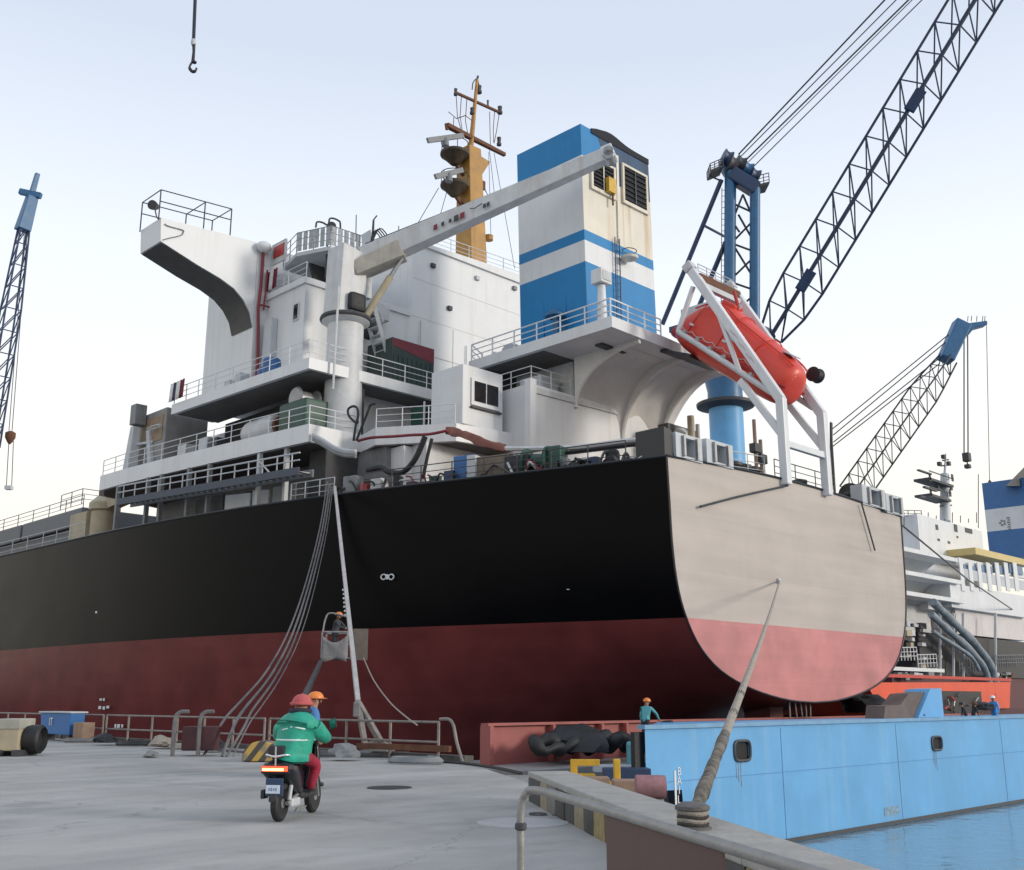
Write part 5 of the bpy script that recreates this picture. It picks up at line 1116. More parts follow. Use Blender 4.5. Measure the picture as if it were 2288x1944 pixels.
for a, b in ((c0, c1), (d0, d1)):
    box('opening_back', (a.x+.003, 20.14, a.z+.003), (b.x-.003, 20.18, b.z-.003), blk, BB)
    w, h = (b.x-a.x)/2, (b.z-a.z)/2; cc = (a+b)/2
    ring_ = [V(cc.x+w*1.06*(abs(math.cos(t))**.45)*(1 if math.cos(t) >= 0 else -1), 20.07, cc.z+h*1.05*(abs(math.sin(t))**.55)*(1 if math.sin(t) >= 0 else -1)) for t in [2*math.pi*i/28 for i in range(29)]]
    tube('opening_rim', ring_, .05, M('rim_dark', (.06, .07, .08), .6, 0, .4, 5), BB, n=6)
box('sheer_strip', (25.5, 20.02, .78), (120, 20.3, .9), M('barge_edge', (.16, .34, .52), .5, 0, .2, 1.5, .3, (.2, .12, .08)), BB)
box('rubbing_band', (27.6, 20.04, WL+.02), (120, 20.098, WL+.14), dgrey, BB)
box('plate_seam', (25.7, 20.085, -.75), (120, 20.099, -.735), M('seam_blue', (.075, .25, .5), .5), BB)
for x in (33, 41.5, 52, 66): box('plate_seam', (x, 20.087, -2.9), (x+.02, 20.099, .7), M('seam_blue', (.075, .25, .5)), BB)
# vertical lettering and draught scale at the barge end
lt = P(1520, 1752, y=20.08); 
for k, ch in enumerate('BAIL'):
    q = P(1518, 1732+k*21, y=20.09); text('hull_letter', ch, .34, q, (1, 0, 0), (0, 0, 1), white, BB, depth=.012)
q0 = P(1509, 1722, y=20.085); q1 = P(1509, 1800, y=20.085)
box('scale_bar', (q0.x-.06, 20.083, q1.z), (q0.x+.03, 20.097, q0.z), white, BB)
# rust runs below the openings
for a in (c0, d0): 
    for dx in (.04, .16, .3): box('rust_run', (a.x+dx, 20.09, a.z-.5-dx), (a.x+dx+.03, 20.099, a.z-.04), M('rust_blue', (.22, .25, .27), .7, 0, .3, 6), BB)
# faint worn panel low on the side
wpn = P(1990, 1812, y=20.09); box('worn_plate', (wpn.x-.5, 20.085, wpn.z-.16), (wpn.x+.7, 20.099, wpn.z+.16), M('worn_blue_plate', (.2, .34, .46), .6, 0, .5, 8), BB)
# barge deck house and ramp
hx0, hx1 = P(2052, 1610, y=22.5).x, P(2110, 1610, y=22.5).x
prism('deck_house', [V(hx0, 22.5, .83), V(hx1, 22.5, .83), V(hx1, 22.5, P(2110, 1538, y=22.5).z), V(P(2078, 1540, y=22.5).x, 22.5, P(2078, 1540, y=22.5).z)], (0, 1.2, 0), skyblue, BB)
text('deck_house_mark', 'A6', .16, P(2066, 1600, y=22.48), (1, 0, 0), (0, 0, 1), blue, BB, depth=.01)
r0 = [P(u, v, y=22.7) for u, v in ((1975, 1608), (2050, 1608), (2080, 1545), (2030, 1550), (2012, 1575), (1978, 1577))]
prism('ramp', r0, (0, .9, 0), M('ramp_brown', (.13, .1, .09), .7, 0, .3, 2, .3, RUST), BB)
# end frames at the notch
for u in (1460, 1470, 1488): q = P(u, 1760, y=20.6); tube('end_pipe', [(q.x, 20.6, -2.6), (q.x, 20.6, -.9)], .07, [steel, dgrey, blackp][(u//10) % 3], BB, n=6)
box('end_fender', (25.3, 20.25, -.8), (25.75, 20.4, .7), black, BB)

RB = thing('red_barge', (28.5, 28.4, WL), 'red primed work barge with stiffened bulwark under the stern', 'barge')
xe = P(1085, 1650, y=28.4).x
box('hull', (xe-1.5, 25.2, -3.8), (70, 31, -.62), M('barge_deck_grey', (.27, .25, .24), .75, 0, .25, 1.2, .2), RB)
zb = P(1085, 1622, y=28.4).z
box('bulwark', (xe, 28.4, -.617), (70, 28.55, zb), primer, RB); box('bulwark_cap', (xe-.05, 28.2, zb), (70, 28.6, zb+.09), primer, RB)
box('end_plate', (xe-.06, 28.1, -.617), (xe+.12, 28.62, zb-.003), primer, RB)
for u in (1226, 1283, 1335, 1390): x = P(u, 1650, y=28.4).x; box('stiffener', (x-.06, 28.1, -.61), (x+.06, 28.4, zb-.003), primer, RB)
# heap of black fenders
rk = random.Random(11); hl = ['leftmost', 'second', 'third', 'fourth', 'fifth', 'rightmost']
for k in range(6):
    u = 1222+k*38; q = P(u, 1682, z=-.5); q = P(u, 1684, y=26.6+.25*(k % 2)); ht = .55+.12*rk.random()
    pts = [q+V(.55*math.cos(a*.45), .35*math.sin(a*.45), .42+.32*math.sin(a*.45+k)*.5+.1*math.sin(a*1.3)) for a in range(15)]
    for p_ in pts: p_.z = max(p_.z-q.z-.62+.28, -.3)
    tag(tube('black_fender', pts, [.2+.07*math.sin(i*1.1+k) for i in range(15)], black, n=9), hl[k]+' black rubber fender in the heap on the red barge', 'fender', 'fender heap on the red barge')
crumple = rock(P(1290, 1680, y=27.0)+V(0, 0, .25), 1.1, black, 'black_tarp_heap', 9); tag(crumple, 'large crumpled black sheet behind the fender heap', 'sheet')

# work pontoon beyond the kerb
PT = thing('work_pontoon', P(1330, 1745, z=-1.2), 'low grey pontoon deck between kerb and blue barge', 'pontoon')
pz = -.55
pp = [P(1205, 1722, z=pz), P(1440, 1712, z=pz), P(1500, 1790, z=pz-.3)]
poly_ = [GR(18.6, 1.15, pz), GR(13.6, 1.85, pz), GR(30.2, 4.1, pz), GR(33, 2.2, pz), GR(33, -.9, pz), GR(30.3, -.8, pz), GR(23, .55, pz)]
prism('deck', poly_, (0, 0, -2.9), M('pontoon_grey', (.3, .29, .275), .75, 0, .2, 1.2, .2, (.14, .11, .09)), PT)
def onp(u, v): q = P(u, v, z=pz); return q
for k, (u, v, w, h, m_, lb_, ct) in enumerate(((1298, 1740, .8, .12, yellow, 'flat yellow painted bracket on the pontoon', 'bracket'), (1330, 1757, .7, .22, card, 'left brown carton on the pontoon', 'carton'), (1415, 1768, 1.0, .26, card, 'right longer brown carton on the pontoon', 'carton'), (1300, 1755, .8, .16, greyw, 'pale grey box behind the left carton', 'box'), (1400, 1742, 1.3, .3, dblue, 'dark blue chest behind the cartons', 'chest'), (1380, 1725, 1.5, .2, greyw, 'low pale chest at the back of the pontoon', 'chest'))):
    q = onp(u, v); tag(obox(['yellow_bracket', 'carton', 'carton', 'grey_box', 'blue_chest', 'pale_chest'][k], q+V(0, 0, h/2+.01), _R*w/2, _H*.35, (0, 0, h/2), m_, None, .02), lb_, ct)
q = onp(1298, 1738); yb_ = thing('yellow_bollard', q, 'yellow L shaped steel stand on the pontoon', 'stand'); obox('arm', q+V(0, 0, .42)+_R*.12, _R*.42, _H*.09, (0, 0, .09), yellow, yb_, bev=.02); obox('post', q+_R*-.2+V(0, 0, .18), _R*.1, _H*.09, (0, 0, .17), yellow, yb_, bev=.02)
q = onp(1379, 1752); yc = thing('yellow_post', q, 'short upright yellow post on the pontoon right of the stand', 'post'); obox('post', q+V(0, 0, .32), _R*.09, _H*.09, (0, 0, .32), yellow, yc, bev=.03); obox('foot', q+V(0, 0, .03), _R*.2, _H*.2, (0, 0, .03), yellow, yc)
q = onp(1455, 1785); tag(lathe('pink_roll', q+V(0, 0, .26)-_R*.35, [(.05, 0), (.25, .01), (.26, .05), (.25, .68), (.05, .69)], M('pink_roll', (.32, .16, .17), .7, 0, .3, 5), n=18, axis=_R), 'dull pink roll lying at the blue barge end', 'roll')
tq = onp(1418, 1712); tag(obox('teal_drum', tq+V(0, 0, .4), _R*.25, _H*.25, (0, 0, .4), M('teal_plastic', (.12, .36, .42), .5, 0, .2, 4), None, .1), 'teal plastic canister beside the blue barge end', 'canister')

# orange red barge further back under the stern's right side
OB = thing('orange_barge', P(2100, 1600, d=62), 'orange red raked barge behind the blue barge', 'barge')
oy = 31.; pts = [P(u, v, y=oy) for u, v in ((1935, 1525), (2258, 1524), (2256, 1582), (2100, 1590), (1975, 1600))]
prism('hull', pts, (0, 8, 0), orangeb, OB); q0, q1 = P(1940, 1520, y=oy-.05), P(2258, 1519, y=oy-.05)
box('gunwale', (q0.x, oy-.12, q1.z-.1), (q1.x, oy+.1, q1.z+.1), M('gunwale_red', (.5, .05, .03), .5, 0, .2, 2), OB)
w0_ = P(2110, 1610, y=oy-.4); w1_ = P(2200, 1545, y=oy-.4)
box('hull_lower', (q0.x+3, oy+.3, -3.8), (q1.x+6, oy+8, P(2100, 1585, y=oy).z), M('dark_red_low', (.08, .02, .02), .6, 0, .3, 1), OB)
box('engine_recess', (w0_.x, oy-.35, w0_.z), (w1_.x-.5, oy-.01, w1_.z), M('greasy_black', (.03, .03, .03), .5, .2, .5, 3), OB)
for k in range(12): 
    u = 2118+rk.random()*70; v = 1552+rk.random()*50; q = P(u, v, y=oy-.5); tube('engine_pipe', [q, q+V(rk.uniform(-.8, .8), 0, rk.uniform(-.3, .5))], .05+.05*rk.random(), [steel, dgrey, rusty, redp][k % 4], OB, n=6)
text('bow_mark', 'L', .5, P(2226, 1560, y=oy-.02), (1, 0, 0), (0, 0, 1), M('dark_orange', (.5, .05, .02), .5), OB, depth=.01)
# rudder stock, hanging chains and dark fender under the stern
box('rudder_stock', (47.6, 29.5, -3.6), (48.8, 31.0, 1.6), M('rudder_red', (.12, .03, .03), .6, 0, .3, 1), SHIP)
for k in range(5):
    q = P(1765+k*12, 1590, y=27.9); tube('hanging_chain', [(q.x, 27.9, 1.7+.05*k), (q.x+.15*math.sin(k), 27.9, .8)], .04, steel, SHIP, n=5)
tag(rock(P(1930, 1570, y=29.)+V(0, 0, -.3), 1.2, black, 'dark_fender', 21), 'round dark fender under the right curve of the stern', 'fender')

# ================================================================== CRANES
def lattice(parent, a0, a1, width, nseg, side, mat, rc, rb, taper0=None, taper1=None, thick=None):
    """four chord boom; side = unit vector across"""
    d = (a1-a0).normalized(); s_ = Vector(side); s_ = (s_-d*s_.dot(d)).normalized(); u_ = d.cross(s_)
    L = (a1-a0).length
    def wd(t):
        w = width
        if taper0 and t < taper0[0]: w = width*(taper0[1]+(1-taper0[1])*t/taper0[0])
        if taper1 and t > taper1[0]: w = width*(taper1[1]+(1-taper1[1])*(1-t)/(1-taper1[0]))
        return w
    cs = [s_, u_, -s_, -u_]
    ts = [i/nseg for i in range(nseg+1)]; near = (0, 1) if u_.dot(_H) < 0 else (2, 3)
    def pt(c, t): return a0+d*(L*t)+cs[c % 4]*(wd(t)/2)
    for c in range(4): tube('chord', [pt(c, t) for t in ts], thick if (thick and c in (1, 3)) else rc, mat, parent, n=6)
    for i in range(nseg):
        for c in range(4):
            if c in (0, 2): a, b = c, c+1
            else: a, b = c, c+1
            tube('brace', [pt(a, ts[i+1]), pt(b, ts[i])] if c in (0, 1) else [pt(a, ts[i]), pt(b, ts[i+1])], rb, mat, parent, n=5)
            if c in near: tube('brace', [pt(c, ts[i]), pt(c+1, ts[i])], rb, mat, parent, n=5)
    return pt
# big blue crane behind the stern
D = 104.
BC = thing('blue_quay_crane', P(1628, 1100, d=D), 'tall blue pedestal crane with lattice jib behind the stern lifeboat', 'crane')
pc_ = P(1626, 1000, d=D); s_px = D/2400.
lathe('pedestal', (pc_.x, pc_.y, .1), [(2.2, 0), (2.2, 2), (1.72, 4), (1.72, P(1626, 912, d=D).z)], skyblue, BC, n=28)
zf = P(1626, 905, d=D).z; lathe('flange', (pc_.x, pc_.y, zf-.2), [(1.7, -.3), (2.9, 0), (2.95, .3), (1.9, .4)], dgrey, BC, n=32)
lathe('turret', (pc_.x, pc_.y, zf+.2), [(1.8, 0), (1.75, 1.2), (2.2, 3.4), (2.4, 5.5), (2.4, 7.5)], blue, BC, n=24)
box('machine_deck', (pc_.x-4.2, pc_.y-3.6, zf+7.6), (pc_.x+4.2, pc_.y+3.6, zf+8.2), dblue, BC); box('machine_house', (pc_.x-2.5, pc_.y-1, zf+8.2), (pc_.x+1.5, pc_.y+3.3, zf+10.5), greyw, BC, bev=.1)
def cp(u, v, d=D): return P(u, v, d=d)
zt_ = zf+8.2
l1t, l2t = cp(1632, 385), cp(1687, 420, D-.5)
tube('tower_leg', [cp(1630, 740), l1t], .62, blue, BC, n=12); tube('tower_leg', [cp(1686, 745, D-.5), l2t], .55, blue, BC, n=12)
for a, b, r in (((1612, 402), (1480, 725), .26), ((1622, 540), (1545, 725), .26), ((1575, 505), (1622, 530), .14)): tube('back_stay', [cp(*a), cp(*b, D+4)], r, dblue, BC, n=8)
seq_ = [(1638, 455, 1682, 475), (1638, 490, 1660, 435), (1660, 435, 1684, 490), (1650, 480, 1684, 540), (1638, 540, 1684, 492), (1638, 545, 1684, 562), (1640, 550, 1684, 622), (1638, 620, 1684, 575), (1638, 632, 1684, 648), (1640, 500, 1652, 518), (1640, 640, 1684, 700), (1638, 700, 1684, 660)]
for a in seq_: tube('tower_brace', [cp(a[0], a[1]), cp(a[2], a[3], D-.5)], .12, dgrey, BC, n=5)
for dx in (0, 10): tube('ladder_rail', [cp(1613+dx, 420), cp(1611+dx, 735)], .05, dgrey, BC, n=4)
for k in range(24): tube('rung', [cp(1612, 425+k*13), cp(1622, 425+k*13)], .035, dgrey, BC, n=4)
hd0 = cp(1632, 372); hd1 = cp(1690, 408, D-.5)
for u, v, r, dd in ((1623, 355, 1.0, 0), (1635, 370, 1.1, 0), (1652, 368, 1.0, 1), (1668, 380, .95, 1), (1684, 395, .95, 0)):
    q = cp(u, v, D+dd); lathe('head_sheave', q, [(.15, -.5), (r, -.45), (r*.8, -.1), (r*.8, .1), (r, .45), (.15, .5)], [dblue, blue, dgrey][(u//7) % 3], BC, n=18, axis=_R+V(.2, .1, -.4))
beam('head_beam', hd0+V(0, 0, -.9), hd1+V(0, 0, -.9), 1.6, 1.5, dblue, BC, bev=.2)
prism('head_cheek', [cp(1614, 372), cp(1616, 340), cp(1625, 334), cp(1640, 352), cp(1648, 390), cp(1630, 398)], _H*1.2, blue, BC, bev=.1)
for (u0, u1, v0, v1, vt) in ((1584, 1612, 392, 380, 360), (1690, 1714, 424, 418, 392)):
    a, b = cp(u0, v0), cp(u1, v1); pl = thing('x', a) if False else None
    w_ = (b-a); ob_ = obox('side_platform', (a+b)/2, w_/2, _H*1.0, (0, 0, .14), dgrey, BC)
    railing(BC, [a-_H, b-_H], h=(v1-vt)*s_px, mat=dgrey, step=.6, r=.05); railing(BC, [a+_H, a-_H], h=(v1-vt)*s_px, mat=dgrey, step=1., r=.05)
    tube('platform_strut', [a, cp((u0+u1)/2+(12 if u0 < 1650 else -12), v0+12)], .1, dgrey, BC, n=5)
JB = cp(1722, 752, D-6); JT = cp(2215, -60, D-20)
ptj = lattice(BC, JB, JT, 4.2, 13, (JT-JB).cross(JB.lerp(JT, .45)-_C).normalized(), M('jib_blue', (.014, .03, .065), .5, 0, .2, 1), .13, .075, taper0=(.10, .55), thick=.2)
for t in (.13, .62):
    c = JB.lerp(JT, t); q = (JT-JB).normalized(); obox('splice_plate', c-_H*2.8+_R*.0, q*1.0, _H*.15, q.cross(_H).normalized()*.5, dblue, BC)
tube('jib_foot', [JB, V(pc_.x+2.5, pc_.y-2, zf+8.3)], .5, dblue, BC, n=8)
for k, (u0, v0, u1, v1) in enumerate(((1650, 345, 1990, -14), (1655, 350, 2016, -14), (1666, 358, 2044, -14), (1672, 362, 2052, -14), (1684, 372, 2074, -14))):
    a, b = cp(u0, v0), cp(u1, v1, D-12); tube('pendant_wire', [a, b+(b-a)*.25], (.09, .06, .09, .05, .06)[k], cable, BC, n=5)

# right hand crane
D2 = 150.
RC = thing('distant_lattice_crane', P(1890, 1120, d=D2), 'lattice boom crane with solid blue head right of the stern', 'crane')
def c2(u, v, d=D2): return P(u, v, d=d)
lattice(RC, c2(1905, 1105), c2(2120, 800), 4.2, 11, (c2(2120, 800)-c2(1905, 1105)).cross(c2(2010, 950)-_C).normalized(), M('lattice_black', (.02, .025, .035), .5), .13, .07, taper1=(.75, .62))
beam('head_box', c2(2112, 805), c2(2150, 722), 2.6, 2.0, blue, RC, w1=2.2, h1=2.4, bev=.2)
prism('head_nose', [c2(2132, 735), c2(2145, 712), c2(2160, 722), c2(2206, 716), c2(2207, 724), c2(2178, 732), c2(2165, 748), c2(2150, 752)], _H*1.6, blue, RC, bev=.1)
for u in (2162, 2170, 2182, 2195, 2200): tube('nose_stanchion', [c2(u, 718), c2(u+1, 706)], .06, dgrey, RC, n=4)
for u0, v0, u1, v1 in ((2135, 735, 1858, 960), (2128, 752, 1862, 972), (2112, 790, 1862, 988), (2100, 812, 1860, 998)): tube('luffing_wire', [c2(u0, v0), c2(u1, v1)], .08, cable, RC, n=4)
for u0, v0, u1, v1 in ((2154, 750, 2154, 1012), (2162, 750, 2163, 1012), (2204, 724, 2211, 1075)): tube('hoist_wire', [c2(u0, v0), c2(u1, v1)], .1 if u0 < 2200 else .05, cable, RC, n=4)
q = c2(2159, 1012); box('hook_block', (q.x-.5, q.y-.5, q.z-1.3), (q.x+.5, q.y+.5, q.z), dgrey, RC, bev=.15); box('hook_swivel', (q.x-.4, q.y-.4, q.z-2.3), (q.x+.4, q.y+.4, q.z-1.7), dgrey, RC, bev=.15); tube('swivel_pin', [q-V(0, 0, 1.2), q-V(0, 0, 1.8)], .1, dgrey, RC, n=6)
q = c2(2211, 1072); lathe('small_hook', q-V(0, 0, .9), [(.1, 0), (.3, .2), (.25, .6), (.05, .9)], rusty, RC, n=10)
mf = c2(1900, 1120); tube('crane_mast', [c2(1857, 945), c2(1858, 1110)], .25, dgrey, RC, n=6)
obox('crane_house', V(mf.x, mf.y, 12), _R*5, _H*4, (0, 0, 4), grey, RC, bev=.2); lathe('crane_base', V(mf.x, mf.y, .1), [(3, 0), (3, 8)], grey, RC, n=20)
# left crane
D3 = 230.
LC = thing('left_lattice_crane', P(5, 1200, d=D3), 'distant blue lattice crane with hook at the left edge', 'crane')
def c3(u, v, d=D3): return P(u, v, d=d)
lattice(LC, c3(-25, 1000), c3(55, 500), 4.8, 10, _R, M('left_jib_blue', (.03, .055, .12), .5), .22, .14, taper1=(.6, .55))
beam('head_box', c3(50, 515), c3(72, 440), 3.2, 3.0, blue, LC, w1=2.2, h1=2.4, bev=.2)
beam('head_cross', c3(44, 428), c3(92, 438), 1.2, 1.4, blue, LC, bev=.2); beam('head_tip', c3(72, 430), c3(84, 388), 1.1, 1.2, blue, LC, w1=1.0, h1=1.0, bev=.1)
for u0, v0, u1, v1 in ((66, 450, 27, 962), (56, 500, 20, 962), (20, 985, 14, 1090), (30, 985, 26, 1090)): tube('hoist_wire', [c3(u0, v0), c3(u1, v1)], .09, cable, LC, n=4)
q = c3(23, 975); lathe('hook_block', q-V(0, 0, .8), [(.2, -1.0), (.5, -.6), (1.1, .5), (1.1, 1.6), (.4, 2.0)], rusty, LC, n=10)
obox('hanging_cage', (c3(15, 1090)+c3(25, 1090))/2, _R*.7, _H*.7, (0, 0, .4), greyw, LC)
qf = c3(-25, 1000); obox('crane_house', V(qf.x, qf.y, 20), _R*6, _H*6, (0, 0, 6), blue, LC, bev=.3); tube('crane_column', [V(qf.x, qf.y, .1), V(qf.x, qf.y, 14)], 3.2, blue, LC, n=16); tube('jib_foot', [V(qf.x, qf.y, 26), c3(-25, 1000)], .6, blue, LC, n=8)
# hook hanging over the quay
D4 = 26.
HK = thing('hanging_hook', P(430, 160, d=D4), 'black crane hook hanging on a cable at the top left of the sky', 'hook')
def c4(u, v): return P(u, v, d=D4)
tube('cable', [c4(440, -60), c4(434, 92)], .028, cable, HK, n=6); tube('cable', [c4(436, -60), c4(430, 92)], .02, M('cable_blue', (.06, .09, .16), .5), HK, n=6)
lathe('ferrule', c4(432, 97), [(.05, -.06), (.07, 0), (.06, .12), (.02, .13)], greyw, HK, n=10)
tube('shank', [c4(433, 97), c4(433, 115), c4(431, 138)], [.05, .04, .05], blackp, HK, n=8)
ellips('swivel', c4(434, 139), .07, .07, .045, blackp, HK)
tube('hook', spline([c4(430, 138), c4(425, 146), c4(424, 153), c4(430, 160), c4(437, 158), c4(439, 152)], 6), [.03]*12+[.045]*12+[.03]*7, blackp, HK, n=8)
tube('latch', [c4(428, 140), c4(421, 152), c4(427, 158)], .014, blackp, HK, n=5)

# ================================================================== WHITE SHIP FAR RIGHT
WY = 46.
WS = thing('white_ship', P(2150, 1500, y=WY), 'white superstructure of a second ship moored beyond the stern', 'ship')
def w(u, v, y=WY): return P(u, v, y=y)
wx = lambda u, y=WY: w(u, 1300, y).x
def wb_(name, u0, u1, v0, v1, y, dy, mat=white2, bev=0):
    a, b = w(u0, v1, y), w(u1, v0, y); zc0 = P((u0+u1)/2, v1, y=y).z; zc1 = P((u0+u1)/2, v0, y=y).z
    return box(name, (a.x, y, zc0), (b.x, y+dy, zc1), mat, WS, bev)
wb_('wheelhouse', 2060, 2192, 1168, 1262, WY, 8, white, .1)
rl = w(2060, 1160); 
wb_('house', 2060, 2185, 1258, 1330, WY+.5, 9, white)
for k, v in enumerate((1232, 1283, 1328)):
    wb_('deck_edge', 2000, 2138+k*8, v, v+9, WY-3.5, 8, white)
    x0 = w(2012, v, WY-2).x; x1 = w(2100, v, WY-2).x; zz = w(2050, v+6, WY-2).z
    vv = []; m = 10; xs_ = [x0+(x1-x0)*i/8 for i in range(9)]
    for x in xs_:
        for y, z in ribcurve(WY+.4, zz-3.0, WY-3.3, zz, m): vv.append((x, y, z))
    mk('curved_soffit', vv, [(i*(m+1)+j, i*(m+1)+j+1, (i+1)*(m+1)+j+1, (i+1)*(m+1)+j) for i in range(8) for j in range(m)], greyw, WS, smooth=True)
wb_('lower_house', 2128, 2290, 1318, 1368, WY-3, 6, white); wb_('plain_wall', 2140, 2290, 1368, 1424, WY-2.4, 6, M('pale_pinkish_white', (.62, .58, .57), .5, 0, .1, .6, .3), 0)
wb_('stern_wall', 2012, 2075, 1345, 1470, WY-1, 5, white2); wb_('gallery', 2075, 2140, 1345, 1365, WY-2, 5, white)
wb_('dark_hull', 2060, 2300, 1424, 1512, WY-3.4, 12, M('far_black_hull', (.022, .022, .026), .5, 0, .3, 1)); wb_('lower_hull', 2000, 2300, 1512, 1600, WY-3.2, 12, M('far_red_hull', (.1, .025, .03), .6, 0, .3, 1))
wb_('bridge_rail_wall', 2145, 2290, 1262, 1278, WY-2.8, .3, white); 
wb_('gallery_window', 2152, 2290, 1284, 1306, WY-3.02, .1, greyw)
for k in range(7): u = 2150+k*20; wb_('gallery_post', u, u+1.3, 1258, 1320, WY-3.1, .1, white)
for k in range(4): wb_('window', 2155+k*34, 2182+k*34, 1264, 1282, WY-2.95, .1, M('far_blue_glass', (.1, .18, .3), .2, 0, .2, 1))
for u, v, uw, vh in ((2094, 1178, 4, 11), (2136, 1180, 5, 16), (2098, 1206, 4, 5), (2121, 1212, 4, 5), (2140, 1200, 3, 4), (2165, 1186, 14, 10)): wb_('window', u-uw/2, u+uw/2, v-vh/2, v+vh/2, WY-.05, .1, dgrey)
f_ = (w(2211, 1240, WY+8)); fx1 = f_.x+9; zf_ = [P(2211, v, y=WY+8).z for v in (1250, 1190, 1143, 1086)]
for k, mt_ in enumerate((M('far_funnel_blue', (.045, .15, .36), .45, 0, .1, 1), white, M('far_funnel_blue', (.045, .15, .36)))):
    box('funnel_band', (f_.x, WY+2, zf_[k]), (fx1, WY+8, zf_[k+1]), mt_, WS)
mk('funnel_cap', [w(2247, 1086, WY+3), w(2290, 1042, WY+3), w(2320, 1042, WY+3), w(2320, 1086, WY+3), w(2247, 1086, WY+6), w(2290, 1042, WY+6), w(2320, 1042, WY+6), w(2320, 1086, WY+6)], BOXF[:0]+[(0, 1, 2, 3), (4, 7, 6, 5), (0, 4, 5, 1), (1, 5, 6, 2), (2, 6, 7, 3), (3, 7, 4, 0)], dgrey, WS)
em = P(2240, 1168, x=f_.x-.06); 
for k in range(5): a = k*1.2566; lathe('emblem_dot', em+V(0, .3*math.cos(a), .3*math.sin(a)), [(.02, -.02), (.13, -.02), (.13, .02), (.02, .02)], grey, WS, n=8, axis=(1, 0, 0))
e2 = P(2254, 1168, x=f_.x-.06)
for k in range(6): box('emblem_stroke', (e2.x-.03, e2.y-.16, e2.z-.9+k*.3), (e2.x+.03, e2.y+.12+.1*(k % 2), e2.z-.76+k*.3), grey, WS)
wb_('yellow_deck_edge', 2182, 2300, 1238, 1252, WY-3, 6, M('pale_yellow', (.62, .48, .2), .5, 0, .1, 1))
# mast of the white ship
wm_ = w(2113, 1165); tube('mast', [w(2112, 1165, WY+3), w(2111, 1060, WY+3), w(2111, 1058, WY+3), w(2113, 1014, WY+3)], [.62, .5, .16, .08], greyw, WS, n=8)
for du in (-9, 9): tube('mast_leg', [w(2112+du, 1165, WY+3.5), w(2111+du*.4, 1078, WY+3.2)], .14, greyw, WS, n=6)
for v_, a_, b_ in ((1040, 2102, 2124), (1028, 2106, 2119), (1095, 2096, 2128), (1130, 2100, 2126)): tube('mast_yard', [w(a_, v_+1, WY+3), w(b_, v_-1, WY+3)], .09, dgrey, WS, n=5)
for u_, v_ in ((2103, 1036), (2123, 1035), (2112, 1020), (2098, 1090), (2127, 1090)): wb_('mast_lamp', u_-1.5, u_+1.5, v_-4, v_+4, WY+2.8, .4, dgrey)
for v, u0, u1 in ((1078, 2078, 2130), (1112, 2080, 2125)): wb_('mast_platform', u0, u1, v-3, v+2, WY+2.2, 1.8, dgrey); wb_('mast_rail', u0, u0+2, v-18, v-3, WY+2.2, .1, dgrey); wb_('mast_rail', u1-2, u1, v-18, v-3, WY+2.2, .1, dgrey); wb_('mast_rail', u0, u1, v-18, v-16, WY+2.2, .1, dgrey)
wb_('scanner', 2055, 2082, 1053, 1056, WY+2, .3, dgrey); wb_('scanner', 2068, 2095, 1090, 1094, WY+2, .3, dgrey); wb_('scanner', 2058, 2068, 1108, 1111, WY+2, .3, dgrey)
for k in range(10): u = 2020+k*18; tube('roof_aerial', [w(u, 1168 if u > 2055 else 1178, WY+1), w(u, 1145+7*(k % 3), WY+1)], .05, dgrey, WS, n=4)
tube('tall_aerial', [w(2186, 1180, WY+1), w(2186, 1060, WY+1)], .05, dgrey, WS, n=4)
railing(WS, [w(2015, 1160, WY+1), w(2060, 1160, WY+1)], mat=dgrey, h=.9, r=.04)
# sagging chutes, rails and machinery over its stern
for k, pts in enumerate(([(2085, 1345), (2108, 1368), (2140, 1400), (2180, 1440), (2215, 1490), (2225, 1525)], [(2080, 1372), (2102, 1392), (2130, 1418), (2170, 1455), (2200, 1495), (2210, 1525)], [(2084, 1410), (2106, 1425), (2140, 1446), (2172, 1470), (2188, 1498)])):
    q = spline([P(u, v, y=WY-5) for u, v in pts], 6); tube('canvas_chute', q, [(.36, .32, .18)[k]*(1+.1*math.sin(i*.9)) for i in range(len(q))], M('chute_grey', (.24, .28, .31), .6, 0, .4, 1.2, 0, bump=.5, bscale=3), WS, n=8)
for u in (2100, 2130, 2152, 2224): tube('stern_post', [w(u, 1370, WY-4), w(u, 1512, WY-4)], .14, greyw, WS, n=5)
for u0, u1, v in ((2052, 2094, 1470), (2145, 2178, 1480), (2225, 2290, 1468), (2000, 2050, 1455)): railing(WS, [w(u0, v+22, WY-4.2), w(u1, v+20, WY-4.2)], h=1.1, mat=white if u0 < 2100 else grey, step=.6, r=.04)
wb_('lower_edge', 1990, 2110, 1492, 1500, WY-4.2, .4, white)
rk = random.Random(4)
for k in range(34):
    u = 2020+rk.random()*80; v = 1380+rk.random()*135; ww, hh = rk.uniform(3, 12), rk.uniform(3, 14)
    wb_('stern_gear', u, u+ww, v, v+hh, WY-3.7-rk.random()*.5, .4, [dgrey, greyw, white2, grey, blackp, beige][k % 6])
for k in range(14):
    u = 2000+rk.random()*270; v = 1502+rk.random()*14; wb_('deck_gear', u, u+rk.uniform(4, 14), v, v+rk.uniform(5, 12), WY-4.6, .4, [dgrey, white2, grey, rusty][k % 4])
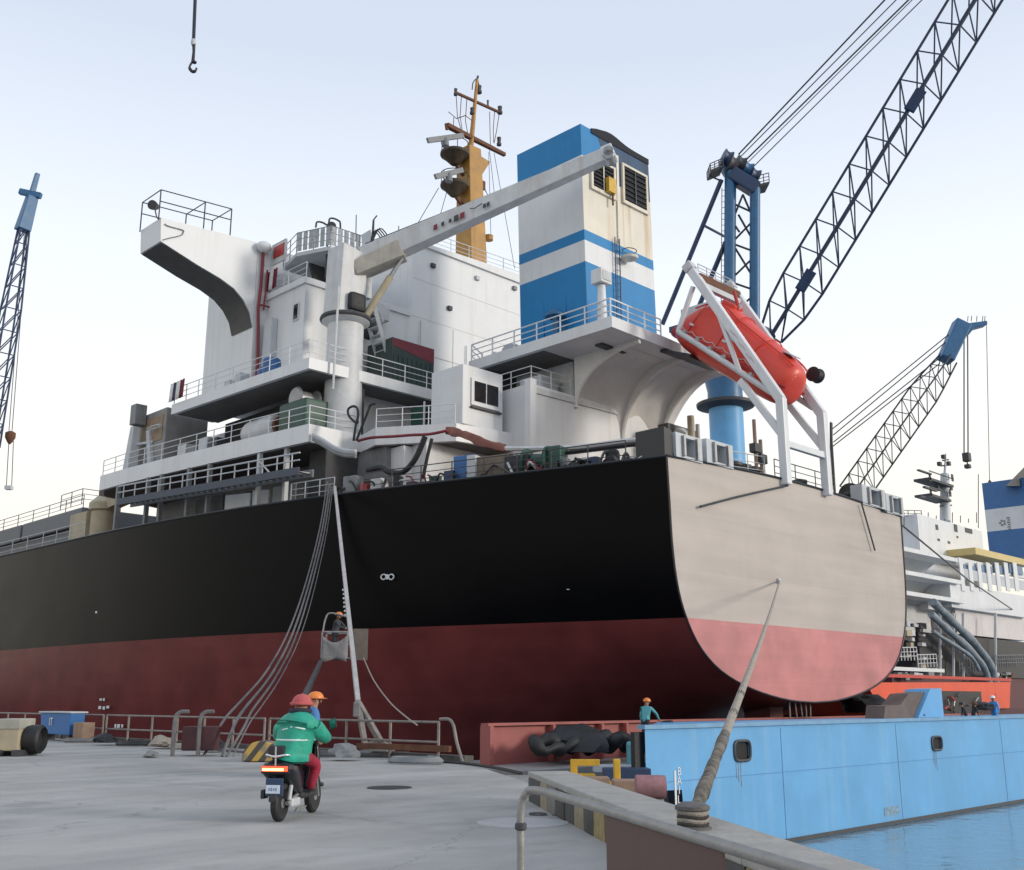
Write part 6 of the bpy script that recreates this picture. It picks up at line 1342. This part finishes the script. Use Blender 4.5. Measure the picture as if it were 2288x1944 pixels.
# ================================================================== PEOPLE
def skinbody(name, J, EDG, mats, bone_mat, parent, root, sub=2):
    keys = list(J); off = OFF[parent.name]
    me = bpy.data.meshes.new('tmp'); me.from_pydata([Vector(J[k][0])-off for k in keys], [(keys.index(a), keys.index(b)) for a, b in EDG], [])
    o = bpy.data.objects.new('tmp', me); COL.objects.link(o)
    o.modifiers.new('skin', 'SKIN'); s = o.modifiers.new('sub', 'SUBSURF'); s.levels = s.render_levels = sub; sm_ = o.modifiers.new('sm', 'SMOOTH'); sm_.factor = .5; sm_.iterations = 4
    sv_ = me.skin_vertices[0].data
    for i, k in enumerate(keys):
        r = J[k][1]; sv_[i].radius = (r, r) if not isinstance(r, tuple) else r; sv_[i].use_root = (k == root)
    bpy.context.view_layer.update()
    m2 = bpy.data.meshes.new_from_object(o.evaluated_get(bpy.context.evaluated_depsgraph_get())); bpy.data.objects.remove(o); bpy.data.meshes.remove(me)
    m2.materials.clear()
    for m in mats: m2.materials.append(m)
    for p in m2.polygons:
        c = p.center+off; best = 1e9; bi = 0
        for e_, (a, b) in enumerate(EDG):
            A, B = Vector(J[a][0]), Vector(J[b][0]); ab = B-A; t = max(0, min(1, (c-A).dot(ab)/max(1e-9, ab.length_squared))); dd = (c-(A+ab*t)).length-.25*((J[a][1] if not isinstance(J[a][1], tuple) else J[a][1][0])*(1-t)+(J[b][1] if not isinstance(J[b][1], tuple) else J[b][1][0])*t)
            if dd < best: best = dd; bi = e_
        p.material_index = bone_mat(EDG[bi]); p.use_smooth = True
    m2.name = name; b_ = bpy.data.objects.new(name, m2); COL.objects.link(b_); b_.parent = parent; OFF[b_.name] = off
    return b_
def helmet(parent, c, fwd, mat, r=.135, brim=True, name='helmet'):
    fwd = Vector(fwd).normalized(); s_ = fwd.cross(V(0, 0, 1)); rot = Matrix((fwd, s_, V(0, 0, 1))).transposed()
    h = ellips(name, c, r*1.18, r, r*1.0, mat, parent, rot=rot, nu=20, nv=8, z0=0)
    if brim: ellips('brim', Vector(c)+fwd*.05+V(0, 0, -.002), r*1.4, r*1.12, .018, mat, parent, rot=rot, nu=20, nv=4)
    return h
def face(parent, c, fwd):
    fwd = Vector(fwd).normalized(); s_ = fwd.cross(V(0, 0, 1))
    ellips('nose', Vector(c)+fwd*.105+V(0, 0, -.01), .02, .016, .028, skin, parent, nu=8, nv=5)
    for k in (-1, 1):
        ellips('eye', Vector(c)+fwd*.092+s_*.034*k+V(0, 0, .022), .012, .012, .009, blackp, parent, nu=8, nv=4); ellips('ear', Vector(c)+s_*.098*k, .02, .012, .032, skin, parent, nu=8, nv=5)
    ellips('mouth', Vector(c)+fwd*.095+V(0, 0, -.058), .008, .026, .007, M('lip', (.25, .08, .07), .5), parent, nu=8, nv=4)
EB = [('pel', 'wst'), ('wst', 'chs'), ('chs', 'nck'), ('nck', 'hd0'), ('hd0', 'hd1')]
for s_ in 'LR': EB += [('chs', 'sh'+s_), ('sh'+s_, 'el'+s_), ('el'+s_, 'wr'+s_), ('wr'+s_, 'hn'+s_), ('pel', 'hp'+s_), ('hp'+s_, 'kn'+s_), ('kn'+s_, 'an'+s_), ('an'+s_, 'to'+s_)]
def bmat(e):
    a, b = e
    if b in ('hd0', 'hd1') or b[:2] == 'hn': return 2
    if b[:2] == 'to': return 3
    if a[:2] in ('hp', 'kn') or b[:2] == 'hp': return 1
    return 0
bootm = M('dark_boot', (.025, .022, .02), .6, 0, .2, 8)
def stand(name, label, base, fwd, top, trousers, hat, hh=1.68, armL=None, armR=None, lean=0., hatname='helmet', brim=True, step=.0):
    """standing person; arms as (elbow, wrist, hand) offsets from the shoulder in (forward, side, up)"""
    f = Vector(fwd).normalized(); r = f.cross(V(0, 0, 1)).normalized(); b = Vector(base); k = hh/1.7
    th = thing(name, b, label, 'person')
    def L(a, s_, z): return b+f*(a*k)+r*(s_*k)+V(0, 0, z*k)
    J = {'pel': (L(0, 0, .94), .15*k), 'wst': (L(lean*.3, 0, 1.1), .14*k), 'chs': (L(lean*.75, 0, 1.33), .155*k), 'nck': (L(lean, 0, 1.47), .06*k), 'hd0': (L(lean+.02, 0, 1.54), .082*k), 'hd1': (L(lean+.03, 0, 1.64), .088*k)}
    for sd, q in (('L', -1), ('R', 1)):
        arm = (armL if sd == 'L' else armR) or ((.0, .08, -.28), (.08, .1, -.52), (.12, .09, -.6))
        S = Vector((lean, q*.19, 1.39)); J['sh'+sd] = (L(*S), .075*k)
        for nm, o_, rr in zip(('el', 'wr', 'hn'), arm, (.055, .042, .045)): J[nm+sd] = (L(S.x+o_[0], S.y+q*o_[1], S.z+o_[2]), rr*k)
        st_ = step*q
        J['hp'+sd] = (L(0, q*.09, .86), .105*k); J['kn'+sd] = (L(.03+st_*.5, q*.1, .48), .075*k); J['an'+sd] = (L(-.02+st_, q*.1, .09), .055*k); J['to'+sd] = (L(.14+st_, q*.12, .05), .045*k)
    skinbody('body', J, EB, [top, trousers, skin, bootm], bmat, th, 'pel')
    hc = L(lean+.03, 0, 1.63)
    helmet(th, hc+V(0, 0, .01), f, hat, name=hatname, brim=brim); face(th, hc+V(0, 0, -.035), f)
    return th
orhat = M('orange_helmet', (.75, .22, .04), .35, 0, .1, 6); teal_ = M('teal_cloth', (.1, .36, .4), .8, 0, .2, 6); bluec = M('blue_cloth', (.07, .2, .45), .8, 0, .2, 6); dkc = M('dark_cloth', (.03, .03, .04), .85, 0, .3, 6); whel = M('white_helmet', (.75, .75, .76), .35, 0, .05, 6); brt = M('bright_blue_cloth', (.08, .35, .75), .75, 0, .2, 6)
# pedestrian beyond the rider
stand('person', 'person in blue shirt and orange helmet walking beyond the scooter rider', P(693, 1790-30, z=0), GR(.4, 1), bluec, dkc, orhat, 1.70, step=.1)
# worker in the lift basket
bcn = b0+bw*.42+dpv*.45
stand('person', 'worker in dark jacket and orange helmet standing in the raised lift basket', V(bcn.x, bcn.y, z0_+.05), GR(-.3, 1), M('charcoal_jacket', (.06, .06, .075), .85, 0, .3, 6), dkc, orhat, 1.72, armR=((.2, .05, -.22), (.42, .02, -.3), (.5, .02, -.3)), armL=((.2, .05, -.22), (.42, .02, -.3), (.5, .02, -.3)), lean=.12)
# worker on the red barge behind the blue wall
wk = P(1462, 1628, y=24.9)
tpz = P(1468, 1562, y=24.9).z
stand('person', 'worker in teal shirt and orange helmet behind the end of the blue barge', V(wk.x, 25.3, tpz-1.72), GR(.9, .8), teal_, dkc, orhat, 1.70, armR=((.2, .1, -.2), (.35, .1, -.4), (.42, .1, -.46)), lean=.1)
tag(rock(P(1492, 1624, y=24.4), .35, black, 'black_bundle', 5), 'small black bundle on the blue barge edge beside the teal worker', 'bundle')
# workers at the far right on the blue barge
pz_ = P(2216, 1612, y=23.5)
stand('person', 'worker in bright blue coverall and white helmet on the right of the blue barge', V(P(2222, 1590, y=23.5).x, 23.5, P(2222, 1556, y=23.5).z-1.70), GR(-.5, -.8), brt, brt, whel, 1.68, armR=((.2, .06, -.2), (.35, -.05, -.1), (.42, -.08, -.05)))
for k, (u, hh) in enumerate(((2158, 1.2), (2186, 1.25))):
    q = P(u, 1590, y=23.7)
    stand('person', ['left of two dark clothed workers crouching on the blue barge', 'right of two dark clothed workers crouching beside the blue coverall'][k], V(q.x, 23.7+.3*k, P(u, 1572, y=23.7).z-hh), GR(.2, 1 if k else -1), dkc, dkc, [blackp, rusty][k], hh, lean=.2)
tag(rock(P(2196, 1582, y=23.9), .5, black, 'scrap_heap', 8), 'dark scrap heap between the workers on the blue barge', 'scrap')

# ================================================================== SCOOTER AND RIDER
s0 = P(622, 1836, z=0); sf = (GR(1.3, .24)-GR(0, 0)).normalized(); sr = sf.cross(V(0, 0, 1)).normalized()
def S(f, r, z): return s0+sf*f+sr*r+V(0, 0, z)
SCO = thing('motor_scooter', s0, 'black electric scooter seen from behind with lit red tail light', 'scooter')
plas = M('scooter_black', (.012, .013, .018), .22, 0, .2, 3); plas2 = M('scooter_dark_matt', (.03, .03, .034), .6, 0, .2, 5)
def wheel(f):
    c = S(f, 0, .235); ty = lathe('tyre', c, [(.15, -.045), (.2, -.055), (.232, -.035), (.237, 0), (.232, .035), (.2, .055), (.15, .045)], black, SCO, n=30, axis=sr)
    lathe('rim', c, [(.03, -.05), (.06, -.05), (.07, -.03), (.145, -.035), (.155, -.03), (.155, .03), (.145, .035), (.07, .03), (.06, .05), (.03, .05)], steel, ty, n=24, axis=sr)
wheel(0.02); wheel(1.26)
def sloft(name, secs, mat, n=18, pw=.6):
    vs_, fs_ = [], []
    for f, z, w_, h_ in secs:
        for k in range(n):
            a = 2*math.pi*k/n; c_, s_ = math.cos(a), math.sin(a); vs_.append(S(f, w_*abs(c_)**pw*(1 if c_ >= 0 else -1), z+h_*abs(s_)**pw*(1 if s_ >= 0 else -1)))
    for j in range(len(secs)-1):
        for k in range(n): fs_.append((j*n+k, j*n+(k+1) % n, (j+1)*n+(k+1) % n, (j+1)*n+k))
    fs_ += [tuple(range(n)), tuple((len(secs)-1)*n+k for k in range(n))]
    return soft(mk(name, vs_, fs_, mat, SCO), 50)
sloft('tail_body', [(-.2, .70, .17, .06), (-.16, .69, .21, .1), (0, .66, .225, .15), (.2, .58, .21, .2), (.42, .5, .18, .2), (.5, .46, .15, .16)], plas)
sloft('seat', [(-.1, .83, .10, .02), (-.02, .84, .13, .045), (.25, .82, .145, .055), (.45, .79, .13, .055), (.62, .77, .09, .03)], plas2)
sloft('floor_board', [(.4, .32, .15, .06), (.6, .3, .16, .05), (.95, .3, .17, .05), (1.02, .34, .17, .06)], plas2)
# leg shield
vs_ = []
for i in range(9):
    z = .3+.72*i/8; f = 1.0+.16*math.sin(i/8*1.5)-.06*i/8; w_ = .15+.04*math.sin(math.pi*i/8)
    for j in range(7): t = j/6*2-1; vs_.append(S(f-.1*t*t, w_*t, z))
ls = mk('leg_shield', vs_, [(i*7+j, i*7+j+1, (i+1)*7+j+1, (i+1)*7+j) for i in range(8) for j in range(6)], plas, SCO, True); ls.modifiers.new('s', 'SOLIDIFY').thickness = .05
sloft('front_fender', [(1.02, .47, .05, .04), (1.16, .52, .075, .05), (1.3, .5, .075, .05), (1.45, .4, .05, .04)], plas)
for r_ in (-.085, .085): tube('fork', [S(1.26, r_, .235), S(1.12, r_, .62)], .022, steel, SCO, n=8)
tube('steering_stem', [S(1.14, 0, .55), S(.98, 0, 1.0)], .05, plas2, SCO, n=8)
sloft('headset', [(.88, 1.0, .07, .04), (.95, 1.03, .13, .07), (1.05, 1.03, .12, .08), (1.1, 1.0, .06, .04)], plas)
HB = {}
for q in (-1, 1):
    tube('handlebar', spline([S(.98, 0, 1.02), S(.97, q*.18, 1.05), S(.92, q*.34, 1.06)], 4), .016, plas2, SCO, n=8); tube('grip', [S(.94, q*.26, 1.06), S(.89, q*.38, 1.06)], .022, black, SCO, n=10)
    HB[q] = S(.91, q*.32, 1.065)
    tube('mirror_stalk', spline([S(.96, q*.22, 1.06), S(.97, q*.3, 1.16), S(.94, q*.37, 1.22)], 4), .009, plas2, SCO, n=6)
    mi = obox('mirror', S(.93, q*.39, 1.27), sr*.05+V(0, 0, .02), sf*.012, V(0, 0, .07)-sr*.015*q, plas2, SCO, bev=.015)
    obox('mirror_glass', S(.915, q*.39, 1.27), sr*.042+V(0, 0, .016), sf*.002, V(0, 0, .06)-sr*.013*q, M('mirror_silver', (.75, .78, .8), .05, 1.), SCO)
lt_ = emit('tail_light_red', (1, .05, .02), 2.2); lo_ = emit('tail_light_amber', (1, .5, .12), 5.)
obox('tail_light_housing', S(-.19, 0, .685), sr*.2, sf*.03, V(0, 0, .055), plas, SCO, bev=.02)
obox('tail_light', S(-.222, 0, .70), sr*.185, sf*.012, V(0, 0, .034), lt_, SCO, bev=.01); obox('tail_light_bar', S(-.236, -.02, .69), sr*.15, sf*.006, V(0, 0, .015), lo_, SCO, bev=.004)
obox('licence_bracket', S(-.2, 0, .46), sr*.125, sf*.02+V(0, 0, -.0), V(0, 0, .12)+sf*-.0, M('plate_bracket_blue', (.02, .05, .11), .4), SCO, bev=.03)
lp = obox('licence_plate', S(-.228, -.01, .435), sr*.1, sf*.006, V(0, 0, .055), M('plate_white', (.62, .7, .82), .4, 0, .05, 10), SCO, bev=.004)
for k in range(4): obox('plate_mark', S(-.236, -.06+.033*k, .435), sr*.009, sf*.002, V(0, 0, .022 if k % 2 else .016), M('plate_ink', (.2, .26, .36), .6), SCO)
sloft('rear_fender', [(-.26, .3, .05, .03), (-.18, .42, .075, .06), (0.02, .46, .085, .05), (.2, .42, .08, .05)], plas2)
obox('side_reflector_left', S(-.05, -.2, .36), sr*.03, sf*.08, V(0, 0, .06), plas2, SCO, bev=.02)
tube('swing_arm', [S(.02, .1, .235), S(.4, .1, .33)], .03, steel, SCO, n=8); tube('swing_arm', [S(.02, -.1, .235), S(.4, -.1, .33)], .03, steel, SCO, n=8)
tube('shock', [S(.05, .12, .28), S(.12, .12, .56)], .03, greyw, SCO, n=8)
obox('side_stand', S(.38, .16, .14), sr*.02, sf*.16, V(0, 0, .025)+sf*.05, steel, SCO, bev=.01); obox('silver_cover', S(.22, .13, .24), sr*.03, sf*.16, V(0, 0, .055), greyw, SCO, bev=.025)
tube('rear_rack', spline([S(-.02, -.17, .84), S(-.17, -.15, .88), S(-.24, 0, .86), S(-.17, .15, .88), S(-.02, .17, .84)], 5), .014, M('rack_chrome', (.7, .7, .72), .2, .7), SCO, n=8)
tube('rack_stem', [S(-.2, 0, .74), S(-.22, 0, .99)], .012, M('rack_chrome', (.7, .7, .72)), SCO, n=6)
bx_ = obox('back_pad', S(-.1, -.03, .925), sr*.12, sf*.04, V(0, 0, .075), plas2, SCO, bev=.03)
# rider
RD = thing('person', S(.15, 0, .85), 'scooter rider in teal jacket red trousers and pink cap seen from behind', 'person')
jac = M('teal_green_jacket', (.02, .35, .24), .6, 0, .3, 3, 0, bump=.9, bscale=6); rtr = M('crimson_trousers', (.3, .012, .04), .75, 0, .3, 5, 0, bump=.9, bscale=8); glv = M('rider_glove', (.06, .055, .05), .8); boot2 = M('rider_boot', (.05, .045, .045), .6)
def arm(q, gr):
    sh = S(.2, q*.25+.13, 1.25); el = S(.48, .45 if q > 0 else -.24, 1.08); wr = gr+sf*-.085+V(0, 0, .03)+sr*.02*q
    return sh, el, wr
RS = .15
J = {'pel': (S(.13, RS*.6, .9), (.25, .23)), 'wst': (S(.12, RS*.8, 1.05), (.275, .24)), 'chs': (S(.17, RS, 1.24), (.285, .23)), 'upc': (S(.2, RS, 1.35), (.2, .17)), 'nck': (S(.24, RS, 1.45), .085), 'hd0': (S(.27, RS, 1.5), .1), 'hd1': (S(.28, RS, 1.57), .1)}
ED = [('pel', 'wst'), ('wst', 'chs'), ('chs', 'upc'), ('upc', 'nck'), ('nck', 'hd0'), ('hd0', 'hd1')]
for sd, q in (('L', -1), ('R', 1)):
    sh, el, wr = arm(q, HB[q]); J['sh'+sd] = (sh, .14); J['el'+sd] = (el, .1); J['wr'+sd] = (wr, .06); J['hn'+sd] = (HB[q]+V(0, 0, .012), .042)
    J['hp'+sd] = (S(.28, q*.13, .87), .125); J['kn'+sd] = (S(.68, q*.26, .72), .1); J['an'+sd] = (S(.62, q*.2, .4), .065); J['to'+sd] = (S(.8, q*.21, .37), .05)
    ED += [('upc', 'sh'+sd), ('sh'+sd, 'el'+sd), ('el'+sd, 'wr'+sd), ('wr'+sd, 'hn'+sd), ('pel', 'hp'+sd), ('hp'+sd, 'kn'+sd), ('kn'+sd, 'an'+sd), ('an'+sd, 'to'+sd)]
def rm(e):
    a, b = e
    if b in ('hd0', 'hd1'): return 2
    if b[:2] == 'hn': return 3
    if b[:2] == 'to': return 4
    if a[:2] in ('hp', 'kn'): return 1
    return 0
rbody = skinbody('body', J, ED, [jac, rtr, skin, glv, boot2], rm, RD, 'wst')
for q in (-1, 1):                                            # four fingers and a thumb closed on each grip
    for k in range(4):
        c = HB[q]+sr*(q*(.045-.026*k))+sf*(.0); tube('finger', spline([c+sf*-.03+V(0, 0, .035), c+sf*.02+V(0, 0, .04-.003*k), c+sf*.036+V(0, 0, .0), c+sf*.012+V(0, 0, -.032), c+sf*-.018+V(0, 0, -.028)], 3), .0105-.0006*k, glv, RD, n=7)
    c = HB[q]+sr*(-q*.055); tube('thumb', [HB[q]+sr*(-q*.03)+sf*-.05+V(0, 0, .02), c+sf*-.01+V(0, 0, -.005), c+sf*.025+V(0, 0, -.02)], .012, glv, RD, n=7)
# pink cap with ear flaps, dark collar, reflective piping
capm_ = M('pink_red_cap', (.5, .10, .10), .75, 0, .15, 9, 0, bump=.4, bscale=30)
rot = Matrix((sf, sr, V(0, 0, 1))).transposed()
ellips('cap', S(.275, RS, 1.555), .15, .14, .14, capm_, RD, rot=rot, nu=22, nv=8, z0=0); tube('cap_band', [S(.275+.15*math.cos(a*.3), .142*math.sin(a*.3)+RS, 1.555) for a in range(22)], .025, capm_, RD, n=8)
ellips('cap_peak', S(.40, RS, 1.55), .1, .11, .012, capm_, RD, rot=rot, nu=16, nv=4)
tube('collar', [S(.24+.115*math.cos(a*.3), .125*math.sin(a*.3)+RS, 1.455) for a in range(22)], .04, M('dark_collar', (.02, .025, .04), .8), RD, n=8)
refl = M('reflective_tape', (.72, .82, .8), .35, 0, .05, 5)
# tape follows the jacket's back, lifted a little off the body
from mathutils.bvhtree import BVHTree
_off = OFF[RD.name]; bvh = BVHTree.FromPolygons([v.co.copy() for v in rbody.data.vertices], [tuple(p.vertices) for p in rbody.data.polygons])
def ontorso(r_, z):
    h = bvh.ray_cast(S(-1.2, r_, z)-_off, sf)
    return None if h[0] is None else h[0]+_off-sf*.004
def tape(pts, w_=.012):
    q = [ontorso(r_, z) for r_, z in pts]; q = [p for p in q if p is not None]
    if len(q) < 2: return
    vs_ = []
    for p in q: vs_ += [p+V(0, 0, w_), p-V(0, 0, w_)]
    o = mk('reflective_tape', vs_, [(2*i, 2*i+1, 2*i+3, 2*i+2) for i in range(len(q)-1)], refl, RD, True); o.modifiers.new('s', 'SOLIDIFY').thickness = .006
tape([(-.16+.54*i/24, 1.07) for i in range(25)], .012)
tape([(.13+.2*i/10, 1.245-.03*(i/10)**2) for i in range(11)], .009)
tape([(-.01+.1*i/6, 1.205+.018*i/6) for i in range(7)], .008)
